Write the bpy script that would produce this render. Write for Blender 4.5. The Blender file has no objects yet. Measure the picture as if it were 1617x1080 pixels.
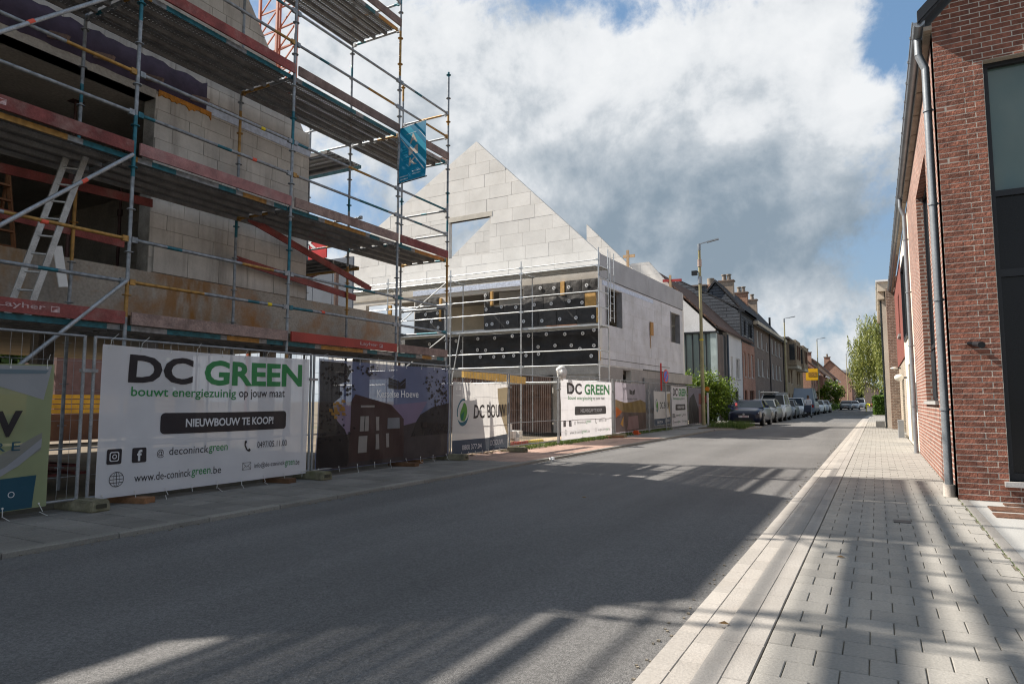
import bpy, bmesh, math, random
from math import sin, cos, pi, radians, sqrt, atan2
from mathutils import Vector, Matrix, noise
rng = random.Random(7)
C = bpy.context.scene.collection
sc = bpy.context.scene

# ------------------------------------------------------------------ camera, sky, sun, exposure
cam = bpy.data.cameras.new('camera'); camo = bpy.data.objects.new('camera', cam); C.objects.link(camo)
cam.sensor_width = 36; cam.lens = 36 * 1055 / 1617; cam.clip_end = 6000; cam.clip_start = 0.05
camo.location = (0, 0, 1.27)
camo.rotation_euler = (radians(90 + 5.0916), 0, radians(28.559))
sc.camera = camo
sc.view_settings.view_transform = 'Standard'; sc.view_settings.look = 'None'
sc.view_settings.exposure = 1.08; sc.view_settings.gamma = 1.0
sc.view_settings.use_curve_mapping = False
sc.cycles.pixel_filter_type = 'BLACKMAN_HARRIS'; sc.cycles.filter_width = 1.15
SUN = Vector((0.98, 0.20, -1.0)).normalized()      # the way sunlight travels
sl = bpy.data.lights.new('sun', 'SUN'); sl.energy = 5.0; sl.angle = radians(0.53); sl.color = (1.0, 0.92, 0.82)
slo = bpy.data.objects.new('sun', sl); C.objects.link(slo)
slo.rotation_euler = SUN.to_track_quat('-Z', 'Y').to_euler()
world = bpy.data.worlds.new('World'); sc.world = world; world.use_nodes = True

def build_world():
    nt = world.node_tree; nt.nodes.clear(); N = nt.nodes.new; L = nt.links.new
    out = N('ShaderNodeOutputWorld'); bg = N('ShaderNodeBackground'); bg.inputs[1].default_value = 0.072
    L(bg.outputs[0], out.inputs[0])
    sky = N('ShaderNodeTexSky'); sky.sky_type = 'NISHITA'; sky.sun_disc = False
    sky.sun_elevation = math.asin(-SUN.z); sky.sun_rotation = atan2(-SUN.x, -SUN.y)
    sky.altitude = 50; sky.air_density = 1.0; sky.dust_density = 1.2; sky.ozone_density = 1.5
    tc = N('ShaderNodeTexCoord'); D = tc.outputs['Generated']
    def math_(op, a, b=None, c=None, clamp=False):
        n = N('ShaderNodeMath'); n.operation = op; n.use_clamp = clamp
        for i, v in enumerate((a, b, c)):
            if v is None: continue
            if isinstance(v, (int, float)): n.inputs[i].default_value = v
            else: L(v, n.inputs[i])
        return n.outputs[0]
    def vm(op, a, b):
        n = N('ShaderNodeVectorMath'); n.operation = op; L(a, n.inputs[0])
        n.inputs[1].default_value = b
        return n
    # cloud sheet seen on a plane high above: flatten the direction so clouds shrink to the horizon
    sep = N('ShaderNodeSeparateXYZ'); L(D, sep.inputs[0])
    zc = math_('ADD', math_('MAXIMUM', sep.outputs[2], 0.0), 0.16)
    px = math_('DIVIDE', sep.outputs[0], zc); py = math_('DIVIDE', sep.outputs[1], zc)
    comb = N('ShaderNodeCombineXYZ'); L(px, comb.inputs[0]); L(py, comb.inputs[1])
    L(math_('MULTIPLY', sep.outputs[2], 2.2), comb.inputs[2])
    def fbm(vec, scale, det, rough, dist=0.0, off=(0, 0, 0)):
        a = vm('ADD', vec, off); n = N('ShaderNodeTexNoise'); L(a.outputs[0], n.inputs['Vector'])
        n.inputs['Scale'].default_value = scale; n.inputs['Detail'].default_value = det
        n.inputs['Roughness'].default_value = rough; n.inputs['Distortion'].default_value = dist
        return n.outputs['Fac']
    n1 = fbm(comb.outputs[0], 1.15, 9, 0.56, 0.25, (3.1, 1.7, 0.4))
    n2 = fbm(D, 3.2, 9, 0.60, 0.2, (0.3, 5.2, 1.1))
    n3 = fbm(D, 6.5, 10, 0.66, 0.35, (9.3, 2.2, 4.1)); n4 = fbm(D, 15.0, 8, 0.62, 0.3, (1.3, 7.2, 2.1))
    def pix(px_, py_):
        R = Matrix.Rotation(radians(28.559), 3, 'Z') @ Matrix.Rotation(radians(95.0916), 3, 'X')
        return (R @ Vector(((px_ - 808.5) / 1055, -(py_ - 540) / 1055, -1))).normalized()
    def lobe(p, r, w, zs=1.8):
        v = vm('SUBTRACT', D, p).outputs[0]
        v = vm('MULTIPLY', v, (1, 1, zs)).outputs[0]
        n = N('ShaderNodeVectorMath'); n.operation = 'LENGTH'; L(v, n.inputs[0])
        m = N('ShaderNodeMapRange'); m.interpolation_type = 'SMOOTHSTEP'; L(n.outputs['Value'], m.inputs[0])
        m.inputs[1].default_value = r; m.inputs[2].default_value = 0; m.inputs[3].default_value = 0; m.inputs[4].default_value = w
        return m.outputs[0]
    def total(base, lobes):
        for l in lobes: base = math_('ADD', base, l)
        return base
    def relief(scale, det, rough, off, d):
        a_ = fbm(D, scale, det, rough, .15, off); b_ = fbm(D, scale, det, rough, .15, tuple(o + q for o, q in zip(off, d)))
        return math_('SUBTRACT', b_, a_)
    up = (-.028, -.004, .034)
    cover = math_('MULTIPLY_ADD', n2, 1.5, math_('MULTIPLY_ADD', n3, 0.95, math_('MULTIPLY_ADD', n4, .55, -0.84)))
    cover = total(cover, [lobe(pix(850, 0), .20, -.22, 2.4), lobe(pix(1010, 30), .15, -.28, 2.2), lobe(pix(1415, 270), .19, -.42, .8), lobe(pix(1450, 5), .13, -.55, 1),
                          lobe(pix(1340, 400), .18, -.18, 2.0), lobe(pix(560, 330), .12, -.22, 1.6), lobe(pix(1050, 260), .55, .40), lobe(pix(800, 120), .42, .22),
                          lobe(pix(1345, 175), .10, .25, 1.4), lobe(pix(1120, 520), .5, -.20, 3.8), lobe(pix(1330, 560), .25, .16, 2.5), lobe(pix(1170, 365), .30, .42, 2.6), lobe(pix(980, 400), .25, .3, 2.4), lobe(pix(1290, 470), .14, .22, 2.2), lobe(pix(1200, 440), .10, .2, 2.4)])
    mask = N('ShaderNodeMapRange'); mask.interpolation_type = 'SMOOTHSTEP'; L(cover, mask.inputs[0])
    mask.inputs[1].default_value = .50; mask.inputs[2].default_value = .80
    # shading: slopes turned to the light are near white, bellies of the thick parts blue grey
    rl = math_('ADD', math_('MULTIPLY', relief(2.6, 9, .58, (0.3, 5.2, 1.1), up), 1.9), math_('MULTIPLY', relief(6.5, 10, .60, (9.3, 2.2, 4.1), tuple(q * .6 for q in up)), 1.35))
    sh = math_('ADD', math_('MULTIPLY_ADD', n2, .45, math_('MULTIPLY_ADD', n3, .30, -.03)), rl)
    sh = total(sh, [lobe(pix(1080, 330), .66, .28, 2.0), lobe(pix(1120, 400), .44, .30, 3.4), lobe(pix(1300, 370), .22, .14, 2.6), lobe(pix(1000, 190), .30, .10, 1.6),
                    lobe(pix(1170, 205), .085, -.40, 2.0), lobe(pix(1180, 40), .34, -.22, 2), lobe(pix(1350, 110), .16, -.25, 1.2), lobe(pix(1000, 110), .22, -.20, 1.6), lobe(pix(700, 90), .36, -.14), lobe(pix(1360, 200), .10, -.3, 1.2),
                    lobe(pix(1260, 500), .3, -.10, 3)])
    ramp = N('ShaderNodeValToRGB'); L(sh, ramp.inputs[0]); cr = ramp.color_ramp; cr.interpolation = 'B_SPLINE'
    cr.elements[0].position = 0.05; cr.elements[0].color = (.96, .98, 1.0, 1)
    cr.elements[1].position = 1.0; cr.elements[1].color = (.27, .35, .43, 1)
    for p, c in ((.30, (.86, .89, .92, 1)), (.46, (.64, .69, .74, 1)), (.66, (.48, .545, .61, 1)), (.84, (.35, .425, .50, 1))):
        e = cr.elements.new(p); e.color = c
    # sky colour lifted to the paler blue of a hazy summer day
    skm = N('ShaderNodeMix'); skm.data_type = 'RGBA'; skm.inputs[0].default_value = .5
    L(sky.outputs[0], skm.inputs[6]); skm.inputs[7].default_value = (1.25, 2.45, 4.0, 1)
    hz = N('ShaderNodeMapRange'); L(sep.outputs[2], hz.inputs[0]); hz.inputs[1].default_value = 0.0; hz.inputs[2].default_value = .34; hz.inputs[3].default_value = .75; hz.inputs[4].default_value = 0
    mh = N('ShaderNodeMix'); mh.data_type = 'RGBA'; L(hz.outputs[0], mh.inputs[0]); L(skm.outputs[2], mh.inputs[6]); mh.inputs[7].default_value = (2.5, 3.1, 3.6, 1)
    mx = N('ShaderNodeMix'); mx.data_type = 'RGBA'; L(mask.outputs[0], mx.inputs[0]); L(mh.outputs[2], mx.inputs[6]); L(vm('MULTIPLY', ramp.outputs[0], (6.1, 6.1, 6.1)).outputs[0], mx.inputs[7])
    L(mx.outputs[2], bg.inputs[0])
build_world()

# ------------------------------------------------------------------ materials
MATS = {}
def nodes_of(m):
    m.use_nodes = True; nt = m.node_tree
    return nt, nt.nodes.new, nt.links.new, nt.nodes['Principled BSDF']
def M(name, col, rough=.8, var=.15, scale=2.0, bump=.15, bscale=60, metal=0.0, rnd=0.0, spec=.4, fine=.08, stain=None, stain_amt=.5, stain_scale=.7, streak=False, coat=0):
    if name in MATS: return MATS[name]
    m = bpy.data.materials.new(name); nt, N, L, b = nodes_of(m); MATS[name] = m
    b.inputs['Roughness'].default_value = rough; b.inputs['Metallic'].default_value = metal
    b.inputs['Specular IOR Level'].default_value = spec; b.inputs['Coat Weight'].default_value = coat
    geo = N('ShaderNodeNewGeometry'); vec = geo.outputs['Position']
    def noi(s, d=4, v=vec, r=.55):
        n = N('ShaderNodeTexNoise'); L(v, n.inputs['Vector']); n.inputs['Scale'].default_value = s; n.inputs['Detail'].default_value = d; n.inputs['Roughness'].default_value = r
        return n.outputs['Fac']
    def mix(f, a, c2):
        x = N('ShaderNodeMix'); x.data_type = 'RGBA'
        for i, v in ((0, f), (6, a), (7, c2)):
            if hasattr(v, 'links'): L(v, x.inputs[i])
            else: x.inputs[i].default_value = v if i == 0 else (*v, 1)
        return x.outputs[2]
    def mr(f, a, b2, c, d):
        x = N('ShaderNodeMapRange'); L(f, x.inputs[0])
        for i, v in enumerate((a, b2, c, d)): x.inputs[i + 1].default_value = v
        return x.outputs[0]
    lo = tuple(max(0, c * (1 - var * 1.4)) for c in col); hi = tuple(min(1, c * (1 + var * 1.4)) for c in col)
    c = mix(mr(noi(scale), .28, .72, 0, 1), lo, hi)
    if fine:
        hsv = N('ShaderNodeHueSaturation'); L(c, hsv.inputs['Color']); L(mr(noi(bscale, 3), .3, .7, 1 - fine * 2, 1 + fine * 2), hsv.inputs['Value']); c = hsv.outputs[0]
    if rnd:
        oi = N('ShaderNodeObjectInfo'); hsv = N('ShaderNodeHueSaturation'); L(c, hsv.inputs['Color']); L(mr(oi.outputs['Random'], 0, 1, 1 - rnd, 1 + rnd), hsv.inputs['Value']); c = hsv.outputs[0]
    if stain:
        v2 = vec
        if streak:
            mp = N('ShaderNodeVectorMath'); mp.operation = 'MULTIPLY'; L(vec, mp.inputs[0]); mp.inputs[1].default_value = (6, 6, .5); v2 = mp.outputs[0]
        c = mix(mr(noi(stain_scale, 6, v2, .65), .5, .72, 0, stain_amt), c, stain)
    L(c, b.inputs['Base Color'])
    if bump:
        bp = N('ShaderNodeBump'); bp.inputs['Strength'].default_value = bump; bp.inputs['Distance'].default_value = .02
        L(noi(bscale, 5), bp.inputs['Height']); L(bp.outputs[0], b.inputs['Normal'])
    return m
def flat(name, col, rough=.7):
    return M(name, col, rough, var=.05, bump=0, fine=0.02)

def banded(name, axis, freq):
    """galvanised tube with runs of teal and ochre paint along its length"""
    if name in MATS: return MATS[name]
    m = bpy.data.materials.new(name); nt, N, L, b = nodes_of(m); MATS[name] = m
    b.inputs['Roughness'].default_value = .5; b.inputs['Metallic'].default_value = .35
    geo = N('ShaderNodeNewGeometry'); sep = N('ShaderNodeSeparateXYZ'); L(geo.outputs['Position'], sep.inputs[0])
    oi = N('ShaderNodeObjectInfo'); a = N('ShaderNodeMath'); a.operation = 'MULTIPLY_ADD'
    L(sep.outputs[axis], a.inputs[0]); a.inputs[1].default_value = freq
    r = N('ShaderNodeMath'); r.operation = 'MULTIPLY'; L(oi.outputs['Random'], r.inputs[0]); r.inputs[1].default_value = 37
    L(r.outputs[0], a.inputs[2])
    n = N('ShaderNodeTexNoise'); n.noise_dimensions = '1D'; L(a.outputs[0], n.inputs['W']); n.inputs['Scale'].default_value = 1; n.inputs['Detail'].default_value = 0
    rp = N('ShaderNodeValToRGB'); L(n.outputs[0], rp.inputs[0]); cr = rp.color_ramp; cr.interpolation = 'CONSTANT'
    cr.elements[0].position = 0; cr.elements[0].color = (.34, .19, .05, 1); cr.elements[1].position = .30; cr.elements[1].color = (.24, .26, .28, 1)
    e = cr.elements.new(.62); e.color = (.02, .13, .17, 1); e = cr.elements.new(.72); e.color = (.22, .24, .26, 1)
    if freq > .7:
        cr.elements[1].position = .42; cr.elements[2].position = .5
    nn = N('ShaderNodeTexNoise'); L(geo.outputs['Position'], nn.inputs['Vector']); nn.inputs['Scale'].default_value = 14; nn.inputs['Detail'].default_value = 6
    mr = N('ShaderNodeMapRange'); L(nn.outputs[0], mr.inputs[0]); mr.inputs[1].default_value = .3; mr.inputs[2].default_value = .7; mr.inputs[3].default_value = .6; mr.inputs[4].default_value = 1.3
    h = N('ShaderNodeHueSaturation'); L(rp.outputs[0], h.inputs['Color']); L(mr.outputs[0], h.inputs['Value']); L(h.outputs[0], b.inputs['Base Color'])
    return m

def perforated():
    m = bpy.data.materials.new('perforated_steel'); nt, N, L, b = nodes_of(m); MATS['perforated_steel'] = m
    b.inputs['Base Color'].default_value = (.17, .165, .16, 1); b.inputs['Metallic'].default_value = .3; b.inputs['Roughness'].default_value = .6
    geo = N('ShaderNodeNewGeometry'); sp = N('ShaderNodeSeparateXYZ'); L(geo.outputs['Position'], sp.inputs[0])
    def mt(op, a, b_=None):
        n = N('ShaderNodeMath'); n.operation = op
        for i, v in enumerate((a, b_)):
            if v is None: continue
            if isinstance(v, (int, float)): n.inputs[i].default_value = v
            else: L(v, n.inputs[i])
        return n.outputs[0]
    ix = mt('SUBTRACT', mt('FRACT', mt('MULTIPLY', sp.outputs[0], 21)), .5); iy = mt('SUBTRACT', mt('FRACT', mt('MULTIPLY', sp.outputs[1], 17)), .5)
    d = mt('ADD', mt('MULTIPLY', ix, ix), mt('MULTIPLY', iy, iy))
    hole = mt('LESS_THAN', d, .055)
    tr = N('ShaderNodeBsdfTransparent'); mx = N('ShaderNodeMixShader'); L(hole, mx.inputs[0]); L(b.outputs[0], mx.inputs[1]); L(tr.outputs[0], mx.inputs[2])
    L(mx.outputs[0], nt.nodes['Material Output'].inputs[0])
    return m

def cloth(name, col, see=.10, trans=.35, var=.06):
    """woven mesh banner: lets a little of what is behind through"""
    if name in MATS: return MATS[name]
    m = bpy.data.materials.new(name); nt, N, L, b = nodes_of(m); MATS[name] = m
    geo = N('ShaderNodeNewGeometry'); n = N('ShaderNodeTexNoise'); L(geo.outputs['Position'], n.inputs['Vector']); n.inputs['Scale'].default_value = 2.5; n.inputs['Detail'].default_value = 5
    mx = N('ShaderNodeMix'); mx.data_type = 'RGBA'; L(n.outputs[0], mx.inputs[0])
    mx.inputs[6].default_value = (*[c * (1 - var * 2) for c in col], 1); mx.inputs[7].default_value = (*[min(1, c * (1 + var * 2)) for c in col], 1)
    L(mx.outputs[2], b.inputs['Base Color']); b.inputs['Roughness'].default_value = .55; b.inputs['Specular IOR Level'].default_value = .3
    t = N('ShaderNodeBsdfTranslucent'); L(mx.outputs[2], t.inputs[0]); s = N('ShaderNodeMixShader'); s.inputs[0].default_value = trans
    L(b.outputs[0], s.inputs[1]); L(t.outputs[0], s.inputs[2])
    tp = N('ShaderNodeBsdfTransparent'); s2 = N('ShaderNodeMixShader'); s2.inputs[0].default_value = see
    L(s.outputs[0], s2.inputs[1]); L(tp.outputs[0], s2.inputs[2]); L(s2.outputs[0], nt.nodes['Material Output'].inputs[0])
    return m

def brickmat(name, c1, c2, mortar, axis='y', course=.0723, length=.22, rnd=.0, bump=.5, ms=.012):
    """brickwork in the material for walls that recede; u runs along the wall"""
    if name in MATS: return MATS[name]
    m = bpy.data.materials.new(name); nt, N, L, b = nodes_of(m); MATS[name] = m
    b.inputs['Roughness'].default_value = .85; b.inputs['Specular IOR Level'].default_value = .25
    geo = N('ShaderNodeNewGeometry'); sp = N('ShaderNodeSeparateXYZ'); L(geo.outputs['Position'], sp.inputs[0])
    # use x+y as run so that both faces of a corner carry brickwork
    ad = N('ShaderNodeMath'); ad.operation = 'ADD'; L(sp.outputs[0], ad.inputs[0]); L(sp.outputs[1], ad.inputs[1])
    cb = N('ShaderNodeCombineXYZ'); L(ad.outputs[0], cb.inputs[0]); L(sp.outputs[2], cb.inputs[1])
    br = N('ShaderNodeTexBrick'); L(cb.outputs[0], br.inputs['Vector']); br.inputs['Scale'].default_value = 1
    br.inputs['Brick Width'].default_value = length; br.inputs['Row Height'].default_value = course; br.inputs['Mortar Size'].default_value = ms; br.inputs['Mortar Smooth'].default_value = .1
    br.inputs['Color1'].default_value = (*c1, 1); br.inputs['Color2'].default_value = (*c2, 1); br.inputs['Mortar'].default_value = (*mortar, 1); br.inputs['Bias'].default_value = -.1
    n = N('ShaderNodeTexNoise'); L(geo.outputs['Position'], n.inputs['Vector']); n.inputs['Scale'].default_value = 9; n.inputs['Detail'].default_value = 8
    mr = N('ShaderNodeMapRange'); L(n.outputs[0], mr.inputs[0]); mr.inputs[1].default_value = .3; mr.inputs[2].default_value = .7; mr.inputs[3].default_value = .7; mr.inputs[4].default_value = 1.25
    n4 = N('ShaderNodeTexNoise'); L(geo.outputs['Position'], n4.inputs['Vector']); n4.inputs['Scale'].default_value = .7; n4.inputs['Detail'].default_value = 4
    mr4 = N('ShaderNodeMapRange'); L(n4.outputs[0], mr4.inputs[0]); mr4.inputs[1].default_value = .3; mr4.inputs[2].default_value = .7; mr4.inputs[3].default_value = .85; mr4.inputs[4].default_value = 1.12
    mm = N('ShaderNodeMath'); mm.operation = 'MULTIPLY'; L(mr.outputs[0], mm.inputs[0]); L(mr4.outputs[0], mm.inputs[1])
    h = N('ShaderNodeHueSaturation'); L(br.outputs['Color'], h.inputs['Color']); L(mm.outputs[0], h.inputs['Value']); L(h.outputs[0], b.inputs['Base Color'])
    bp = N('ShaderNodeBump'); bp.inputs['Strength'].default_value = bump; bp.inputs['Distance'].default_value = .012; bp.invert = True
    ma = N('ShaderNodeMath'); ma.operation = 'MULTIPLY_ADD'; L(n.outputs[0], ma.inputs[0]); ma.inputs[1].default_value = -.5; L(br.outputs['Fac'], ma.inputs[2])
    L(ma.outputs[0], bp.inputs['Height']); L(bp.outputs[0], b.inputs['Normal'])
    return m

def foliage(name, c1, c2, trans=.3):
    if name in MATS: return MATS[name]
    m = bpy.data.materials.new(name); nt, N, L, b = nodes_of(m); MATS[name] = m
    geo = N('ShaderNodeNewGeometry'); n = N('ShaderNodeTexNoise'); L(geo.outputs['Position'], n.inputs['Vector']); n.inputs['Scale'].default_value = 2.2; n.inputs['Detail'].default_value = 3
    ad = N('ShaderNodeMath'); ad.operation = 'MULTIPLY_ADD'; L(geo.outputs['Random Per Island'], ad.inputs[0]); ad.inputs[1].default_value = .8; L(n.outputs[0], ad.inputs[2])
    mr = N('ShaderNodeMapRange'); L(ad.outputs[0], mr.inputs[0]); mr.inputs[1].default_value = .4; mr.inputs[2].default_value = 1.3
    mx = N('ShaderNodeMix'); mx.data_type = 'RGBA'; L(mr.outputs[0], mx.inputs[0]); mx.inputs[6].default_value = (*c1, 1); mx.inputs[7].default_value = (*c2, 1)
    L(mx.outputs[2], b.inputs['Base Color']); b.inputs['Roughness'].default_value = .45; b.inputs['Specular IOR Level'].default_value = .4
    t = N('ShaderNodeBsdfTranslucent'); L(mx.outputs[2], t.inputs[0]); s = N('ShaderNodeMixShader'); s.inputs[0].default_value = trans
    L(b.outputs[0], s.inputs[1]); L(t.outputs[0], s.inputs[2]); L(s.outputs[0], nt.nodes['Material Output'].inputs[0])
    return m

def glass(name, col=(.02, .025, .03), rough=.06):
    m = M(name, col, rough, var=.1, bump=0, fine=0, spec=.9)
    return m

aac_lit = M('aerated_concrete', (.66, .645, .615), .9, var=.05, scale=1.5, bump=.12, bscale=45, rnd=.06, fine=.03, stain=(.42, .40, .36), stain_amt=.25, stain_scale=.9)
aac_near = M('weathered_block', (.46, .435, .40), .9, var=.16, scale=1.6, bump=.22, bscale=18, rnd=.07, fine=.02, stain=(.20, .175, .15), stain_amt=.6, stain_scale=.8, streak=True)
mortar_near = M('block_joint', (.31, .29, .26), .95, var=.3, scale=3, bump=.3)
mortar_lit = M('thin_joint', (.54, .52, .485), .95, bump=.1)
concrete = M('concrete', (.36, .345, .32), .85, var=.14, scale=1.3, bump=.2, bscale=25, stain=(.22, .20, .17), stain_amt=.5)
rusty_concrete = M('rusty_concrete', (.33, .30, .26), .85, var=.12, scale=1.3, bump=.2, bscale=25, stain=(.30, .13, .03), stain_amt=1.0, stain_scale=1.0, streak=False)
def rust_patch(m, yc, half, col):      # a rust stain with its own place on the slab edge, ragged by noise
    nt = m.node_tree; N = nt.nodes.new; L = nt.links.new; b = nt.nodes['Principled BSDF']; src = b.inputs['Base Color'].links[0].from_socket
    geo = N('ShaderNodeNewGeometry'); sp = N('ShaderNodeSeparateXYZ'); L(geo.outputs['Position'], sp.inputs[0])
    a = N('ShaderNodeMath'); a.operation = 'SUBTRACT'; L(sp.outputs[1], a.inputs[0]); a.inputs[1].default_value = yc
    a2 = N('ShaderNodeMath'); a2.operation = 'ABSOLUTE'; L(a.outputs[0], a2.inputs[0])
    r = N('ShaderNodeMapRange'); r.interpolation_type = 'SMOOTHSTEP'; L(a2.outputs[0], r.inputs[0]); r.inputs[1].default_value = half; r.inputs[2].default_value = 0; r.inputs[3].default_value = 0; r.inputs[4].default_value = 1
    n = N('ShaderNodeTexNoise'); v = N('ShaderNodeVectorMath'); v.operation = 'MULTIPLY'; L(geo.outputs['Position'], v.inputs[0]); v.inputs[1].default_value = (1, 3.5, 1.2); L(v.outputs[0], n.inputs['Vector']); n.inputs['Scale'].default_value = 1.6; n.inputs['Detail'].default_value = 6
    r2 = N('ShaderNodeMapRange'); L(n.outputs[0], r2.inputs[0]); r2.inputs[1].default_value = .32; r2.inputs[2].default_value = .62
    m_ = N('ShaderNodeMath'); m_.operation = 'MULTIPLY'; L(r.outputs[0], m_.inputs[0]); L(r2.outputs[0], m_.inputs[1])
    x = N('ShaderNodeMix'); x.data_type = 'RGBA'; L(m_.outputs[0], x.inputs[0]); L(src, x.inputs[6]); x.inputs[7].default_value = (*col, 1); L(x.outputs[2], b.inputs['Base Color'])
rust_patch(rusty_concrete, 7.3, 1.25, (.26, .125, .035)); rust_patch(rusty_concrete, 4.6, .35, (.28, .15, .05))
dark_concrete = M('dark_concrete', (.20, .185, .17), .9, var=.15, scale=1.2, bump=.15, bscale=20)
steel = M('galvanised_steel', (.30, .32, .34), .45, var=.2, scale=6, bump=.05, metal=.5, fine=.1)
bright_steel = M('new_galvanised_steel', (.50, .52, .53), .38, var=.12, scale=6, bump=.03, metal=.6, fine=.06)
deck_side = M('deck_steel', (.17, .17, .17), .6, var=.25, scale=5, bump=.1, metal=.3)
wood_red = M('red_stained_board', (.20, .050, .045), .75, var=.25, scale=4, bump=.3, bscale=40, rnd=.25, stain=(.26, .17, .15), stain_amt=.7, stain_scale=2.5)
wood_grey = M('weathered_board', (.22, .155, .135), .85, var=.22, scale=5, bump=.35, bscale=40, rnd=.2, stain=(.10, .06, .05), stain_amt=.7, stain_scale=3)
wood_new = M('new_timber', (.42, .29, .17), .75, var=.15, scale=6, bump=.2, bscale=50)
wood_yellow = M('yellow_formwork', (.75, .42, .04), .6, var=.15, scale=4, bump=.1)
black_wool = M('black_faced_insulation', (.040, .038, .037), .6, var=.35, scale=4, bump=1.0, bscale=7, rnd=.35, spec=.5)
foil_black = M('black_membrane', (.018, .018, .02), .42, var=.3, scale=2, bump=.8, bscale=5)
membrane_purple = M('damp_proof_membrane', (.045, .032, .06), .6, var=.2, scale=4, bump=.3, bscale=12)
foil_white = M('silver_foil_strip', (.50, .56, .68), .5, var=.1, scale=8, bump=.4, bscale=14)
foam = M('expanding_foam', (.45, .19, .03), .8, var=.2, scale=9, bump=.6, bscale=20)
white_plastic = flat('white_plastic', (.75, .76, .76), .5)
black_plastic = flat('black_plastic', (.015, .015, .016), .5)
rubber = flat('tyre_rubber', (.02, .02, .02), .9)
stone_foot = M('weathered_concrete_foot', (.17, .155, .105), .95, var=.25, scale=7, bump=.5, bscale=25, stain=(.09, .10, .04), stain_amt=.6, stain_scale=4)
zinc = M('zinc_pipe', (.27, .29, .31), .42, var=.12, scale=3, bump=.04, metal=.55)
bluestone = M('blue_limestone', (.30, .30, .29), .75, var=.1, scale=6, bump=.1)
anth = M('anthracite_metal', (.014, .016, .020), .45, var=.1, bump=0, spec=.35)
perforated()
band_z = banded('painted_tube_upright', 2, .55); band_y = banded('painted_tube_along', 1, .42); band_x = banded('painted_tube_across', 0, .6); band_deck = banded('painted_deck_edge', 1, .72)

# ------------------------------------------------------------------ building helpers
class MB:
    def __init__(s): s.v = []; s.f = []; s.m = []; s.smooth = []
    def add(s, vs, fs, mi=0, sm=False):
        n = len(s.v); s.v += [tuple(v) for v in vs]
        for f in fs: s.f.append([n + i for i in f]); s.m.append(mi); s.smooth.append(sm)
        return s
    def box(s, x0, x1, y0, y1, z0, z1, mi=0):
        if x1 < x0: x0, x1 = x1, x0
        if y1 < y0: y0, y1 = y1, y0
        if z1 < z0: z0, z1 = z1, z0
        vs = [(x, y, z) for z in (z0, z1) for y in (y0, y1) for x in (x0, x1)]
        return s.add(vs, [(0, 2, 3, 1), (4, 5, 7, 6), (0, 1, 5, 4), (2, 6, 7, 3), (0, 4, 6, 2), (1, 3, 7, 5)], mi)
    def bar(s, a, b, w, h, mi=0, up=(0, 0, 1)):
        """rectangular bar from a to b, w across, h along up"""
        a = Vector(a); b = Vector(b); d = (b - a).normalized(); u = Vector(up)
        sd = d.cross(u)
        if sd.length < 1e-4: sd = d.cross(Vector((1, 0, 0)))
        sd.normalize(); u = sd.cross(d).normalized()
        vs = [p + sd * (i * w / 2) + u * (j * h / 2) for p in (a, b) for j in (-1, 1) for i in (-1, 1)]
        return s.add(vs, [(0, 2, 3, 1), (4, 5, 7, 6), (0, 1, 5, 4), (2, 6, 7, 3), (0, 4, 6, 2), (1, 3, 7, 5)], mi)
    def tube(s, a, b, r, n=8, mi=0, r2=None, cap=True):
        a = Vector(a); b = Vector(b); d = (b - a).normalized(); r2 = r if r2 is None else r2
        u = d.orthogonal().normalized(); w = d.cross(u)
        vs = [p + (u * cos(2 * pi * k / n) + w * sin(2 * pi * k / n)) * rr for p, rr in ((a, r), (b, r2)) for k in range(n)]
        fs = [(k, (k + 1) % n, n + (k + 1) % n, n + k) for k in range(n)]
        s.add(vs, fs, mi, True)
        if cap: s.add(vs, [tuple(range(n - 1, -1, -1)), tuple(range(n, 2 * n))], mi)
        return s
    def path(s, pts, r, n=6, mi=0):
        for a, b in zip(pts[:-1], pts[1:]): s.tube(a, b, r, n, mi)
        return s
    def prism(s, poly, n, mi=0):
        """poly: list of 3d points in one plane (counter-clockwise seen from +n), extruded along -n"""
        n = Vector(n); P = [Vector(p) for p in poly]; k = len(P)
        vs = P + [p - n for p in P]
        s.add(vs, [tuple(range(k)), tuple(range(2 * k - 1, k - 1, -1))] + [(i, k + i, k + (i + 1) % k, (i + 1) % k) for i in range(k)], mi)
        return s
    def disc(s, c, nrm, r, t=.004, n=14, mi=0):
        nrm = Vector(nrm).normalized(); return s.tube(Vector(c) - nrm * t, Vector(c) + nrm * t, r, n, mi)
    def build(s, name, mats, parent=None, world=True):
        me = bpy.data.meshes.new(name)
        vs = s.v
        if parent is not None and world:
            mi = wm(parent).inverted(); vs = [mi @ Vector(v) for v in s.v]
        me.from_pydata(vs, [], s.f)
        if not isinstance(mats, (list, tuple)): mats = [mats]
        for m in mats: me.materials.append(m)
        if len(mats) > 1: me.polygons.foreach_set('material_index', s.m)
        if any(s.smooth): me.polygons.foreach_set('use_smooth', s.smooth)
        me.update()
        o = bpy.data.objects.new(name, me); C.objects.link(o); o.parent = parent
        return o
def wm(o):
    m = Matrix.Identity(4)
    while o is not None: m = Matrix.LocRotScale(o.location, o.rotation_euler, o.scale) @ m; o = o.parent
    return m
def thing(name, label, cat, loc=(0, 0, 0), rotz=0, group=None):
    o = bpy.data.objects.new(name, None); C.objects.link(o); o.empty_display_size = .2
    o.location = loc; o.rotation_euler = (0, 0, rotz); o['label'] = label; o['category'] = cat
    if group: o['group'] = group
    return o
def tag(o, label, cat, group=None):
    o['label'] = label; o['category'] = cat
    if group: o['group'] = group
    return o
def struct(o): o['kind'] = 'structure'; return o
def stuff(o): o['kind'] = 'stuff'; return o
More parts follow.
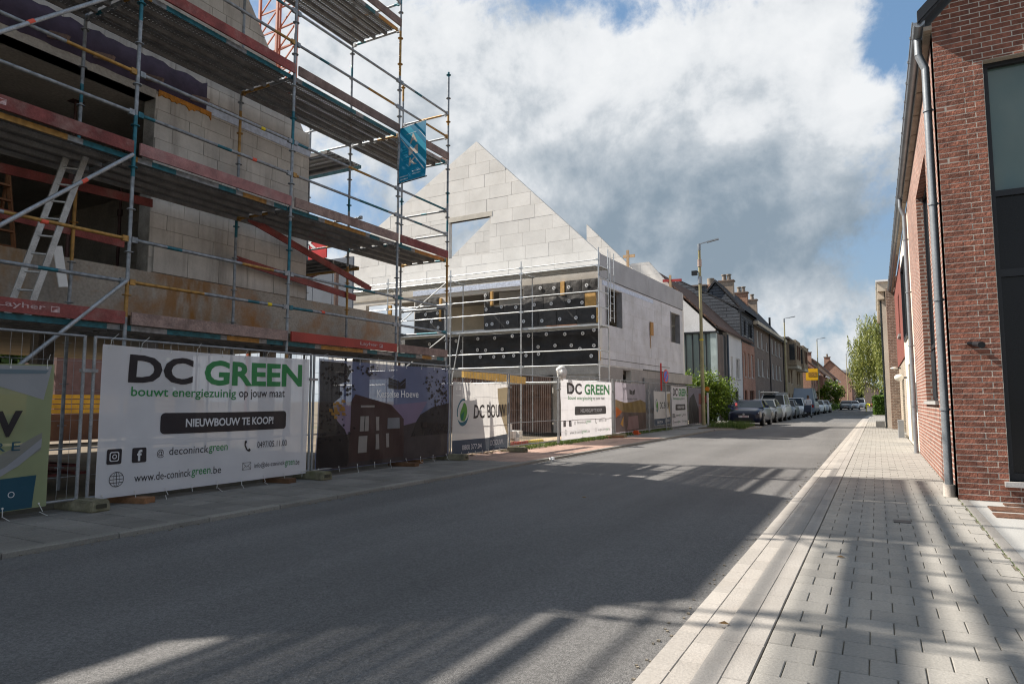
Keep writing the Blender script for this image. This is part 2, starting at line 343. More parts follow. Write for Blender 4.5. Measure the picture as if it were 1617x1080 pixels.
def copy_tree(o, parent=None):
    c = o.copy(); C.objects.link(c); c.parent = parent
    for ch in [x for x in bpy.data.objects if x.parent == o]: copy_tree(ch, c)
    return c
def one(name, mats, parent, fn, *a, **k):
    b = MB(); getattr(b, fn)(*a, **k); return b.build(name, mats, parent)

class Frame:
    """a wall's frame: run direction u, up z, outward normal n"""
    def __init__(s, o, u, n): s.o = Vector(o); s.u = Vector(u).normalized(); s.n = Vector(n).normalized(); s.flip = s.u.cross(Vector((0, 0, 1))).dot(s.n) < 0
    def p(s, a, z, d=0): return s.o + s.u * a + Vector((0, 0, z)) + s.n * d
    def prism(s, mb, poly, d0, d1, mi=0):
        """poly in (a,z), from depth d1 (outer) to d0 (inner)"""
        pts = [s.p(a, z, d1) for a, z in poly]
        area = sum(poly[i][0] * poly[(i + 1) % len(poly)][1] - poly[(i + 1) % len(poly)][0] * poly[i][1] for i in range(len(poly)))
        if (area < 0) != s.flip: pts.reverse()
        return mb.prism(pts, s.n * (d1 - d0), mi)
    def rect(s, mb, a0, a1, z0, z1, d0, d1, mi=0): return s.prism(mb, [(a0, z0), (a1, z0), (a1, z1), (a0, z1)], d0, d1, mi)

def clip(poly, planes):
    for (A, B, Cc) in planes:      # keep A*a + B*z <= C
        out = []
        for i in range(len(poly)):
            p, q = poly[i], poly[(i + 1) % len(poly)]
            dp = A * p[0] + B * p[1] - Cc; dq = A * q[0] + B * q[1] - Cc
            if dp <= 0: out.append(p)
            if (dp < 0 < dq) or (dq < 0 < dp):
                t = dp / (dp - dq); out.append((p[0] + (q[0] - p[0]) * t, p[1] + (q[1] - p[1]) * t))
        poly = out
        if len(poly) < 3: return []
    return poly
def area(poly): return abs(sum(poly[i][0] * poly[(i + 1) % len(poly)][1] - poly[(i + 1) % len(poly)][0] * poly[i][1] for i in range(len(poly)))) / 2
def minus(rects, hole):
    out = []
    for (a0, a1, z0, z1) in rects:
        h0, h1, g0, g1 = hole
        if h1 <= a0 or h0 >= a1 or g1 <= z0 or g0 >= z1: out.append((a0, a1, z0, z1)); continue
        if z0 < g0: out.append((a0, a1, z0, g0))
        if g1 < z1: out.append((a0, a1, g1, z1))
        m0, m1 = max(z0, g0), min(z1, g1)
        if a0 < h0: out.append((a0, h0, m0, m1))
        if h1 < a1: out.append((h1, a1, m0, m1))
    return [r for r in out if r[1] - r[0] > .01 and r[3] - r[2] > .01]
def wall(fr, a0, a1, z0, z1, thick, holes, planes, mat, parent, name='wall', back=0.0):
    mb = MB(); rects = [(a0, a1, z0, z1)]
    for h in holes: rects = minus(rects, h)
    for r in rects:
        pl = clip([(r[0], r[2]), (r[1], r[2]), (r[1], r[3]), (r[0], r[3])], planes)
        if pl: fr.prism(mb, pl, -thick, -back)
    return mb.build(name, mat, parent)
def masonry(fr, a0, a1, z0, z1, bl, bh, joint, depth, holes, planes, mat, parent, name='block', jit=.003, stagger=.5, maxn=295, irregular=.0, key=None, rng=rng, dz=None):
    """lays every unit as an object of its own; past maxn the rest are joined"""
    pieces = []; row = 0; z = z0
    while z < z1 - .01:
        zz = min(z + bh, z1); off = (row % 2) * stagger * bl + rng.uniform(-irregular, irregular) * bl
        a = a0 - bl + off
        while a < a1:
            w = bl * (1 if rng.random() > irregular * 1.6 else rng.choice((.5, .55, .75)))
            rs = [(max(a, a0), min(a + w, a1) , z, zz)] if min(a + w, a1) - max(a, a0) > .02 else []
            for h in holes: rs = minus(rs, h)
            for r in rs:
                j = joint / 2
                q = [(r[0] + j, r[2] + j), (r[1] - j, r[2] + j), (r[1] - j, r[3] - j), (r[0] + j, r[3] - j)]
                if r[1] - r[0] < 3 * j or r[3] - r[2] < 3 * j: continue
                q = clip(q, planes)
                if q and area(q) > .15 * bl * bh * .3: pieces.append(q)
            a += w
        z = zz; row += 1
    if key: pieces.sort(key=key)
    cache = {}
    rest = MB()
    for i, q in enumerate(pieces):
        d = rng.uniform(-jit, jit)
        if i >= maxn: fr.prism(rest, q, -depth, d); continue
        c = (sum(p[0] for p in q) / len(q), sum(p[1] for p in q) / len(q))
        k = tuple((round(p[0] - c[0], 3), round(p[1] - c[1], 3)) for p in q)
        o3 = fr.p(c[0], c[1], d)
        if k not in cache:
            mb = MB(); f0 = Frame((0, 0, 0), fr.u, fr.n); f0.prism(mb, [(p[0], p[1]) for p in k], -depth, 0)
            o = mb.build(name, mat, None); C.objects.unlink(o); cache[k] = o.data; bpy.data.objects.remove(o)
        o = bpy.data.objects.new(name, cache[k]); C.objects.link(o); o.parent = parent
        pw = wm(parent) if parent else Matrix.Identity(4)
        l = pw.inverted() @ Matrix.Translation(o3); o.matrix_local = l
    if rest.v: stuff(rest.build(name + '_rest', mat, parent))
    return len(pieces)

# ---- lettering: flat print cut from a font, fitted to a box
def glyphs(txt, bold=0.0, spacing=1.0, res=3):
    cu = bpy.data.curves.new('t', 'FONT'); cu.body = txt; cu.size = 1; cu.offset = bold; cu.space_character = spacing; cu.resolution_u = res
    o = bpy.data.objects.new('t', cu); C.objects.link(o); dg = bpy.context.evaluated_depsgraph_get()
    me = bpy.data.meshes.new_from_object(o.evaluated_get(dg)); bpy.data.objects.remove(o)
    vs = [v.co.copy() for v in me.vertices]; fs = [tuple(p.vertices) for p in me.polygons]; bpy.data.meshes.remove(me)
    return vs, fs
def cut(vs, fs, step):
    bm = bmesh.new(); bv = [bm.verts.new(v) for v in vs]
    for f in fs:
        try: bm.faces.new([bv[i] for i in f])
        except ValueError: pass
    for ax in (0, 1):
        lo = min(v[ax] for v in vs); hi = max(v[ax] for v in vs); k = math.floor(lo / step) + 1
        while k * step < hi:
            co = Vector((0, 0, 0)); co[ax] = k * step; no = Vector((0, 0, 0)); no[ax] = 1
            bmesh.ops.bisect_plane(bm, geom=bm.verts[:] + bm.edges[:] + bm.faces[:], plane_co=co, plane_no=no); k += 1
    bm.verts.index_update(); r = ([v.co.copy() for v in bm.verts], [[v.index for v in f.verts] for f in bm.faces]); bm.free(); return r
class Print:
    """a surface S(u,v,lift) -> 3d point that flat print is laid on; u, v in metres from the lower left corner"""
    def __init__(s, S, parent, step=.15, lift=.004): s.S = S; s.parent = parent; s.step = step; s.lift = lift; s.n = 0
    def lay(s, name, vs, fs, mat, lift=None):
        s.n += 1; lf = s.lift if lift is None else lift
        vs, fs = cut(vs, fs, s.step)
        mb = MB(); mb.add([s.S(v[0], v[1], lf) for v in vs], fs); o = mb.build(name, mat, s.parent); return o
    def text(s, txt, u, v, w, h, mat, bold=0.0, name='lettering', spacing=1.0, lift=None):
        vs, fs = glyphs(txt, bold, spacing)
        x0 = min(p.x for p in vs); x1 = max(p.x for p in vs); y0 = min(p.y for p in vs); y1 = max(p.y for p in vs)
        return s.lay(name, [Vector((u + (p.x - x0) / (x1 - x0) * w, v + (p.y - y0) / (y1 - y0) * h, 0)) for p in vs], fs, mat, lift)
    def poly(s, pts, mat, name='print', lift=None):
        return s.lay(name, [Vector((a, b, 0)) for a, b in pts], [tuple(range(len(pts)))], mat, lift)
    def rect(s, u0, u1, v0, v1, mat, name='print', lift=None, r=0.0):
        if not r: return s.poly([(u0, v0), (u1, v0), (u1, v1), (u0, v1)], mat, name, lift)
        pts = []
        for cx, cy, a in ((u1 - r, v0 + r, -90), (u1 - r, v1 - r, 0), (u0 + r, v1 - r, 90), (u0 + r, v0 + r, 180)):
            pts += [(cx + r * cos(radians(a + t)), cy + r * sin(radians(a + t))) for t in range(0, 91, 18)]
        return s.poly(pts, mat, name, lift)
    def ring(s, cu, cv, r0, r1, mat, name='print', lift=None, a0=0, a1=360, sx=1, n=26):
        vs = []; fs = []
        for k in range(n + 1):
            t = radians(a0 + (a1 - a0) * k / n)
            for r in (r0, r1): vs.append(Vector((cu + r * cos(t) * sx, cv + r * sin(t), 0)))
        for k in range(n): fs.append((2 * k, 2 * k + 1, 2 * k + 3, 2 * k + 2))
        return s.lay(name, vs, fs, mat, lift)
    def stroke(s, pts, w, mat, name='print', lift=None):
        vs = []; fs = []
        for (a, b) in zip(pts[:-1], pts[1:]):
            d = Vector((b[0] - a[0], b[1] - a[1])).normalized() * w / 2; n = len(vs)
            vs += [Vector((a[0] - d.y, a[1] + d.x, 0)), Vector((a[0] + d.y, a[1] - d.x, 0)), Vector((b[0] + d.y, b[1] - d.x, 0)), Vector((b[0] - d.y, b[1] + d.x, 0))]
            fs.append((n, n + 1, n + 2, n + 3))
        return s.lay(name, vs, fs, mat, lift)

def leaf_mesh(mb, n, sampler, size, r=rng, droop=0.0, aspect=1.6):
    for _ in range(n):
        p = Vector(sampler()); s = size * r.uniform(.6, 1.3)
        a = Vector((r.gauss(0, 1), r.gauss(0, 1), r.gauss(0, 1) - droop)).normalized()
        b = a.orthogonal().normalized(); b = Matrix.Rotation(r.uniform(0, 6.28), 3, a) @ b
        l = a * s * aspect; w = b * s * .5
        mb.add([p, p + l * .5 + w, p + l, p + l * .5 - w], [(0, 1, 2, 3)])

# ------------------------------------------------------------------ ground, road, pavements
def bend(y): return 0.0 if y < 50 else .0005 * (y - 50) ** 2
earth = M('bare_earth', (.13, .105, .075), .95, var=.3, scale=.8, bump=.5, bscale=6, stain=(.06, .08, .03), stain_amt=.7, stain_scale=.25)
def asphalt():
    m = M('asphalt', (.120, .118, .116), .88, var=.09, scale=.35, bump=.6, bscale=150, fine=.18, spec=.35)
    nt = m.node_tree; N = nt.nodes.new; L = nt.links.new; b = nt.nodes['Principled BSDF']
    src = b.inputs['Base Color'].links[0].from_socket; geo = N('ShaderNodeNewGeometry')
    v = N('ShaderNodeTexVoronoi'); L(geo.outputs['Position'], v.inputs['Vector']); v.inputs['Scale'].default_value = 80
    mr = N('ShaderNodeMapRange'); L(v.outputs['Color'], mr.inputs[0]); mr.inputs[3].default_value = .68; mr.inputs[4].default_value = 1.35
    h = N('ShaderNodeHueSaturation'); L(src, h.inputs['Color']); L(mr.outputs[0], h.inputs['Value'])
    # worn wheel tracks and patches along the street
    sp = N('ShaderNodeVectorMath'); sp.operation = 'MULTIPLY'; L(geo.outputs['Position'], sp.inputs[0]); sp.inputs[1].default_value = (.9, .06, 1)
    n = N('ShaderNodeTexNoise'); L(sp.outputs[0], n.inputs['Vector']); n.inputs['Scale'].default_value = 1.3; n.inputs['Detail'].default_value = 5
    m2 = N('ShaderNodeMapRange'); L(n.outputs[0], m2.inputs[0]); m2.inputs[1].default_value = .3; m2.inputs[2].default_value = .7; m2.inputs[3].default_value = .82; m2.inputs[4].default_value = 1.14
    h2 = N('ShaderNodeHueSaturation'); L(h.outputs[0], h2.inputs['Color']); L(m2.outputs[0], h2.inputs['Value']); L(h2.outputs[0], b.inputs['Base Color'])
    return m
asph = asphalt()
b = MB(); b.box(-2500, 2500, -300, 4500, -.5, -.13); struct(b.build('ground', earth))
def strip(name, x0, x1, y0, y1, z, mat, th=.05, parent=None, step=8):
    mb = MB(); n = max(1, int((y1 - y0) / step)) if y1 > 50 else 1
    ys = [y0 + (y1 - y0) * i / n for i in range(n + 1)]
    f0 = x0 if callable(x0) else (lambda y: x0); f1 = x1 if callable(x1) else (lambda y: x1)
    vs = []
    for y in ys:
        for x, zz in ((f0(y), z - th), (f1(y), z - th), (f1(y), z), (f0(y), z)): vs.append((x + bend(y), y, zz))
    fs = [(0, 1, 2, 3), (4 * n, 4 * n + 3, 4 * n + 2, 4 * n + 1)]
    for i in range(n):
        o = 4 * i
        for k in range(4): fs.append((o + k, o + 4 + k, o + 4 + (k + 1) % 4, o + (k + 1) % 4))
    mb.add(vs, fs); return mb.build(name, mat, parent)
road = struct(strip('road', -6.44, -1.05, -40, 330, -.035, asph))
struct(strip('parking_lane', -7.5, -6.44, 36.4, 330, -.039, asph))
pav_mat = M('pavement_concrete', (.245, .235, .215), .88, var=.08, scale=.8, bump=.25, bscale=60, rnd=.09, fine=.06, stain=(.19, .18, .16), stain_amt=.45, stain_scale=1.6)
kerb_mat = M('kerb_concrete', (.27, .255, .235), .88, var=.08, scale=1.2, bump=.25, bscale=60, rnd=.07, fine=.05, stain=(.22, .20, .18), stain_amt=.5, stain_scale=2.2)
gutter_mat = M('gutter_concrete', (.30, .28, .255), .88, var=.08, scale=1.2, bump=.25, bscale=60, rnd=.08, fine=.05, stain=(.26, .23, .20), stain_amt=.5, stain_scale=2.2)
joint_mat = M('mossy_joint', (.11, .098, .07), .95, var=.3, scale=5, bump=.4, bscale=60)
def paved(name, c1, mo, rw, rh, ms=.008, var=.1):
    m = bpy.data.materials.new(name); nt, N, L, b = nodes_of(m); MATS[name] = m; b.inputs['Roughness'].default_value = .88
    geo = N('ShaderNodeNewGeometry'); br = N('ShaderNodeTexBrick'); L(geo.outputs['Position'], br.inputs['Vector']); br.inputs['Scale'].default_value = 1
    br.inputs['Brick Width'].default_value = rw; br.inputs['Row Height'].default_value = rh; br.inputs['Mortar Size'].default_value = ms
    br.inputs['Color1'].default_value = (*[c * (1 - var) for c in c1], 1); br.inputs['Color2'].default_value = (*[c * (1 + var) for c in c1], 1); br.inputs['Mortar'].default_value = (*mo, 1)
    n = N('ShaderNodeTexNoise'); L(geo.outputs['Position'], n.inputs['Vector']); n.inputs['Scale'].default_value = 1.1; n.inputs['Detail'].default_value = 7
    mr = N('ShaderNodeMapRange'); L(n.outputs[0], mr.inputs[0]); mr.inputs[1].default_value = .3; mr.inputs[2].default_value = .7; mr.inputs[3].default_value = .8; mr.inputs[4].default_value = 1.15
    h = N('ShaderNodeHueSaturation'); L(br.outputs['Color'], h.inputs['Color']); L(mr.outputs[0], h.inputs['Value']); L(h.outputs[0], b.inputs['Base Color'])
    bp = N('ShaderNodeBump'); bp.invert = True; bp.inputs['Distance'].default_value = .01; L(br.outputs['Fac'], bp.inputs['Height']); L(bp.outputs[0], b.inputs['Normal'])
    return m
far_pav = paved('far_paving', (.245, .235, .215), (.12, .11, .09), .22, .225)
# right pavement: bed, then slabs, edging and gutter stones laid one by one
pr_ = struct(strip('pavement_right', -.56, 1.5, -8, 52, -.009, joint_mat, .1)); strip('kerb_bed', -1.045, -.56, -8, 52, -.028, joint_mat, .1, pr_)
for o_ in (strip('far_paving', -.56, 1.2, 30, 330, -.004, far_pav, .04, pr_),): pass
def slab_mesh(name, w, l, t, mat, bev=.006):
    bm = bmesh.new(); bmesh.ops.create_cube(bm, size=1)
    for v in bm.verts: v.co = Vector((v.co.x * w, v.co.y * l, v.co.z * t - t / 2))
    top = [e for e in bm.edges if all(v.co.z > -1e-5 for v in e.verts)]
    bmesh.ops.bevel(bm, geom=top, offset=bev, segments=1, affect='EDGES')
    me = bpy.data.meshes.new(name); bm.to_mesh(me); bm.free(); me.materials.append(mat); return me
def lay(name, me, x, y, z, parent, tilt=.004):
    o = bpy.data.objects.new(name, me); C.objects.link(o); o.parent = parent
    o.location = (x, y, z + rng.uniform(-.001, .001)); o.rotation_euler = (rng.uniform(-tilt, tilt), rng.uniform(-tilt, tilt), rng.uniform(-.003, .003)); return o
full = slab_mesh('paving_slab', .234, .220, .05, pav_mat, .004); half = slab_mesh('paving_slab_half', .112, .220, .05, pav_mat, .004)
rest = MB(); n_sl = 0; y = 2.3; row = 0
while y < 30:
    x = -.565; first = row % 2 == 1
    while x < .865:
        w = .117 if first else .239; w = min(w, .885 - x)
        if w > .08:
            if n_sl < 290 and w > .2: lay('paving_slab', full, x + .1195, y + .1125, 0, pr_); n_sl += 1
            elif n_sl < 290 and abs(w - .117) < .012: lay('paving_slab', half, x + .0585, y + .1125, 0, pr_); n_sl += 1
            else: rest.box(x + .0035, x + w - .0035, y + .004, y + .221, -.05, rng.uniform(-.002, .002))
        x += w; first = False
    y += .225; row += 1
stuff(rest.build('paving_slab_rest', pav_mat, pr_))
for nm, xa, xb, z, mat, L_, h in (('gutter_stone', -1.05, -.93, -.021, gutter_mat, .30, .08), ('gutter_stone', -.93, -.81, -.019, gutter_mat, .30, .08),
                                 ('kerb_stone', -.81, -.69, -.004, kerb_mat, 1.0, .15), ('edging_stone', -.69, -.57, .0, kerb_mat, .5, .12), ('border_stone', .89, .99, .002, kerb_mat, 1.0, .1)):
    me = slab_mesh(nm, xb - xa - .003, L_ - .004, h, mat, .004); far = MB()
    y = 1.8 + (.15 if xa == -.93 else 0); k = 0; lim = {'gutter_stone': 60, 'kerb_stone': 26, 'edging_stone': 50, 'border_stone': 9}[nm]
    while k < lim: lay(nm, me, (xa + xb) / 2, y + L_ / 2, z, pr_, .003); y += L_; k += 1
    if nm != 'border_stone':
        y0 = y; far = strip(nm + '_rest', xa + .003, xb - .003, y0, 330, z - .002, mat, .1, pr_); stuff(far)
# left pavement
left = struct(strip('pavement_left', lambda y: -9.4 - (0 if y < 50 else 0), -6.6, -12, 31.2, -.015, joint_mat, .1))
tile_mat = M('left_paving_tile', (.17, .16, .145), .9, var=.15, scale=1.1, bump=.3, bscale=50, rnd=.15, stain=(.10, .095, .08), stain_amt=.6, stain_scale=1.5)
me = slab_mesh('paving_tile', .386, .386, .05, tile_mat); y = 2.6; row = 0
while y < 12.6:
    x = -8.62
    while x < -6.7: lay('paving_tile', me, x + .2, y + .2, 0, left, .005); x += .4
    y += .4; row += 1
red_paving = paved('red_clinker_paving', (.33, .215, .17), (.16, .12, .09), .2, .1, .006, .2)
strip('driveway_paving', -9.3, -6.62, 12.6, 23.5, 0, red_paving, .05, left)
strip('grey_paving', -9.3, -6.62, 23.5, 31.0, 0, paved('grey_paving', (.24, .23, .21), (.12, .11, .09), .3, .3), .05, left)
me1 = slab_mesh('kerb_stone', .12, .99, .16, M('left_kerb', (.20, .19, .17), .9, var=.15, rnd=.12, stain=(.12, .11, .09), stain_amt=.5, stain_scale=2), .01)
me2 = slab_mesh('gutter_stone', .09, .99, .08, M('left_gutter', (.33, .31, .28), .9, var=.12, rnd=.1, stain=(.18, .17, .15), stain_amt=.5, stain_scale=2), .006)
for k in range(30):
    lay('kerb_stone', me1, -6.58, 1.5 + k, .004, left, .003); lay('gutter_stone', me2, -6.475, 1.5 + k, -.052, left, .003)
struct(strip('far_pavement', -9.5, -7.5, 31, 330, .0, far_pav, .12))
# planted kerb build-out in front of the parked cars
bo = MB(); poly = [(-9.4, 31.2), (-6.52, 31.2), (-5.6, 33.2), (-5.15, 34.8), (-5.2, 36.3), (-7.4, 36.4), (-9.4, 36.4)]
bo.prism([(x, y, .02) for x, y in poly], (0, 0, .14)); bobj = struct(bo.build('kerb_build_out', kerb_mat))
bo = MB(); bo.prism([(-7.4, 31.8, .05), (-6.5, 31.8, .05), (-5.75, 33.3, .05), (-5.4, 35, .05), (-5.45, 36.0, .05), (-7.6, 36.1, .05)], (0, 0, .028)); bo.build('soil', earth, bobj)
grass_mat = foliage('grass_blades', (.045, .085, .015), (.13, .19, .045))
def grass(name, area_fn, n, h, label=None):
    mb = MB()
    for _ in range(n):
        x, y = area_fn(); hh = h * rng.uniform(.4, 1.2); a = rng.uniform(0, 6.28); w = .012; dx, dy = rng.gauss(0, .3) * hh, rng.gauss(0, .3) * hh
        mb.add([(x - cos(a) * w, y - sin(a) * w, 0), (x + cos(a) * w, y + sin(a) * w, 0), (x + dx, y + dy, hh)], [(0, 1, 2)])
    o = mb.build(name, grass_mat); stuff(o); tag(o, label, 'grass') if label else None; return o
grass('grass_tufts', lambda: (rng.uniform(-7.2, -5.5), rng.uniform(32.6, 36)), 2600, .32, 'patchy grass and weeds on the kerb build-out in front of the dark blue car')
grass('fence_weeds', lambda: (-8.45 + rng.gauss(0, .12), rng.choice((rng.uniform(15.6, 22.6), rng.uniform(18.3, 22)))), 3200, .13, 'low green weeds along the foot of the site fence by the driveway')
grass('far_verge_weeds', lambda: (-8.5 + rng.gauss(0, .15), rng.uniform(22.8, 30.5)), 1800, .12, 'dry weeds under the far fence panels')
mb = MB()
for _ in range(900):
    x = .887 + rng.gauss(0, .004); y = rng.uniform(3, 19); a = rng.uniform(0, 6); h_ = rng.uniform(.003, .010)
    mb.add([(x - .004, y, 0), (x + .004, y, 0), (x, y + .006, h_)], [(0, 1, 2)])
o = stuff(mb.build('joint_moss', grass_mat, pr_))
# manhole cover, drain slots by the door, house-front slab
mb = MB(); mb.box(.99, 3.4, -6, 10.55, -.1, .0); fc = struct(mb.build('forecourt', M('smooth_forecourt_concrete', (.30, .30, .29), .85, var=.06, scale=1, bump=.2, bscale=80)))
rust = M('rusty_grate', (.16, .085, .055), .85, var=.3, scale=9, bump=.4, bscale=40)
for (ya, yb, xa) in ((9.62, 10.0, 1.12), (9.12, 9.44, 1.10), (10.16, 10.36, 1.32)):
    mb = MB()
    for k in range(9): mb.box(xa, 2.6, ya + (yb - ya) * k / 9 + .005, ya + (yb - ya) * (k + .62) / 9, .001, .016)
    mb.box(xa, 2.6, ya, yb, -.02, .006); mb.build('drain_grate', rust, fc)
mb = MB()
for _ in range(900):
    a = rng.uniform(0, 6.28); r_ = rng.random() ** .5; x, y, s = 1.5 + .5 * r_ * cos(a), 6.6 + .8 * r_ * sin(a), rng.uniform(.006, .018)
    mb.box(x - s, x + s, y - s, y + s, 0, s * 1.1)
o = stuff(mb.build('gravel', M('gravel', (.10, .09, .07), .9, var=.4, scale=30, bump=.4, bscale=60, rnd=0))); tag(o, 'brown gravel bed at the edge of the forecourt beside the right pavement', 'gravel')
mb = MB(); mb.box(.10, .26, 8.25, 8.42, -.01, .006); mb.build('valve_cover', M('cast_iron', (.05, .05, .05), .6), pr_)

# ------------------------------------------------------------------ red brick house on the right
bk1, bk2 = (.235, .085, .060), (.15, .055, .045)
side_brick = brickmat('red_brickwork', (.26, .112, .078), (.165, .070, .052), (.36, .32, .285))
brick_mat = M('wire_cut_red_brick', (.205, .080, .053), .88, var=.22, scale=7, bump=.75, bscale=26, rnd=.26, fine=.10, stain=(.10, .05, .045), stain_amt=.55, stain_scale=6)
mort = M('pale_mortar', (.44, .40, .35), .95, var=.1, scale=6, bump=.4, bscale=60)
Y0 = 10.56; XW = .88
bh = thing('brick_house', 'red brick house with zinc downpipes and large dark glazed door at the right edge', 'house', (XW, Y0, 0))
fr = Frame((XW, Y0, 0), (1, 0, 0), (0, -1, 0))
open_ = (.555, 9, .26, 5.82)
roofcut = [(-1.0, 1, 6.50)]                               # the verge climbs to the right from the gutter
wall(fr, 0, 5.2, 0, 10.6, .30, [(.555, 4.6, .26, 5.82)], roofcut + [(1, 1, 6.36 + 7)], mort, bh, 'front_wall', .0015)
masonry(fr, 0, 1.9, 0, 7.2, .222, .0723, .0125, .05, [(.555, 4.6, .26, 5.82)], roofcut, brick_mat, bh, 'brick', jit=.0011, stagger=.5, maxn=292, irregular=.0, key=lambda q: q[0][0] + (.6 if q[0][1] > 6.3 else 0))
# side wall with the deep window recess
fs_ = Frame((XW, Y0, 0), (0, 1, 0), (-1, 0, 0))
wall(fs_, 0.001, 8.95, 0, 6.48, .28, [(2.4, 5.3, 1.28, 5.45)], [], side_brick, bh, 'side_wall', 0.0)
mb = MB(); mb.box(XW + .16, XW + .19, Y0 + 2.4, Y0 + 5.3, 1.28, 5.45); w_ = mb.build('window', glass('dark_glass', (.03, .035, .04)), bh)
mb = MB()
for ya in (2.4, 3.85, 5.22): mb.box(XW + .12, XW + .16, Y0 + ya, Y0 + ya + .08, 1.28, 5.45)
for za in (1.28, 2.3, 5.37): mb.box(XW + .125, XW + .157, Y0 + 2.4, Y0 + 5.3, za, za + .08)
mb.build('window_frame', anth, w_)
mb = MB(); mb.box(XW - .05, XW + .15, Y0 + 2.3, Y0 + 5.4, 1.22, 1.28); mb.build('sill', bluestone, w_)
mb = MB(); mb.box(XW - .02, XW + .10, Y0 + 2.42, Y0 + 3.2, 1.34, 2.12); mb.build('shutter_box', anth, w_)
# large glazing on the front
mb = MB(); mb.box(XW + .555, XW + 4.6, Y0 + .20, Y0 + .22, .26, 5.82); gl = mb.build('glazing', M('blind_behind_glass', (.055, .105, .10), .5, var=.06, scale=.8, bump=0, fine=.0, spec=.5, coat=1), bh)
mb = MB()
for x0, x1, z0, z1 in ((.555, .62, .26, 5.82), (.62, 4.6, 5.76, 5.82), (.62, 4.6, 3.98, 4.06), (.62, 4.6, .26, .36), (1.6, 1.68, .36, 5.76), (.62, 4.6, 2.9, 3.0)): mb.box(XW + x0, XW + x1, Y0 + .13, Y0 + .2, z0, z1)
mb.build('window_frame', anth, gl)
mb = MB(); mb.box(XW + .62, XW + 4.6, Y0 + .17, Y0 + .197, .36, 3.98); mb.build('dark_door', M('dark_door_panel', (.006, .007, .009), .2, var=.2, scale=1, bump=0, spec=.25), gl)
mb = MB(); mb.box(XW + .50, XW + 4.6, Y0 - .06, Y0 + .2, .195, .26); mb.build('door_sill', M('pale_sill', (.42, .41, .40), .6, bump=.05), bh)
# verge, soffit, roof
mb = MB(); P = lambda a, z, d: (XW + a, Y0 + d, z)
mb.prism([P(-.14, 6.46, -.14), P(4.2, 10.80, -.14), P(4.2, 10.98, -.14), P(-.14, 6.64, -.14)], (0, -9.5, 0)); mb.build('roof', M('anthracite_tile', (.035, .038, .045), .6, var=.15, scale=3, bump=.2, bscale=20), bh)
mb = MB(); mb.prism([P(-.17, 6.47, -.17), P(4.2, 10.84, -.17), P(4.2, 11.0, -.17), P(-.17, 6.63, -.17)], (0, -.06, 0)); mb.build('verge_board', anth, bh)
mb = MB(); mb.box(XW - .1, XW - .002, Y0 - .1, Y0 + 26, 6.36, 6.42); mb.build('soffit', M('soffit_board', (.30, .25, .20), .8, var=.15, scale=4), bh)
for k in range(26):
    mb = MB(); mb.box(XW - .095, XW - .01, Y0 + k + .02, Y0 + k + .97, 6.345, 6.358); mb.build('soffit_panel', M('soffit_board', (.3, .25, .2)), bh)
mb = MB(); n = 7
for y0, y1 in ((-.12, 26.2),):
    pts = [(XW - .15 + .075 * cos(radians(180 + t * 180 / n)), 6.50 + .075 * sin(radians(180 + t * 180 / n))) for t in range(n + 1)]
    vs = [(x, Y0 + yy, z) for yy in (y0, y1) for x, z in pts]; mb.add(vs, [(i, i + 1, n + 2 + i, n + 1 + i) for i in range(n)], 0, True)
    vs = [(XW - .15 + (x - XW + .15) * .93, Y0 + yy, z + .004) for yy in (y0, y1) for x, z in pts]; mb.add(vs, [(i, n + 1 + i, n + 2 + i, i + 1) for i in range(n)], 0, True)
    mb.add([(x, Y0 + y0, z) for x, z in pts], [tuple(range(n + 1))])
mb.tube((XW - .225, Y0 - .12, 6.505), (XW - .225, Y0 + 26.2, 6.505), .012, 6)
g_ = mb.build('gutter', zinc, bh)
for k in range(34): mb = MB(); mb.tube((XW - .235, Y0 + .3 + k * .78, 6.49), (XW - .06, Y0 + .3 + k * .78, 6.52), .012, 5); mb.tube((XW - .228, Y0 + .3 + k * .78 - .02, 6.495), (XW - .228, Y0 + .3 + k * .78 + .02, 6.495), .022, 6); mb.build('gutter_bracket', zinc, g_)
def downpipe(y, top, parent, x=XW - .075, r=.05, shoe=True):
    mb = MB(); mb.path([(XW - .15, y, 6.45), (XW - .15, y, 6.2), (x, y, 5.98)], r, 12); mb.tube((x, y, 5.99), (x, y, .14 if shoe else 0), r, 14); o = mb.build('downpipe', zinc, parent)
    for z in (5.35, 4.0, 2.65, 1.15): q = MB(); q.tube((x, y, z), (x, y, z + .03), r + .012, 14); q.tube((x, y, z + .015), (XW, y, z + .015), .012, 6); q.build('pipe_bracket', zinc, o)
    if shoe: q = MB(); q.tube((x, y, 0), (x, y, .16), r + .022, 16); q.build('pipe_shoe', M('shoe_concrete', (.42, .38, .34), .85, var=.1), o)
downpipe(Y0 + .28, 6.3, bh)
# little wall lamp and its shadow on the front
wl = thing('wall_spotlight', 'small black spotlight bracket fixed on the red brick front beside the door', 'light', (XW + .26, Y0 - .01, 2.03))
mb = MB(); mb.box(XW + .19, XW + .33, Y0 - .03, Y0 + .01, 2.02, 2.05); mb.build('bracket', anth, wl)
mb = MB(); mb.tube((XW + .27, Y0 - .03, 2.02), (XW + .31, Y0 - .26, 1.99), .033, 12); mb.tube((XW + .31, Y0 - .26, 1.99), (XW + .315, Y0 - .30, 1.985), .043, 12); mb.build('lamp_head', anth, wl)

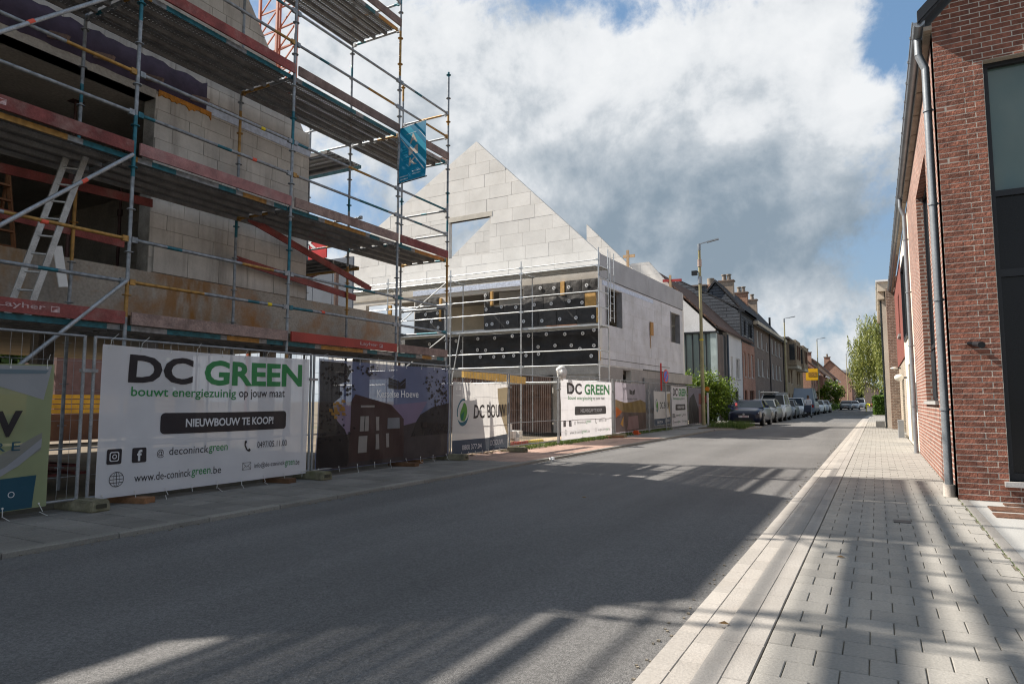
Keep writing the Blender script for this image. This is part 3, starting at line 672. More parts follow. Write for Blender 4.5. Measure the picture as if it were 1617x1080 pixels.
# the other houses of the right-hand row
white_r = M('cream_render', (.60, .55, .47), .9, var=.08, scale=.8, bump=.2, bscale=40, stain=(.4, .34, .27), stain_amt=.35)
red_r = M('red_render', (.17, .052, .040), .9, var=.10, scale=1.2, bump=.5, bscale=50)
old_brick = brickmat('brown_old_brickwork', (.22, .15, .11), (.15, .10, .075), (.30, .26, .22), course=.075)
pale_brick = brickmat('pale_brickwork', (.42, .36, .28), (.33, .28, .22), (.25, .22, .19), course=.075)
wh = thing('white_house', 'narrow white rendered house with anthracite window bay next to the red brick house', 'house', (XW, 19.6, 0))
fB = Frame((XW + .02, 19.52, 0), (0, 1, 0), (-1, 0, 0))
wall(fB, 0, 6.9, 0, 6.40, .3, [(1.0, 2.3, 1.35, 5.7), (3.2, 4.6, 0.05, 2.4), (3.3, 5.8, 3.2, 5.6)], [], white_r, wh)
for a0, a1, z0, z1, dd in ((1.0, 2.3, 1.35, 5.7, .04), (3.3, 5.8, 3.2, 5.6, .05)):
    mb = MB(); fB.rect(mb, a0, a1, z0, z1, -.2, -.1); w_ = mb.build('window', glass('dark_glass', (.03, .035, .04)), wh)
    mb = MB()
    for q in ((a0, a0 + .1, z0, z1), (a1 - .1, a1, z0, z1), (a0 + .1, a1 - .1, z1 - .1, z1), (a0 + .1, a1 - .1, z0, z0 + .1)): fB.rect(mb, *q, -.1, dd)
    mb.build('window_frame', anth, w_)
mb = MB(); fB.rect(mb, 3.2, 4.6, .05, 2.4, -.25, -.18); mb.build('door', anth, wh)
downpipe(19.45, 6.3, wh, shoe=False)
mb = MB(); fB.rect(mb, .15, .4, 1.0, 1.75, 0, .09); mb.build('meter_box', M('grey_box', (.25, .26, .27), .5), wh)
fC = Frame((XW + .04, 26.45, 0), (0, 1, 0), (-1, 0, 0))
rh = thing('red_render_house', 'house with red rendered upper floor over pale brick ground floor', 'house', (XW, 26.45, 0))
wall(fC, 0, 9.4, 2.85, 6.40, .3, [(3.6, 4.8, 3.9, 5.5)], [], red_r, rh, 'upper_wall')
wall(fC, 0, 9.4, 0, 2.85, .3, [(4.0, 6.2, 0, 2.2)], [], pale_brick, rh, 'ground_floor_wall', .04)
mb = MB(); fC.rect(mb, 3.6, 4.8, 3.9, 5.5, -.2, -.12); w_ = mb.build('window', glass('dark_glass', (.03, .035, .04)), rh)
mb = MB(); fC.rect(mb, 3.5, 4.9, 3.8, 3.9, -.1, .08); mb.build('sill', bluestone, w_)
mb = MB(); fC.rect(mb, 4.0, 6.2, 0, 2.2, -.25, -.15); mb.build('garage_door', M('grey_green_door', (.2, .21, .18), .6, bump=.1), rh)
for yy, zz in ((25.3, 2.05), (31.0, 2.6)):
    t = thing('wall_lamp', ('round globe lamp on the white house front' if yy < 28 else 'small white lamp on the wall beyond the globe lamp'), 'light', (XW - .02, yy, zz))
    mb = MB(); bm = bmesh.new(); bmesh.ops.create_uvsphere(bm, u_segments=14, v_segments=8, radius=.14); me = bpy.data.meshes.new('globe'); bm.to_mesh(me); bm.free(); me.materials.append(flat('opal_glass', (.6, .58, .52), .3))
    for p in me.polygons: p.use_smooth = True
    o = bpy.data.objects.new('globe', me); C.objects.link(o); o.parent = t; o.location = (-.2, 0, 0); o.scale = (1, 1, .8 if yy < 28 else .4)
    mb.tube((XW + .02, yy, zz), (XW - .14, yy, zz), .025, 8); mb.build('arm', anth, t)
db = thing('old_brick_house', 'old brown brick house with white boxed gutter beyond the red rendered one', 'house', (.3, 36, 0))
fD = Frame((.40, 37.0, 0), (0, 1, 0), (-1, 0, 0))
mb = MB(); mb.box(.57, 1.6, 35.85, 48, 0, 6.6); mb.build('gable_wall', old_brick, db)
mb = MB(); mb.box(.40, .58, 36.9, 48, 0, 6.55); mb.build('front_wall', white_r, db)
mb = MB(); mb.box(.24, .8, 36.4, 48, 6.55, 7.0); mb.box(.22, .52, 36.6, 48, 6.2, 6.55); mb.build('box_gutter', M('cream_board', (.55, .48, .38), .7), db)
mb = MB(); mb.box(.17, .85, 36.3, 48.1, 7.0, 7.09); mb.build('gutter_edge', white_plastic, db)
mb = MB(); mb.tube((.36, 37.2, 6.3), (.36, 37.2, .0), .05, 8); mb.build('downpipe', M('dark_pipe', (.05, .06, .06), .5), db)
mb = MB(); mb.prism([(.9, 36.2, 6.9), (5, 36.2, 10.2), (5, 36.2, 10.4), (.9, 36.2, 7.09)], (0, -12, 0)); mb.build('roof', M('brown_tile', (.12, .07, .05), .8), db)
mb = MB(); mb.box(-.1, .3, 38.2, 39.4, 0, .3); mb.build('doorstep', bluestone, db)
tag(MB().box(.62, .80, 27.4, 27.9, 0, .62).build('utility_cabinet', M('grey_cabinet', (.24, .25, .26), .5, var=.1)), 'low grey utility cabinet standing against the pale brick wall', 'cabinet')

# ------------------------------------------------------------------ near house under construction (left)
FX = -10.3; YE = 9.98
nh = thing('unfinished_house', 'unfinished grey block house shell with a dark open upper room behind the teal scaffold', 'building', (FX, 0, 0))
fN = Frame((FX, 0, 0), (0, 1, 0), (1, 0, 0))
big = (-6, 6.56, 3.36, 6.28)                                   # the wide opening
slope = [(3.9, 2.78, 3.9 * 9.98 + 2.78 * 6.65), (-3.9, 2.78, 2.78 * 6.65 - 3.9 * .8)]
wall(fN, -5, YE, 3.36, 9.35, .30, [big], slope, mortar_near, nh, 'wall', .012)
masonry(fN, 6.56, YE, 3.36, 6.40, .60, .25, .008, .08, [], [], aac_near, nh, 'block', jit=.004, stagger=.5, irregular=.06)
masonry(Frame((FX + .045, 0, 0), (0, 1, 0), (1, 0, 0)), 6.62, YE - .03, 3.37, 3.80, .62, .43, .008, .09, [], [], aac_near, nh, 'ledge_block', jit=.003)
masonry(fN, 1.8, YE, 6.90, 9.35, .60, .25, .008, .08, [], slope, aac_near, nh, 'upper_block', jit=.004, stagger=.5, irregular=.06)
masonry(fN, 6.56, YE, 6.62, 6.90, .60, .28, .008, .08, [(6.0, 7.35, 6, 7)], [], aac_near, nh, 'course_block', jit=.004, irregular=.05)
mb = MB(); fN.rect(mb, 7.5, YE + .02, 6.40, 6.60, -.02, .012); mb.build('foil_strip', foil_white, nh)
# purple damp proof membrane over the lintel, with a ragged lower and upper edge
mb = MB(); ys = [-2 + 9.5 * i / 90 for i in range(91)]; up = [6.93 + rng.uniform(-.04, .03) for _ in ys]; lo_ = [6.42 - max(0, rng.gauss(0, .012)) for _ in ys]
for i in range(90): fN.prism(mb, [(ys[i], lo_[i]), (ys[i + 1], lo_[i + 1]), (ys[i + 1], up[i + 1]), (ys[i], up[i])], -.02, .01)
mb.build('membrane', membrane_purple, nh)
mb = MB(); fN.rect(mb, -5, 6.56, 6.28, 6.42, -.3, 0.004); mb.build('lintel', concrete, nh)
mb = MB(); ys = [6.6 + 1.0 * i / 30 for i in range(31)]; lo_ = [6.37 - abs(noise.noise(Vector((y * 9, 0, 0)))) * .16 for y in ys]
for i in range(30): fN.prism(mb, [(ys[i], lo_[i]), (ys[i + 1], lo_[i + 1]), (ys[i + 1], 6.44), (ys[i], 6.44)], -.01, .02)
mb.build('foam_bead', foam, nh)
# edge of the floor slab, running on past the end of the house, with rust below the opening
mb = MB(); fN.rect(mb, -5, 13.07, 2.62, 3.36, -.35, .03); mb.build('slab_edge', rusty_concrete, nh)
mb = MB(); mb.box(-22, FX - .35, -5, 13.07, 3.0, 3.34); mb.build('floor_slab', dark_concrete, nh)
room = M('room_concrete', (.42, .39, .35), .9, var=.15, scale=1.2, bump=.15, bscale=20)
mb = MB(); mb.box(-22, FX - .3, -5, 9.7, 6.3, 6.55); mb.build('ceiling_slab', room, nh)
mb = MB(); mb.box(-22, FX - .3, 9.68, 9.98, 3.34, 7.0); mb.box(-22, -21.7, -5, 9.68, 3.34, 6.3); mb.box(-22, FX - .3, -5, -4.7, 3.34, 6.3); mb.build('back_wall', room, nh)
fG = Frame((0, 9.98, 0), (-1, 0, 0), (0, 1, 0))
# inner room wall seen through the opening: courses of blocks in shade
fI = Frame((-13.3, 9.60, 0), (1, 0, 0), (0, -1, 0))
masonry(fI, -3.5, 2.6, 3.36, 6.28, .6, .25, .008, .06, [], [], M('inner_block', (.42, .39, .35), .9, var=.1, rnd=.1, stain=(.12, .1, .09), stain_amt=.5), nh, 'inner_block', maxn=120)
mb = MB()
for a in range(-22, 1): pass
mb.box(-22, -10.65, -5, 13.0, 2.62, 3.0)
for x in (-11.2, -14.5, -18): mb.box(x - .15, x + .15, 12.6, 12.9, 0, 2.62); mb.box(x - .15, x + .15, 7.0, 7.3, 0, 2.62); mb.box(x - .15, x + .15, 1.2, 1.5, 0, 2.62)
mb.build('basement_frame', dark_concrete, nh)
for (y, yb) in ((4.9, 5.0), (5.55, 5.7), (6.35, 6.42), (7.2, 7.35)):             # board ends sticking out of the membrane
    mb = MB(); mb.bar((FX + .02, y, 6.55), (FX + .30, y + .12, 6.46), .05, .10); mb.build('board_end', wood_grey, nh)
prop_mat = M('rusty_prop', (.07, .035, .03), .7, var=.3, rnd=.2)
for (x, y) in ((-12.2, 4.6), (-11.6, 6.0), (-13.5, 5.2), (-12.9, 7.6)):
    t = thing('steel_prop', f'dark steel prop standing {"left" if y < 5 else "right" if y > 7 else "near the middle" if x < -13 else "just inside the edge"} in the open upper room', 'prop', (x, y, 3.34))
    mb = MB(); mb.tube((x, y, 3.34), (x, y, 5.0), .03, 8); mb.tube((x, y, 5.0), (x, y, 6.28), .024, 8); mb.build('tube', prop_mat, t)
    mb = MB(); mb.box(x - .1, x + .1, y - .1, y + .1, 3.34, 3.35); mb.box(x - .09, x + .09, y - .09, y + .09, 6.27, 6.28); mb.tube((x, y, 4.9), (x, y, 5.02), .05, 8); mb.build('plate', prop_mat, t)
t = thing('wooden_stepladder', 'orange brown wooden stepladder standing in the open upper room behind the red guard boards', 'ladder', (-11.6, 4.3, 3.34))
w_or = M('orange_ladder_wood', (.20, .085, .035), .7, var=.2)
for k, dx in ((0, 0), (1, .5)):
    for s in (0, 1): one('leg', w_or, t, 'bar', (-11.4 - dx, 4.75 + s * .42 - k * .1, 3.35), (-11.6, 4.85 + s * .24 , 4.75), .03, .06)
for k in range(5): z = 3.6 + .24 * k; one('rung', w_or, t, 'bar', (-11.43 - .03 * k, 4.77 + .02 * k, z), (-11.43 - .03 * k, 5.16 - .015 * k, z), .07, .03)
# foreground shed of light: yellow formwork stacks and a neighbour's house far behind, seen through the open ground floor
t = thing('formwork_stack', 'stack of yellow formwork beams in the sun behind the open ground floor', 'stack', (-23, 15, 0))
for r_ in range(4):
    for k in range(3): z = .95 + .16 * r_; mb = MB(); mb.bar((-24 + k * .25, 7 + .3 * r_, z), (-24 + k * .25, 17.5, z), .2, .13); mb.build('beam', wood_yellow, t)
mb = MB(); mb.box(-24.2, -23.3, 7, 17, 0, .85); mb.build('crate_base', M('brown_pallet', (.16, .08, .05), .8, var=.2), t)
t = thing('timber_stack', 'heap of reddish boards and bundled rods under the open ground floor', 'stack', (-12.5, 6, 0))
for k in range(14): y = 4.2 + .35 * (k % 7); z = .12 + .13 * (k // 7); one('plank', wood_red, t, 'bar', (-14.2, y, z), (-11.4, y + rng.uniform(-.3, .3), z), .2, .04)
mb = MB(); mb.box(-48, -40, 20.5, 26, 0, 4.2); mb.prism([(-48, 20.5, 4.2), (-40, 20.5, 4.2), (-44, 20.5, 6.2)], (0, -5.5, 0)); nbh = mb.build('garden_house', M('purple_brick', (.16, .09, .08), .8, var=.2)); tag(nbh, 'distant brown brick house seen through the gap between fence posts on the left', 'house')

# ------------------------------------------------------------------ near scaffold
XO, XI = -8.65, -10.0
STY = [-.26, 2.49, 5.24, 7.99, 10.89, 12.73]
sf = thing('scaffold', 'tall old scaffold with teal and ochre paint marks along the grey block house', 'scaffold', (XO, 5.24, 0))
def standard(x, y, z0, z1, parent=None, mat=None, r=.0255, mat2=None):
    mb = MB(); mb.tube((x, y, z0), (x, y, z1), r, 10); z = .36
    while z < z1:
        if z > z0: mb.tube((x, y, z - .005), (x, y, z + .005), .058, 10)
        z += .5775
    return mb.build('standard', mat or band_z, parent or sf)
def ledger(a, b, parent=None, mat=None, r=.0245, name='ledger'):
    a = Vector(a); b = Vector(b); d = (b - a).normalized(); mb = MB(); mb.tube(a + d * .05, b - d * .05, r, 8)
    for p, s in ((a, 1), (b, -1)): mb.bar(p + d * s * .025, p + d * s * .10, .045, .075)
    return mb.build(name, mat, parent or sf)
for y, top in zip(STY, (12.2, 12.2, 12.2, 12.2, 11.7, 9.09)): standard(XO, y, .05, top)
for y, top in zip(STY, (10.4, 10.4, 10.4, 10.4, 11.0, 9.15)): standard(XI if y > 9.97 or y < 9.97 else XI, y, 2.36 if False else .05, top if y != 12.73 else 9.1)
LV = [2.28, 4.58, 6.92, 9.25]
def deck(y0, y1, z, x0=XI, x1=XO, parent=None, n=4, along='y'):
    w = (abs(x1 - x0) - .06) / n
    for k in range(n):
        xa = x0 + .03 + k * w; xb = xa + w - .012; mb = MB(); outer = k == n - 1
        def q(a0, a1, b0, b1, z0, z1, mi): mb.box(a0, a1, b0, b1, z0, z1, mi) if along == 'y' else mb.box(b0, b1, a0, a1, z0, z1, mi)
        q(xa, xb, y0 + .04, y1 - .04, z - .004, z, 1)
        q(xa, xa + .022, y0 + .04, y1 - .04, z - .075, z - .005, 0); q(xb - .022, xb, y0 + .04, y1 - .04, z - .075, z - .005, 2 if outer else 0)
        m_ = (xa + xb) / 2; q(m_ - .02, m_ + .02, y0 + .06, y1 - .06, z - .03, z - .005, 0)
        mb.build('deck_plank', [deck_side, MATS['perforated_steel'], band_deck], parent or sf)
def transom(y, z, parent=None, x0=XI, x1=XO): return ledger((x0, y, z), (x1, y, z), parent, band_x, .026, 'transom')
for li, z in enumerate(LV):
    ends = {0: 5, 1: 5, 2: 5, 3: 4}[li]
    for i in range(ends):
        if li == 3 and i < 2: deck(STY[i], STY[i + 1], z, x0=-9.35, x1=-8.75 if i else -8.95, n=2)  # plank pairs added out of view for shadow stripes along the pavement
        else: deck(STY[i], STY[i + 1], z)
        for zz in ((.57, 1.14) if not (li == 3 and i < 0) else ()):
            ledger((XO, STY[i], z + zz), (XO, STY[i + 1], z + zz), None, band_y)
        m_ = {0: [wood_red, wood_red, wood_red, wood_grey, M('fresh_red_board', (.28, .035, .025), .6, var=.15, rnd=.1), wood_grey], 1: [wood_red, wood_red, wood_red, M('faded_red_board', (.27, .13, .125), .8, var=.25, scale=5, bump=.3, stain=(.33, .22, .21), stain_amt=.6, stain_scale=3), wood_grey, wood_red],
              2: [wood_red, wood_red, wood_red, wood_red, wood_grey, wood_grey], 3: [wood_grey] * 6}[li][i + 1]
        mb = MB(); mb.box(XO + .03, XO + .062, STY[i] + .05, STY[i + 1] - .04, z + .0, z + .165); tb = mb.build('toe_board', m_, sf)
        if li in (0, 1) and i in (1, 3):
            S = lambda u, v, l, y=STY[i], z=z: Vector((XO + .062 + l, y + u, z + v)); pr = Print(S, tb, 9)
            u0 = {(0, 3): 1.75, (0, 1): 1.25, (1, 1): .55, (1, 3): 9}[(li, i)]
            if u0 < 9:
                pm = M('board_lettering', (.42, .30, .30), .8, var=.3, scale=30, bump=0)
                pr.text('Layher', u0, .045, .5, .085, pm, .01); pr.rect(u0 + .56, u0 + .66, .05, .12, pm); pr.poly([(u0 + .57, .06), (u0 + .65, .11), (u0 + .57, .11)], m_, lift=.006)
    for i in range(ends + 1):
        transom(STY[i], z - .04)
    yl = STY[ends]
    for zz in (.57, 1.14): transom(yl, z + zz)
    mb = MB(); mb.box(XI + .05, XO - .05, yl + .03, yl + .055, z, z + .13); mb.build('end_board', wood_grey, sf) if li in (1, 2) else None
for a, b in (((XO + .05, 3.2, 5.10), (XO + .05, 5.24, 6.95)), ((XO + .05, 2.55, 2.2), (XO + .05, 5.2, 4.56)), ((XO + .05, 2.6, .3), (XO + .05, 5.2, 2.85))):
    one('diagonal_brace', steel, sf, 'tube', a, b, .026, 8)
tape = flat('coral_tape', (.65, .10, .06)); tape_y = flat('yellow_tape', (.65, .5, .02))
for p, d, m_ in (((XO + .05, 3.9, 5.74), (0, .74, .67), tape), ((XO + .05, 4.6, 4.02), (0, .74, .66), tape), ((XO, 5.0 - .8, 3.41), (0, 1, 0), tape), ((XO, 7.6, 2.85), (0, 1, 0), tape_y), ((XO, 7.35, 5.72), (0, 1, 0), tape_y), ((XO, 7.2, 5.15), (0, 1, 0), tape), ((XO, 8.8, 2.86), (0, 1, 0), tape)):
    d = Vector(d).normalized(); p = Vector(p); one('tape_band', m_, sf, 'tube', p - d * .04, p + d * .04, .029, 8)
for i in range(3):                      # rails added out of view to throw shadow bars on the right pavement
    for x, z in ((XI, 9.75), (XI, 10.3), (XO, 8.62)) + (((XI, 10.9),) if i == 1 else ()): ledger((x, STY[i], z), (x, STY[i + 1], z), None, band_y)
for a, b in (((XI, .1, 9.3), (XI, 2.4, 11.3)), ((XI, 5.2, 9.3), (XI, 2.6, 11.0))): one('diagonal_brace', steel, sf, 'tube', a, b, .026, 8)  # unseen braces, added for slanting shadows on the pavement
for y in (1.1, 2.1, 3.1, 3.9, 4.6, 6.4): one('transom', steel, sf, 'tube', (XI, y, 10.3), (XO, y, 10.39), .03, 8)  # extra unseen crossbars, added for crossing shadows on the pavement
# inside guard boards nailed to the inner uprights
for a, b, m_ in (((XI - .04, 2.6, 4.28), (XI - .04, 6.42, 4.42), wood_red), ((XI - .04, 2.6, 3.80), (XI - .04, 6.0, 3.68), wood_red), ((XI - .04, 8.05, 3.82), (XI - .04, 11.2, 3.55), wood_red),
                 ((XI + .05, 8.2, 4.60), (XI + .05, 11.6, 3.80), wood_red)):
    one('guard_board', m_, sf, 'bar', a, b, .03, .13)
# the return round the end of the house
YR0, YR1 = 10.25, 11.4
for x, y, z1 in ((-11.75, 11.4, 8.2), (-11.75, 10.25, 7.7), (-13.6, 11.4, 8.4), (-13.6, 10.25, 8.0), (-15.6, 11.4, 8.4)): standard(x, y, .05, z1)
for z in (4.28, 6.62):
    deck(-15.6, -10.05, z, YR0, YR1, along='x')
    for zz in (.57, 1.14):
        ledger((-15.6, YR1, z + zz), (-10.05, YR1, z + zz), None, band_x)
for a, b in (((-14.6, 11.5, 3.62), (-11.3, 11.5, 4.35)), ((-14.6, 11.5, 3.0), (-11.0, 11.5, 3.45))): one('guard_board', wood_red, sf, 'bar', a, b, .03, .13)
mb = MB(); mb.bar((-11.75, 12.4, 2.7), (-11.75, 12.4, 4.5), .10, .06); mb.build('timber_post', wood_grey, sf)
t = thing('blue_grey_panel', 'blue grey sheet panel standing behind the return of the old scaffold', 'panel', (-13.5, 13.3, 3.36)); mb = MB()
for k in range(4): one('sheet', M('blue_grey_sheet', (.16, .19, .24), .6, var=.12, rnd=.1), t, 'box', -14.9 + k * .72, -14.9 + k * .72 + .70, 13.3, 13.36, 3.2, 5.1)
# leaning aluminium ladder
alu = M('ladder_aluminium', (.42, .42, .41), .4, var=.15, scale=9, metal=.4, bump=.05)
t = thing('aluminium_ladder', 'aluminium ladder leaning between two decks of the old scaffold at far left', 'ladder', (-9.4, 4.4, 2.28))
A0, A1 = Vector((-9.30, 4.38, 2.3)), Vector((-9.30, 5.02, 4.75)); W_ = Vector((-.12, -.17, 0))
for s in (0, 1): one('stile', alu, t, 'bar', A0 + W_ * s, A1 + W_ * s, .028, .075, up=(0, 1, .4))
for k in range(10): p = A0 + (A1 - A0) * ((k + .5) / 10); one('rung', alu, t, 'tube', p, p + W_, .016, 6)
# blue advertising flag at the scaffold corner
fl = thing('blue_flag', 'blue hanging banner reading AMK at the far corner of the old scaffold', 'banner', (-8.6, 10.85, 5.8))
FW_, FH_ = .74, 1.17
Sf = lambda u, v, l: Vector((-8.60 + u * .995, 10.86 - .08 * u / FW_ - l - .015 * sin(v * 6 + u * 3), 5.82 + v + .02 * u))
blue1 = cloth('flag_blue', (.008, .20, .36), .0, .5); blue2 = cloth('flag_light_blue', (.03, .46, .64), 0, .5); tan = cloth('flag_letter', (.60, .52, .46), 0, .3); wht = cloth('flag_white', (.6, .68, .72), 0, .3)
mb = MB(); nu, nv = 8, 12
vs = [Sf(FW_ * i / nu, FH_ * j / nv, 0) for j in range(nv + 1) for i in range(nu + 1)]; mb.add(vs, [(j * (nu + 1) + i, j * (nu + 1) + i + 1, (j + 1) * (nu + 1) + i + 1, (j + 1) * (nu + 1) + i) for j in range(nv) for i in range(nu)], 0, True)
mb.build('cloth', blue1, fl); pr = Print(Sf, fl, .12, .003)
pr.poly([(.04, 1.12), (.30, 1.15), (.74, .66), (.74, .30)], blue2); pr.stroke([(.03, .95), (.70, .16)], .022, wht, lift=.006); pr.stroke([(.55, 1.02), (.74, .8)], .016, wht, lift=.006)
pr.text('A', .28, .78, .22, .19, tan, .03, lift=.005); pr.text('M', .25, .54, .26, .18, tan, .03, lift=.005); pr.text('K', .27, .31, .22, .17, tan, .03, lift=.005)
pr.rect(.2, .48, .99, 1.0, wht, lift=.005)
for k in range(6): pr.rect(.03 + .02 * k, .14 + .03 * k, .74 - .06 * k, .765 - .06 * k, blue2, lift=.004)
for r_ in range(4):
    for q in range(7): pr.rect(.02 + q * .034 + r_ * .004 + (.34 if r_ > 1 else 0), .045 + q * .034 + r_ * .004 + (.34 if r_ > 1 else 0), (.10, .04, .16, .10)[r_], (.125, .065, .185, .125)[r_], wht, lift=.004)
mb = MB(); mb.tube((-8.65, 10.87, 6.99), (-7.84, 10.78, 7.01), .012, 6); mb.tube((-8.65, 10.87, 5.81), (-7.84, 10.78, 5.83), .012, 6); mb.build('pole', anth, fl)
# white bent strip leaning on the upright
tag(MB().bar((-9.9, 5.1, 2.86), (-9.92, 5.0, 3.42), .12, .02, 0, (1, 0, 0)).build('white_offcut', white_plastic), 'small white offcut board standing beside an upright of the old scaffold', 'board')
# far crane mast and red sign
cr_m = M('crane_orange', (.42, .11, .05), .5, var=.1)
t = thing('tower_crane', 'orange lattice mast of a tower crane above the near house', 'crane', (-35, 30.5, 0))
for dx, dy in ((-.85, 0), (.85, 0), (-.85, 1.7), (.85, 1.7)): one('mast_chord', cr_m, t, 'bar', (-35.1 + dx, 30 + dy, 0), (-35.1 + dx, 30 + dy, 42), .16, .16)
mb = MB(); z = 14
while z < 42:
    for y in (30, 31.7): mb.bar((-35.95, y, z), (-34.25, y, z + 1.5), .08, .08); mb.bar((-35.95, y, z + 1.5), (-34.25, y, z + 1.5), .08, .08)
    for x in (-35.95, -34.25): mb.bar((x, 30, z), (x, 31.7, z + 1.5), .08, .08)
    z += 1.5
stuff(mb.build('lattice', cr_m, t))
t = thing('red_sign', 'red site sign with white letters JK behind the block house', 'sign', (-18.3, 18, 6.6)); one('board', M('sign_red', (.55, .02, .02), .5), t, 'box', -20.2, -17.6, 18, 18.06, 6.55, 7.6)
pr = Print(lambda u, v, l: Vector((-20.2 + u, 18 - l, 6.55 + v)), t, 9, .01); pr.text('JK', 1.35, .3, .75, .5, white_plastic, .03)
one('post', anth, t, 'box', -19.5, -19.4, 18.1, 18.2, 0, 7.5)

# ------------------------------------------------------------------ site fence, its feet and its banners
FXX = -8.31
rod = M('fence_steel', (.24, .25, .26), .5, var=.2, scale=6, metal=.4, bump=.05)
def fence_panel(y0, y1, label, z0=.13, z1=2.05, x0=FXX, x1=FXX, skew=0):
    t = thing('site_fence_panel', label, 'fence', ((x0 + x1) / 2, y0, 0), 0, 'mesh fence panels round the building site')
    P = lambda s, z: Vector((x0 + (x1 - x0) * s, y0 + (y1 - y0) * s, z))
    for s in (0, 1): one('post', rod, t, 'tube', P(s, .05), P(s, z1 + .01), .02, 10)
    one('top_rail', rod, t, 'tube', P(0, z1), P(1, z1), .016, 8); one('bottom_rail', rod, t, 'tube', P(0, z0), P(1, z0), .016, 8); one('middle_rail', rod, t, 'tube', P(0, .72), P(1, .72), .010, 6)
    mb = MB(); n = int((y1 - y0) / (.11 if y0 < 12 else .13))
    for k in range(1, n): mb.tube(P(k / n, z0), P(k / n, z1), .0022, 4, cap=False)
    for z in (.4, 1.05, 1.4, 1.75): mb.tube(P(0, z), P(1, z), .0026, 4, cap=False)
    stuff(mb.build('wire_mesh', rod, t)); return t
wave_id = [0]
def banner(y0, y1, z0, z1, name, label, mat, x=FXX + .03, group=None, ties=True, xf=None, sag=.02, skew=0.0):
    k = wave_id[0]; wave_id[0] += 1; W = y1 - y0; H_ = z1 - z0
    def S(u, v, l):
        w = .030 * noise.noise(Vector((u * 1.3, v * 1.1, k * 7.3))) + .019 * noise.noise(Vector((u * 3.1 + v * 2.0, v * .9, k * 3.1 + 5))) + .006 * sin(9 * (u / W) * pi) * (v / H_) ** 3
        dz = -sag * sin(u / W * pi) * (v / H_) + skew * (1 - u / W) * (1 - v / H_)
        return Vector(((x if xf is None else x + xf * u / W) + w + l, y0 + u, z0 + v + dz))
    t = thing(name, label, 'banner', (x, y0, z0), 0, group)
    nu, nv = 44, 26; mb = MB(); vs = [S(W * i / nu, H_ * j / nv, 0) for j in range(nv + 1) for i in range(nu + 1)]
    mb.add(vs, [(j * (nu + 1) + i, j * (nu + 1) + i + 1, (j + 1) * (nu + 1) + i + 1, (j + 1) * (nu + 1) + i) for j in range(nv) for i in range(nu)], 0, True)
    mb.build('sheet', mat, t)
    if ties:
        tie = flat('cable_tie', (.6, .6, .58)); 
        n = 9
        for q in range(n):
            for v, s in ((H_ - .04, 1), (.04, -1)):
                u = .08 + (W - .16) * q / (n - 1); p = S(u, v, .006)
                mb = MB(); mb.tube(p, p + Vector((.004, 0, 0)), .011, 8); mb.tube(p, p + Vector((.02, rng.uniform(-.03, .05), s * .09)), .0035, 5)
                if rng.random() < .45: mb.tube(p + Vector((.02, 0, s * .09)), p + Vector((.05, rng.uniform(-.02, .09), s * rng.uniform(.12, .18))), .003, 5)
                mb.build('cable_tie', tie, t)
    return t, Print(S, t, .085, .005), W, H_
ink = cloth('ink_black', (.022, .018, .022), .05, .1); ink_g = cloth('ink_green', (.035, .24, .075), .06, .25); paper = cloth('banner_white', (.74, .74, .77), .09, .35); ink_w = cloth('ink_white', (.74, .74, .76), .05, .3)
bright_paper = paper
def phone(pr, u, v, s, m): pr.stroke([(u - .3 * s, v + .5 * s), (u - .34 * s, v + .1 * s), (u - .1 * s, v - .35 * s), (u + .25 * s, v - .5 * s)], .16 * s, m, 'icon'); pr.stroke([(u - .38 * s, v + .45 * s), (u - .12 * s, v + .42 * s)], .22 * s, m, 'icon', .005); pr.stroke([(u + .12 * s, v - .28 * s), (u + .3 * s, v - .48 * s)], .24 * s, m, 'icon', .006)
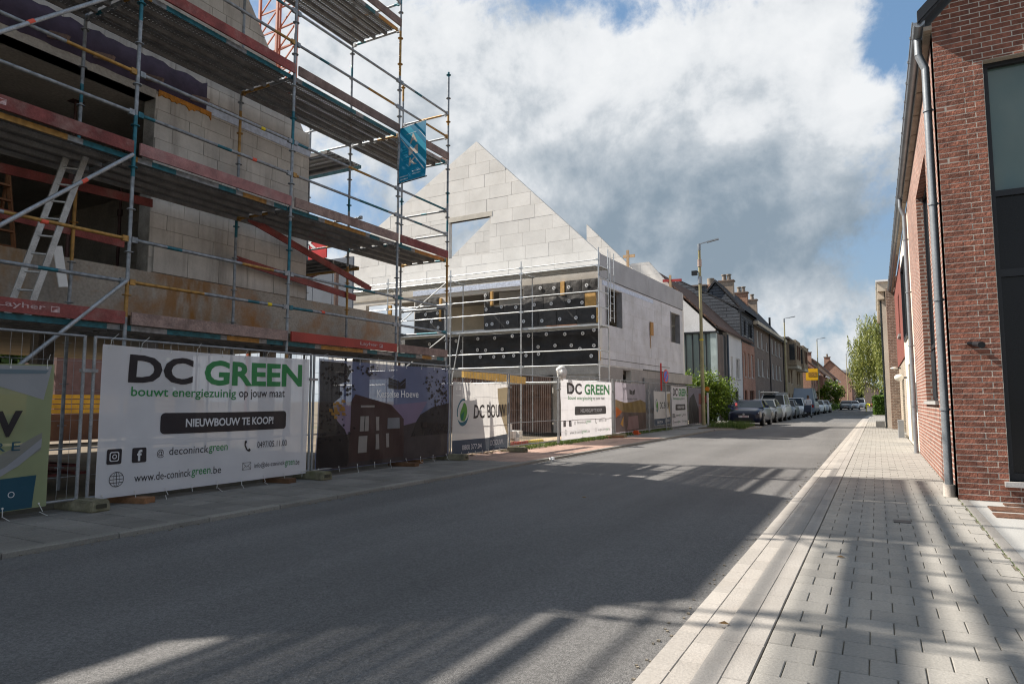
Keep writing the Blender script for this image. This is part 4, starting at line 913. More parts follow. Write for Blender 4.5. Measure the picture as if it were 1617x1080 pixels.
def dc_green(y0, y1, z0, z1, label, detail=True):
    t, pr, W, H_ = banner(y0, y1, z0, z1, 'advertising_banner', label, paper)
    X_ = lambda f: f * W; Z_ = lambda f: f * H_
    pr.text('DC', X_(.10), Z_(.755), X_(.265), Z_(.195), ink, .034); pr.text('GREEN', X_(.42), Z_(.755), X_(.53), Z_(.195), ink_g, .034)
    pr.text('bouwt energiezuinig', X_(.115), Z_(.645), X_(.46), Z_(.085), ink_g, .012); pr.text('op jouw maat', X_(.59), Z_(.645), X_(.26), Z_(.085), ink, .008)
    pr.rect(X_(.235), X_(.865), Z_(.40), Z_(.55), ink, 'panel', r=.06); pr.text('NIEUWBOUW TE KOOP!', X_(.34), Z_(.445), X_(.445), Z_(.062), ink_w, .03, lift=.009)
    s = Z_(.10)
    pr.rect(X_(.035), X_(.035) + s, Z_(.215), Z_(.215) + s, ink, 'icon', r=.02); pr.rect(X_(.128), X_(.128) + s, Z_(.215), Z_(.215) + s, ink, 'icon', r=.02)
    cx, cy = X_(.035) + s / 2, Z_(.215) + s / 2
    pr.rect(cx - .32 * s, cx + .32 * s, cy - .32 * s, cy + .32 * s, ink_w, 'icon', .008, .14 * s); pr.rect(cx - .25 * s, cx + .25 * s, cy - .25 * s, cy + .25 * s, ink, 'icon', .011, .1 * s); pr.ring(cx, cy, .10 * s, .16 * s, ink_w, 'icon', .014, n=14)
    pr.text('f', X_(.128) + .33 * s, Z_(.215) + .1 * s, .36 * s, .76 * s, ink_w, .03, 'icon', lift=.009)
    pr.text('@', X_(.225), Z_(.235), X_(.028), Z_(.06), ink, 0); pr.text('deconinck', X_(.275), Z_(.25), X_(.175), Z_(.055), ink, 0); pr.text('green', X_(.452), Z_(.237), X_(.09), Z_(.06), ink_g, .006)
    phone(pr, X_(.645), Z_(.275), s * .8, ink); pr.text('0497/05.11.00', X_(.70), Z_(.255), X_(.17), Z_(.05), ink, 0)
    gx, gz = X_(.075), Z_(.115)
    for a in ((.0, .50, .46, 1), (0, .5, .46, .45)): pr.ring(gx, gz, a[2] * s, a[1] * s, ink, 'icon', sx=a[3], n=20)
    for dz in (-.22, 0, .22): pr.stroke([(gx - s * .44, gz + dz * s), (gx + s * .44, gz + dz * s)], .04 * s, ink, 'icon')
    pr.stroke([(gx, gz - s * .48), (gx, gz + s * .48)], .04 * s, ink, 'icon')
    pr.text('www.de-coninck', X_(.14), Z_(.085), X_(.235), Z_(.055), ink, 0); pr.text('green', X_(.378), Z_(.07), X_(.088), Z_(.06), ink_g, .006); pr.text('.be', X_(.47), Z_(.085), X_(.045), Z_(.055), ink, 0)
    ex, ez = X_(.62), Z_(.09)
    pr.stroke([(ex, ez), (ex + s * .8, ez), (ex + s * .8, ez + s * .55), (ex, ez + s * .55), (ex, ez)], .03 * s, ink, 'icon'); pr.stroke([(ex, ez + s * .55), (ex + s * .4, ez + s * .2), (ex + s * .8, ez + s * .55)], .03 * s, ink, 'icon', .006); pr.stroke([(ex, ez), (ex + s * .3, ez + s * .3)], .03 * s, ink, 'icon', .007); pr.stroke([(ex + s * .8, ez), (ex + s * .5, ez + s * .3)], .03 * s, ink, 'icon', .007)
    pr.text('info@de-coninck', X_(.685), Z_(.085), X_(.175), Z_(.05), ink, 0); pr.text('green', X_(.862), Z_(.07), X_(.06), Z_(.055), ink_g, .006); pr.text('.be', X_(.925), Z_(.085), X_(.03), Z_(.045), ink, 0)
    return t
def leaf_logo(pr, cx, cy, r):
    teal = cloth('logo_teal', (.02, .12, .17), .05, .2); gr = cloth('logo_green', (.10, .30, .05), .05, .3); gr2 = cloth('logo_dark_green', (.02, .16, .10), .05, .2)
    pr.ring(cx, cy, r * .86, r, teal, 'logo', a0=75, a1=200, sx=.8); 
    pts_o = []; pts_i = []
    for k in range(22):
        t = radians(205 + 150 * k / 21); w = .30 * sin(pi * k / 21)
        pts_o.append((cx + r * cos(t) * .8, cy + r * sin(t))); pts_i.append((cx + r * (1 - w) * cos(t) * .8, cy + r * (1 - w) * sin(t)))
    pr.poly(pts_o + pts_i[::-1], teal, 'logo')
    tip = (cx + .1 * r, cy + .72 * r); pts = [tip]
    for k in range(9): t = k / 8; pts.append((cx + r * (.12 + .42 * sin(pi * (.15 + .8 * t))), cy + r * (.6 - 1.25 * t)))
    for k in range(9): t = 1 - k / 8; pts.append((cx - r * (.02 + .50 * sin(pi * (.05 + .85 * t)) * (.4 + .6 * t)), cy + r * (.62 - 1.25 * t)))
    pr.poly(pts, gr, 'logo', .007); pr.poly([(cx - .3 * r, cy - .55 * r), (cx, cy - .6 * r), (cx + .12 * r, cy + .1 * r), (cx - .28 * r, cy - .15 * r)], gr2, 'logo', .010)
def dc_bouw(y0, y1, z0, z1, label, cutoff=1.0, x=FXX + .03):
    t, pr, W, H_ = banner(y0, y1, z0, z1, 'advertising_banner', label, cloth('banner_warm_white', (.70, .69, .67), .09, .38), x=x)
    leaf_logo(pr, .17 * W, .58 * H_, .19 * H_)
    pr.text('DC', .35 * W, .49 * H_, .20 * W, .20 * H_, ink, .02); pr.text('BOUW', .60 * W, .49 * H_, .37 * W, .20 * H_, ink, .02)
    sand = cloth('banner_sand', (.42, .34, .20), .08, .35); navy = cloth('banner_navy', (.035, .06, .10), .06, .2)
    pts = [(W, .95 * H_)] + [(W * (.80 + .18 * (1 - sin(pi * (.5 + .5 * k / 8)))), H_ * (.93 - .7 * k / 8)) for k in range(9)] + [(W * .84, H_ * .22), (W, H_ * .22)]
    pr.poly(pts, sand, 'print', .002); pr.poly([(.01, .01), (W - .01, .01), (W - .01, .23 * H_), (.6 * W, .2 * H_), (.01, .2 * H_)], navy, 'print', .003)
    pr.text('0800 377.04', .16 * W, .06 * H_, .33 * W, .07 * H_, ink_w, 0, lift=.008); pr.text('DCBOUW.', .66 * W, .08 * H_, .26 * W, .08 * H_, ink_w, 0, lift=.008)
    return t
def kesselse(y0, y1, z0, z1, label):
    sky_b = cloth('print_dusk_blue', (.15, .18, .31), .16, .35, .12); t, pr, W, H_ = banner(y0, y1, z0, z1, 'advertising_banner', label, sky_b)
    f = lambda pts, m, l=.004: pr.poly([(a * W, b * H_) for a, b in pts], m, 'print', l)
    dk = cloth('print_tree_dark', (.016, .014, .016), .12, .2, .3); br = cloth('print_brick', (.062, .036, .034), .14, .3, .2); br2 = cloth('print_roof', (.06, .030, .030), .14, .3, .2); pk = cloth('print_pink_sky', (.26, .20, .30), .16, .35); gy = cloth('print_street', (.05, .04, .04), .12, .3, .4); wn = cloth('print_window', (.34, .32, .30), .1, .35, .2); wl2 = cloth('print_window_cool', (.22, .23, .25), .1, .35, .2); gold = cloth('print_gold', (.33, .17, .03), .1, .3, .3)
    f([(0.005, .005), (.995, .005), (.995, .36), (.7, .40), (.5, .34), (.005, .30)], gy, .0035)
    f([(.12, .30), (.5, .34), (.7, .40), (.8, .62), (.6, .6), (.3, .56), (.12, .6)], pk, .0025)
    f([(.005, .30), (.005, .98), (.17, .98), (.20, .90), (.17, .80), (.13, .78), (.14, .66), (.09, .60), (.10, .50), (.12, .44), (.17, .36), (.2, .25), (.19, .02), (.005, .02)], dk, .006)
    f([(.20, .05), (.205, .62), (.23, .69), (.5, .59), (.60, .44), (.60, .05)], br, .008); f([(.205, .62), (.23, .69), (.5, .59), (.59, .46), (.5, .53), (.23, .60)], br2, .011)
    f([(.70, .40), (.74, .48), (.85, .56), (.995, .60), (.995, .25), (.66, .25)], dk, .006)
    for a, b, c, d, m in ((.265, .325, .335, .48, wn), (.385, .41, .335, .47, wn), (.475, .565, .345, .455, wl2), (.26, .32, .13, .29, wn), (.38, .405, .15, .30, wn), (.465, .487, .16, .30, wn), (.265, .37, .565, .585, wn), (.76, .80, .34, .40, gy)): f([(a, c), (b, c), (b, d), (a, d)], m, .014)
    f([(.292, .335), (.297, .335), (.297, .48), (.292, .48)], dk, .017)
    r2 = random.Random(3 + wave_id[0])
    for cx, cz, rx, rz, n in ((.13, .88, .08, .09, 26), (.17, .74, .05, .05, 12), (.31, .93, .05, .035, 14), (.88, .78, .08, .10, 34), (.93, .6, .07, .12, 30), (.8, .84, .03, .05, 8), (.07, .4, .09, .12, 24)):
        for _ in range(n * 2): a = cx + r2.gauss(0, rx * .75); c = cz + r2.gauss(0, rz * .75); s = r2.uniform(.004, .018); a = min(max(a, .02), .97); c = min(max(c, .03), .965); f([(a + s * cos(q) * r2.uniform(.6, 1.3) * .6, c + s * sin(q) * r2.uniform(.6, 1.3)) for q in (0, 1, 2.1, 3.1, 4.2, 5.2)], dk, .012)
    for _ in range(16): a = .125 + r2.gauss(0, .018); c = .56 + r2.gauss(0, .035); s = .012; f([(a - s, c - s), (a + s, c - s * 1.2), (a + s * .7, c + s), (a - s, c + s * 1.3)], gold, .016)
    f([(.47, .76), (.55, .75), (.55, .84), (.47, .87)], dk, .01); f([(.555, .75), (.615, .76), (.615, .87), (.57, .82), (.555, .845)], dk, .01)
    for a in (0, .03): f([(.475, .835 - a), (.548, .815 - a), (.548, .818 - a), (.475, .838 - a)], sky_b, .013)
    f([(.575, .79), (.61, .83), (.61, .835), (.575, .795)], sky_b, .013)
    pr.text('Kesselse Hoeve', .375 * W, .665 * H_, .335 * W, .075 * H_, flat('print_white_ink', (.62, .62, .64), .6), 0.004, lift=.028)
    return t
def corner_banner(y0, y1, z0, z1, label):
    base = cloth('banner_sage', (.30, .34, .19), .10, .3, .1); t, pr, W, H_ = banner(y0, y1, z0, z1, 'advertising_banner', label, base, skew=-.06)
    f = lambda pts, m, l=.004: pr.poly([(a * W, b * H_) for a, b in pts], m, 'print', l)
    lg = cloth('banner_pale_grey', (.36, .37, .40), .1, .3); gr = cloth('banner_grey_swoosh', (.26, .26, .24), .1, .3); nv = cloth('banner_petrol', (.012, .07, .11), .06, .2); tl = cloth('banner_tealgrey', (.17, .23, .27), .1, .3)
    f([(.0, .99), (.99, .99), (.97, .75), (.80, .86), (.6, .66), (.0, .58)], lg, .003); f([(.2, .97), (.98, .96), (.97, .935), (.7, .925), (.4, .90)], tl, .006)
    f([(.0, .20), (.5, .22), (.80, .34), (.97, .52), (.97, .40), (.84, .24), (.6, .20)], gr, .006); f([(.75, .205), (.86, .30), (.97, .48), (.97, .42), (.90, .30), (.82, .21)], lg, .009)
    f([(.005, .005), (.95, .005), (.96, .225), (.005, .19)], nv, .007)
    pr.text('DC BOUW', .30 * W, .50 * H_, .60 * W, .18 * H_, ink, .04, lift=.012); pr.text('TURE', .70 * W, .405 * H_, .20 * W, .06 * H_, nv, 0, spacing=1.4, lift=.012)
    pr.text('W', .69 * W, .07 * H_, .05 * W, .08 * H_, ink_w, .03, lift=.012); pr.text('.com', .745 * W, .075 * H_, .09 * W, .06 * H_, ink_g, 0, lift=.012); pr.ring(.88 * W, .11 * H_, .025, .033, ink_w, 'logo', .012, n=16)
    return t
fence_panel(1.1, 4.56, 'mesh fence panel holding the sage banner at the far left edge')
fence_panel(4.68, 8.22, 'mesh fence panel behind the largest white DC GREEN banner')
fence_panel(8.29, 12.34, 'mesh fence panel behind the dark blue Kesselse Hoeve banner nearest the camera')
fence_panel(12.42, 15.02, 'mesh fence panel behind the first DC BOUW leaf banner', z1=1.98)
fence_panel(15.12, 18.10, 'bare mesh fence panel without any banner, in front of the brown slatted wall', z1=1.98)
fence_panel(18.2, 22.82, 'mesh fence panel behind the second, sunlit DC GREEN banner')
fence_panel(22.92, 27.1, 'mesh fence panel behind the autumn coloured banner')
fence_panel(27.2, 30.4, 'mesh fence panel behind the second DC BOUW banner')
fence_panel(30.5, 33.4, 'mesh fence panel behind the third, smallest DC GREEN banner')
fence_panel(33.5, 37.4, 'last mesh fence panel, by the green bush')
corner_banner(1.2, 4.22, .10, 1.69, 'sage and petrol banner cut by the left edge of the picture')
dc_green(4.76, 8.15, .10, 1.97, 'largest white DC GREEN banner, on the fence under the old scaffold')
kesselse(8.36, 12.28, .10, 2.0, 'dark blue Kesselse Hoeve banner with a brick house picture')
dc_bouw(12.46, 14.95, .08, 1.72, 'first DC BOUW banner with green leaf logo, beside the dark blue banner')
dc_green(18.28, 22.6, .12, 1.95, 'second DC GREEN banner, in the sun before the black insulated wall')
# the autumn banner
t, pr, W, H_ = banner(22.98, 26.6, .12, 1.98, 'advertising_banner', 'banner with autumn trees and a dark logo on pale sky', cloth('print_pale_sky', (.36, .33, .38), .1, .35))
f = lambda pts, m, l=.004: pr.poly([(a * W, b * H_) for a, b in pts], m, 'print', l)
f([(0, .42), (0, .66), (.3, .60), (.5, .62), (.8, .66), (1, .60), (1, .38)], cloth('print_autumn', (.20, .13, .03), .1, .3, .3)); f([(0, .02), (0, .44), (.4, .40), (1, .38), (1, .02)], cloth('print_brown_ground', (.09, .055, .045), .1, .3, .3), .007)
f([(.01, .3), (.22, .42), (.01, .52)], cloth('print_orange', (.65, .17, .03), .05, .3), .01); f([(.15, .18), (.26, .33), (.24, .12)], cloth('print_gold2', (.6, .3, .05), .05, .3), .01); f([(.35, .05), (.4, .32), (.7, .33), (.75, .05)], cloth('print_mauve', (.25, .15, .15), .1, .3), .01)
f([(.43, .78), (.53, .76), (.53, .84), (.43, .88)], ink, .008); f([(.54, .76), (.6, .78), (.62, .89), (.54, .84)], ink, .008); pr.text('Kesselse Hoeve', .36 * W, .66 * H_, .32 * W, .05 * H_, ink, 0, lift=.01)
dc_bouw(27.7, 30.3, .25, 1.72, 'second DC BOUW banner, smaller, left of the last DC GREEN banner')
dc_green(30.55, 33.35, .12, 2.0, 'third DC GREEN banner, far along the fence near the bush')
t, pr, W, H_ = banner(33.6, 37.2, .12, 2.0, 'advertising_banner', 'grey mauve picture banner at the far end of the fence', cloth('print_mauve_sky', (.20, .18, .24), .1, .35)); f = lambda pts, m, l=.004: pr.poly([(a * W, b * H_) for a, b in pts], m, 'print', l)
f([(0, .02), (.05, .7), (.35, .85), (.6, .4), (.6, .02)], cloth('print_tree_dark', (.02, .02, .02))); f([(.6, .55), (.62, .85), (.98, .8), (.98, .5)], cloth('print_brick2', (.2, .06, .05), .1, .3)); f([(.6, .02), (.6, .5), (.98, .5), (.98, .02)], cloth('print_mauve', (.25, .15, .15)), .007)
# bent kink in the bare panel
def foot(x, y, label, l=.72, w=.24, h=.13, mat=None, rz=0.0, name='ballast_block'):
    bm = bmesh.new(); bmesh.ops.create_cube(bm, size=1)
    for v in bm.verts: v.co = Vector((v.co.x * l * (.94 if v.co.z > 0 else 1), v.co.y * w * (.9 if v.co.z > 0 else 1), (v.co.z + .5) * h))
    bmesh.ops.bevel(bm, geom=bm.edges[:], offset=.015, segments=2, affect='EDGES')
    me = bpy.data.meshes.new(name); bm.to_mesh(me); bm.free(); me.materials.append(mat or stone_foot)
    o = bpy.data.objects.new(name, me); C.objects.link(o); o.location = (x, y, .001); o.rotation_euler = (0, 0, rz)
    q = MB(); 
    tag(o, label, 'ballast block', 'concrete blocks weighing down the site fence'); 
    mb = MB(); 
    for k in (-.22, 0, .22): mb.tube((k * l, 0, h - .004), (k * l, 0, h + .002), .022, 8)
    c = mb.build('socket', black_plastic, o, world=False)
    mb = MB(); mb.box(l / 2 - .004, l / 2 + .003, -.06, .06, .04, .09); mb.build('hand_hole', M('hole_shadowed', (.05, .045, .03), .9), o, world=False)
    return o
foot(FXX + .02, 4.62, 'mossy concrete foot at the joint left of the largest DC GREEN banner', rz=.06)
foot(FXX + .05, 8.26, 'mossy concrete foot between the largest DC GREEN and the dark blue banner', rz=-.05)
foot(FXX + .08, 12.38, 'mossy concrete foot between the dark blue banner and the first DC BOUW banner', rz=.1)
foot(FXX + .14, 15.07, 'concrete foot of the fence joint right of the first DC BOUW banner', l=.74, rz=.1)
foot(FXX + .1, 22.87, 'concrete foot at the joint right of the second DC GREEN banner', rz=.5)
foot(FXX + .05, 1.1, 'concrete foot of the fence at the far left edge', rz=.0)
for x, y, rz, l, lb in ((-8.35, 5.25, .2, .55, 'short wooden plank under the left end of the largest DC GREEN banner'), (-8.35, 7.65, .05, .5, 'orange brown timber block under the right end of the largest DC GREEN banner'), (-8.30, 10.75, .05, .6, 'brown timber block under the middle of the dark blue banner'), (-8.55, 11.3, .15, .5, 'flat timber offcut behind the block under the dark blue banner'), (-8.2, 22.5, .9, .8, 'pale wooden plank on the pavement by the second DC GREEN banner')):
    o = MB().box(-l / 2, l / 2, -.09, .09, 0, .07).build('timber_block', M('wet_timber', (.15, .075, .035), .85, var=.25, scale=6, bump=.3, rnd=.3), None); o.location = (x, y, .001); o.rotation_euler = (0, 0, rz + .1); tag(o, lb, 'timber')
# plumbing: clamps between panels
for y, lb in ((4.62, 'left of the largest DC GREEN banner'), (8.255, 'left of the dark blue banner'), (12.38, 'right of the dark blue banner'), (15.07, 'left of the bare panel'), (18.15, 'right of the bare panel'), (22.87, 'left of the autumn banner'), (27.15, 'right of the autumn banner'), (30.45, 'left of the third DC GREEN banner'), (33.45, 'right of the third DC GREEN banner')):
    o = MB().box(FXX - .03, FXX + .045, y - .09, y + .09, 1.62, 1.66).build('fence_clamp', rod); tag(o, 'small steel clamp joining two fence panels, ' + lb, 'clamp', 'clamps between the fence panels')
mb = MB()
for k in range(7): mb.tube((FXX + .02 + .02 * sin(k), 18.0 + .05 * k, 1.85 + .03 * sin(k * 2)), (FXX + .02 + .02 * sin(k + 1), 18.05 + .05 * k, 1.85 + .03 * sin(k * 2 + 2)), .01, 5)
bag = bpy.data.meshes.new('bag'); bm = bmesh.new(); bmesh.ops.create_icosphere(bm, subdivisions=3, radius=.16)
for v in bm.verts: v.co = v.co * (1 + .35 * noise.noise(v.co * 9)); v.co.z *= 1.2
bm.to_mesh(bag); bm.free(); bag.materials.append(flat('white_plastic_bag', (.5, .49, .47), .5)); o = bpy.data.objects.new('plastic_bag', bag); C.objects.link(o); o.location = (FXX + .03, 18.35, 2.15); tag(o, 'crumpled white plastic bag stuck on the fence top', 'bag')
mb = MB(); mb.tube((FXX - .25, 18.95, 1.9), (FXX - .25, 18.95, 2.12), .12, 12, 0, .15, cap=True); o = mb.build('bucket', flat('grey_bucket', (.35, .37, .38))); tag(o, 'pale grey bucket standing behind the fence top beside the plastic bag', 'bucket')
bm = bmesh.new(); bmesh.ops.create_icosphere(bm, subdivisions=2, radius=.07)
for v in bm.verts: v.co = v.co * (1 + .5 * noise.noise(v.co * 22)); v.co.z *= .7
me = bpy.data.meshes.new('litter'); bm.to_mesh(me); bm.free(); me.materials.append(flat('paper_litter', (.6, .6, .6))); o = bpy.data.objects.new('crumpled_paper', me); C.objects.link(o); o.location = (-6.38, 13.6, -.0); tag(o, 'crumpled white paper lying in the left gutter', 'litter')

# ------------------------------------------------------------------ second house: pale block shell with gables
A2 = radians(2); O2 = Vector((-9.6, 24.98, 0)); xl = Vector((cos(A2), -sin(A2), 0)); yl = Vector((sin(A2), cos(A2), 0))
h2 = thing('gable_house', 'pale block house shell with tall gable and black insulation on its front', 'building', O2)
fF = Frame(O2, xl, -yl); fS = Frame(O2, yl, xl)
def G(x, y, z): return O2 + xl * x + yl * y + Vector((0, 0, z))
def F2(d): return Frame(O2 + yl * d, xl, -yl)
rs_ = (.977, 1, 7.22 + .977 * .03)          # right slope: z <= 7.25 - .977 x
ls_ = (-.545, 1, 13.08 + .545 * 5.97)       # left slope
gw = (-7.46, -5.24, 7.82, 9.5)
wall(fF, -15, 0, 6.75, 13.2, .24, [gw], [rs_, ls_], mortar_lit, h2, 'gable_wall', .008)
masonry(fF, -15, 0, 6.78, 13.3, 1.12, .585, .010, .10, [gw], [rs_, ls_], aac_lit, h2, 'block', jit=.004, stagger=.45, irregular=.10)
mb = MB(); fF.rect(mb, -7.6, -5.1, 9.5, 9.72, -.2, .012); mb.build('lintel', M('pale_lintel', (.50, .47, .41), .8, var=.1), h2)
holes = [(-7.45, -5.5, 4.45, 6.05), (-5.15, -3.5, 5.45, 6.1), (-12.5, -9.45, 4.3, 6.0)]
wall(fF, -15, 0, 2.72, 6.2, .24, holes, [], aac_lit, h2, 'front_wall', .0)
mb = MB(); fF.rect(mb, -15, .0, 6.2, 6.5, -.24, .03); fF.rect(mb, -15, .0, 6.5, 6.75, -.24, .0); mb.build('ring_beam', M('pale_concrete_beam', (.46, .43, .38), .85, var=.1, stain=(.3, .25, .2), stain_amt=.4), h2)
mb = MB(); fF.rect(mb, -9.5, -3.6, 6.22, 6.46, .03, .04); mb.build('foil_strip', foil_white, h2)
mb = MB(); fF.rect(mb, -12.5, .0, 2.36, 2.72, -.3, .05); mb.build('slab_edge', concrete, h2)
# black insulation boards, laid in courses; fixings
def board(a0, a1, z0, z1, mat=black_wool):
    nu, nv = 8, 5; k = rng.random() * 99
    S = lambda i, j: fF.p(a0 + .008 + (a1 - a0 - .016) * i / nu, z0 + .008 + (z1 - z0 - .016) * j / nv, .085 + (.022 * noise.noise(Vector((i * .6, j * .8, k))) if 0 < i < nu and 0 < j < nv else -.012))
    mb = MB(); vs = [S(i, j) for j in range(nv + 1) for i in range(nu + 1)]; mb.add(vs, [(j * (nu + 1) + i, j * (nu + 1) + i + 1, (j + 1) * (nu + 1) + i + 1, (j + 1) * (nu + 1) + i) for j in range(nv) for i in range(nu)], 0, True)
    fF.rect(mb, a0 + .008, a1 - .008, z0 + .008, z1 - .008, .002, .072); mb.build('insulation_board', mat, h2)
for a0, a1, z0, z1 in ((-3.46, -2.55, 5.64, 6.2), (-2.55, -1.72, 5.64, 6.2), (-1.5, -.75, 5.64, 6.22), (-.75, -.04, 5.64, 6.22),
                       (-5.48, -4.45, 5.04, 5.44), (-4.45, -3.5, 5.04, 5.44), (-3.5, -2.5, 5.04, 5.62), (-2.5, -1.5, 5.04, 5.62), (-1.5, -.62, 5.04, 5.62),
                       (-5.48, -4.6, 4.42, 5.03), (-4.6, -3.7, 4.42, 5.03), (-3.7, -2.75, 4.42, 5.03), (-2.75, -1.9, 4.42, 5.03), (-1.9, -1.0, 4.42, 5.03), (-1.0, -.12, 4.42, 5.03), (-5.48, -5.16, 5.46, 6.08),
                       (-9.35, -8.6, 5.5, 6.05), (-8.6, -7.95, 5.5, 6.05), (-9.35, -8.7, 4.95, 5.5), (-8.7, -7.7, 4.95, 5.5), (-9.35, -8.5, 4.4, 4.95), (-8.5, -7.7, 4.4, 4.95)): board(a0, a1, z0, z1)
def membrane(a0, a1, z0, z1):
    nu, nv = 60, 18; S = lambda i, j: fF.p(a0 + (a1 - a0) * i / nu, z0 + (z1 - z0) * j / nv, .09 + .05 * abs(noise.noise(Vector((i * .23, j * .4, 3)))) + .02 * noise.noise(Vector((i * .7, j * .2, 9))))
    mb = MB(); vs = [S(i, j) for j in range(nv + 1) for i in range(nu + 1)]; mb.add(vs, [(j * (nu + 1) + i, j * (nu + 1) + i + 1, (j + 1) * (nu + 1) + i + 1, (j + 1) * (nu + 1) + i) for j in range(nv) for i in range(nu)], 0, True); return mb
membrane(-9.9, -.05, 2.72, 4.36).build('membrane', foil_black, h2)
fix = []
for p in [(-2.63, 6.02), (-1.99, 5.96), (-1.31, 5.94), (-.51, 5.95), (-5.33, 5.3), (-4.55, 5.36), (-3.82, 5.29), (-2.92, 5.33), (-2.12, 5.32), (-1.3, 5.36), (-.72, 5.26), (-5.38, 5.93), (-5.3, 4.62), (-5.02, 4.64), (-4.23, 4.66), (-3.44, 4.66), (-2.56, 4.63), (-1.73, 4.65), (-.99, 4.66), (-.25, 4.65),
          (-5.73, 4.02), (-4.86, 4.01), (-3.97, 4.06), (-3.17, 4.03), (-2.33, 4.05), (-1.48, 4.01), (-.68, 4.0), (-.19, 4.11), (-5.75, 3.53), (-5.32, 3.5), (-4.47, 3.51), (-2.72, 3.54), (-1.93, 3.56), (-1.19, 3.54), (-.2, 3.49), (-.32, 3.08), (-.81, 3.38), (-6.6, 3.5), (-6.9, 3.98), (-8.0, 5.31), (-8.33, 4.95), (-8.68, 5.3), (-7.95, 4.65), (-8.4, 3.9), (-9.1, 3.6),
          (-2.7, 3.24), (-3.3, 3.2), (-3.9, 3.22), (-4.4, 3.2), (-4.9, 3.2), (-5.6, 3.22)]: fix.append(p)
for a, z in fix:
    d = .105 if z > 4.4 else .15; o = MB().tube(fF.p(a, z, d), fF.p(a, z, d + .012), .075, 14).build('fixing_disc', flat('fixing_plate', (.62, .64, .66), .5), h2)
    MB().tube(fF.p(a, z, d + .012), fF.p(a, z, d + .02), .026, 8).build('fixing_centre', black_plastic, o)
wy = M('timber_reveal', (.50, .30, .10), .7, var=.15, scale=5)
for a0, a1, z0, z1 in ((-1.70, -1.52, 5.64, 6.2), (-5.14, -5.02, 5.45, 6.08), (-.60, -.14, 5.06, 5.62), (-.11, -.02, 4.42, 5.0), (-7.92, -7.8, 4.95, 6.0), (-.04, .02, 2.9, 3.4), (-11.0, -10.8, 4.4, 5.9)):
    mb = MB(); fF.rect(mb, a0, a1, z0, z1, 0, .10); mb.build('timber_reveal', wy, h2)
# rear and inner parts
fB2 = F2(11.3); 
wall(Frame(O2 + yl * 11.52, xl, -yl), -12, .0, 0, 7.2, .22, [(-8, -5, 3.2, 6)], [], aac_lit, h2, 'rear_wall')
for i, (fr_, poly) in enumerate(((F2(6.0), [(-3.22, 6.6), (-.25, 6.6), (-.25, 7.15), (-3.22, 10.25)]), (F2(6.0), [(-14, 6.6), (-7.9, 6.6), (-7.9, 12.2), (-14, 7.75)]), (F2(11.2), [(-6.2, 6.8), (-.25, 6.8), (-.25, 7.25), (-1.75, 9.1), (-2.75, 9.1), (-6.2, 7.6)]))):
    P_ = [(poly[k][0], poly[k][1]) for k in range(len(poly))]
    pl = []
    cx = sum(p[0] for p in P_) / len(P_); cz = sum(p[1] for p in P_) / len(P_)
    for k in range(len(P_)):
        (a, b_), (c, d) = P_[k], P_[(k + 1) % len(P_)]; A_, B_ = d - b_, a - c; C_ = A_ * a + B_ * b_
        if A_ * cx + B_ * cz > C_: A_, B_, C_ = -A_, -B_, -C_
        pl.append((A_, B_, C_))
    a0 = min(p[0] for p in P_); a1 = max(p[0] for p in P_); z0 = 6.6; z1 = max(p[1] for p in P_)
    wall(fr_, a0, a1, z0, z1, .22, [], pl, mortar_lit, h2, 'inner_gable', .01); masonry(fr_, a0, a1, z0, z1, 1.12, .585, .012, .1, [], pl, aac_lit, h2, 'inner_block', jit=.003, irregular=.08)
mb = MB()
for d0, d1, z0, z1 in ((.3, 11.3, 6.2, 6.34), (.3, 11.3, 2.45, 2.72)):
    pts = [G(-12, d0, z1), G(-.3, d0, z1), G(-.3, d1, z1), G(-12, d1, z1)]; mb.prism(pts, (0, 0, z1 - z0))
mb.build('floor_slab', dark_concrete, h2)
mb = MB(); pts = [G(-12, 3.9, 6.2), G(-.3, 3.9, 6.2), G(-.3, 4.1, 6.2), G(-12, 4.1, 6.2)]; mb.prism(pts, (0, 0, 3.5)); mb.build('partition', M('inner_pale_block', (.58, .52, .42), .9, var=.1), h2)
wall(F2(1.0), -5.35, -3.2, 2.72, 6.2, .2, [], [], aac_lit, h2, 'inner_pier')
# side wall
aac_shade = M('shaded_side_block', (.57, .575, .60), .9, var=.07, scale=1.2, bump=.12, bscale=40, rnd=.05, stain=(.36, .35, .33), stain_amt=.5, stain_scale=.8)  # cooler copy of the pale block, the tint of shade put into its colour
sh_ = [(.62, 2.42, 4.40, 5.95), (9.32, 10.92, 4.36, 5.93), (2.45, 3.4, 0, 2.62)]
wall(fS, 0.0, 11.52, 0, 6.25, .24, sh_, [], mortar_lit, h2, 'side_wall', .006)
masonry(fS, 0.0, 11.52, 2.75, 6.25, 1.12, .585, .009, .10, sh_, [], aac_shade, h2, 'block', jit=.003, stagger=.5, irregular=.05)
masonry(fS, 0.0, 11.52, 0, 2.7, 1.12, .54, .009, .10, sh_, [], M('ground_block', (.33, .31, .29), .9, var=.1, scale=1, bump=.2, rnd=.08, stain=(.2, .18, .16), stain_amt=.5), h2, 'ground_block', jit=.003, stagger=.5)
for a0, a1 in ((0, 5.93), (5.96, 11.55)):
    mb = MB(); fS.rect(mb, a0, a1, 6.28, 7.22, -.24, .03); mb.build('parapet_panel', M('parapet_concrete', (.37, .375, .39), .85, var=.08, scale=1.2, bump=.1, rnd=.04), h2)
mb = MB(); fS.rect(mb, 0.3, 6.6, 6.0, 6.18, 0, .012); mb.build('foil_strip', foil_white, h2)
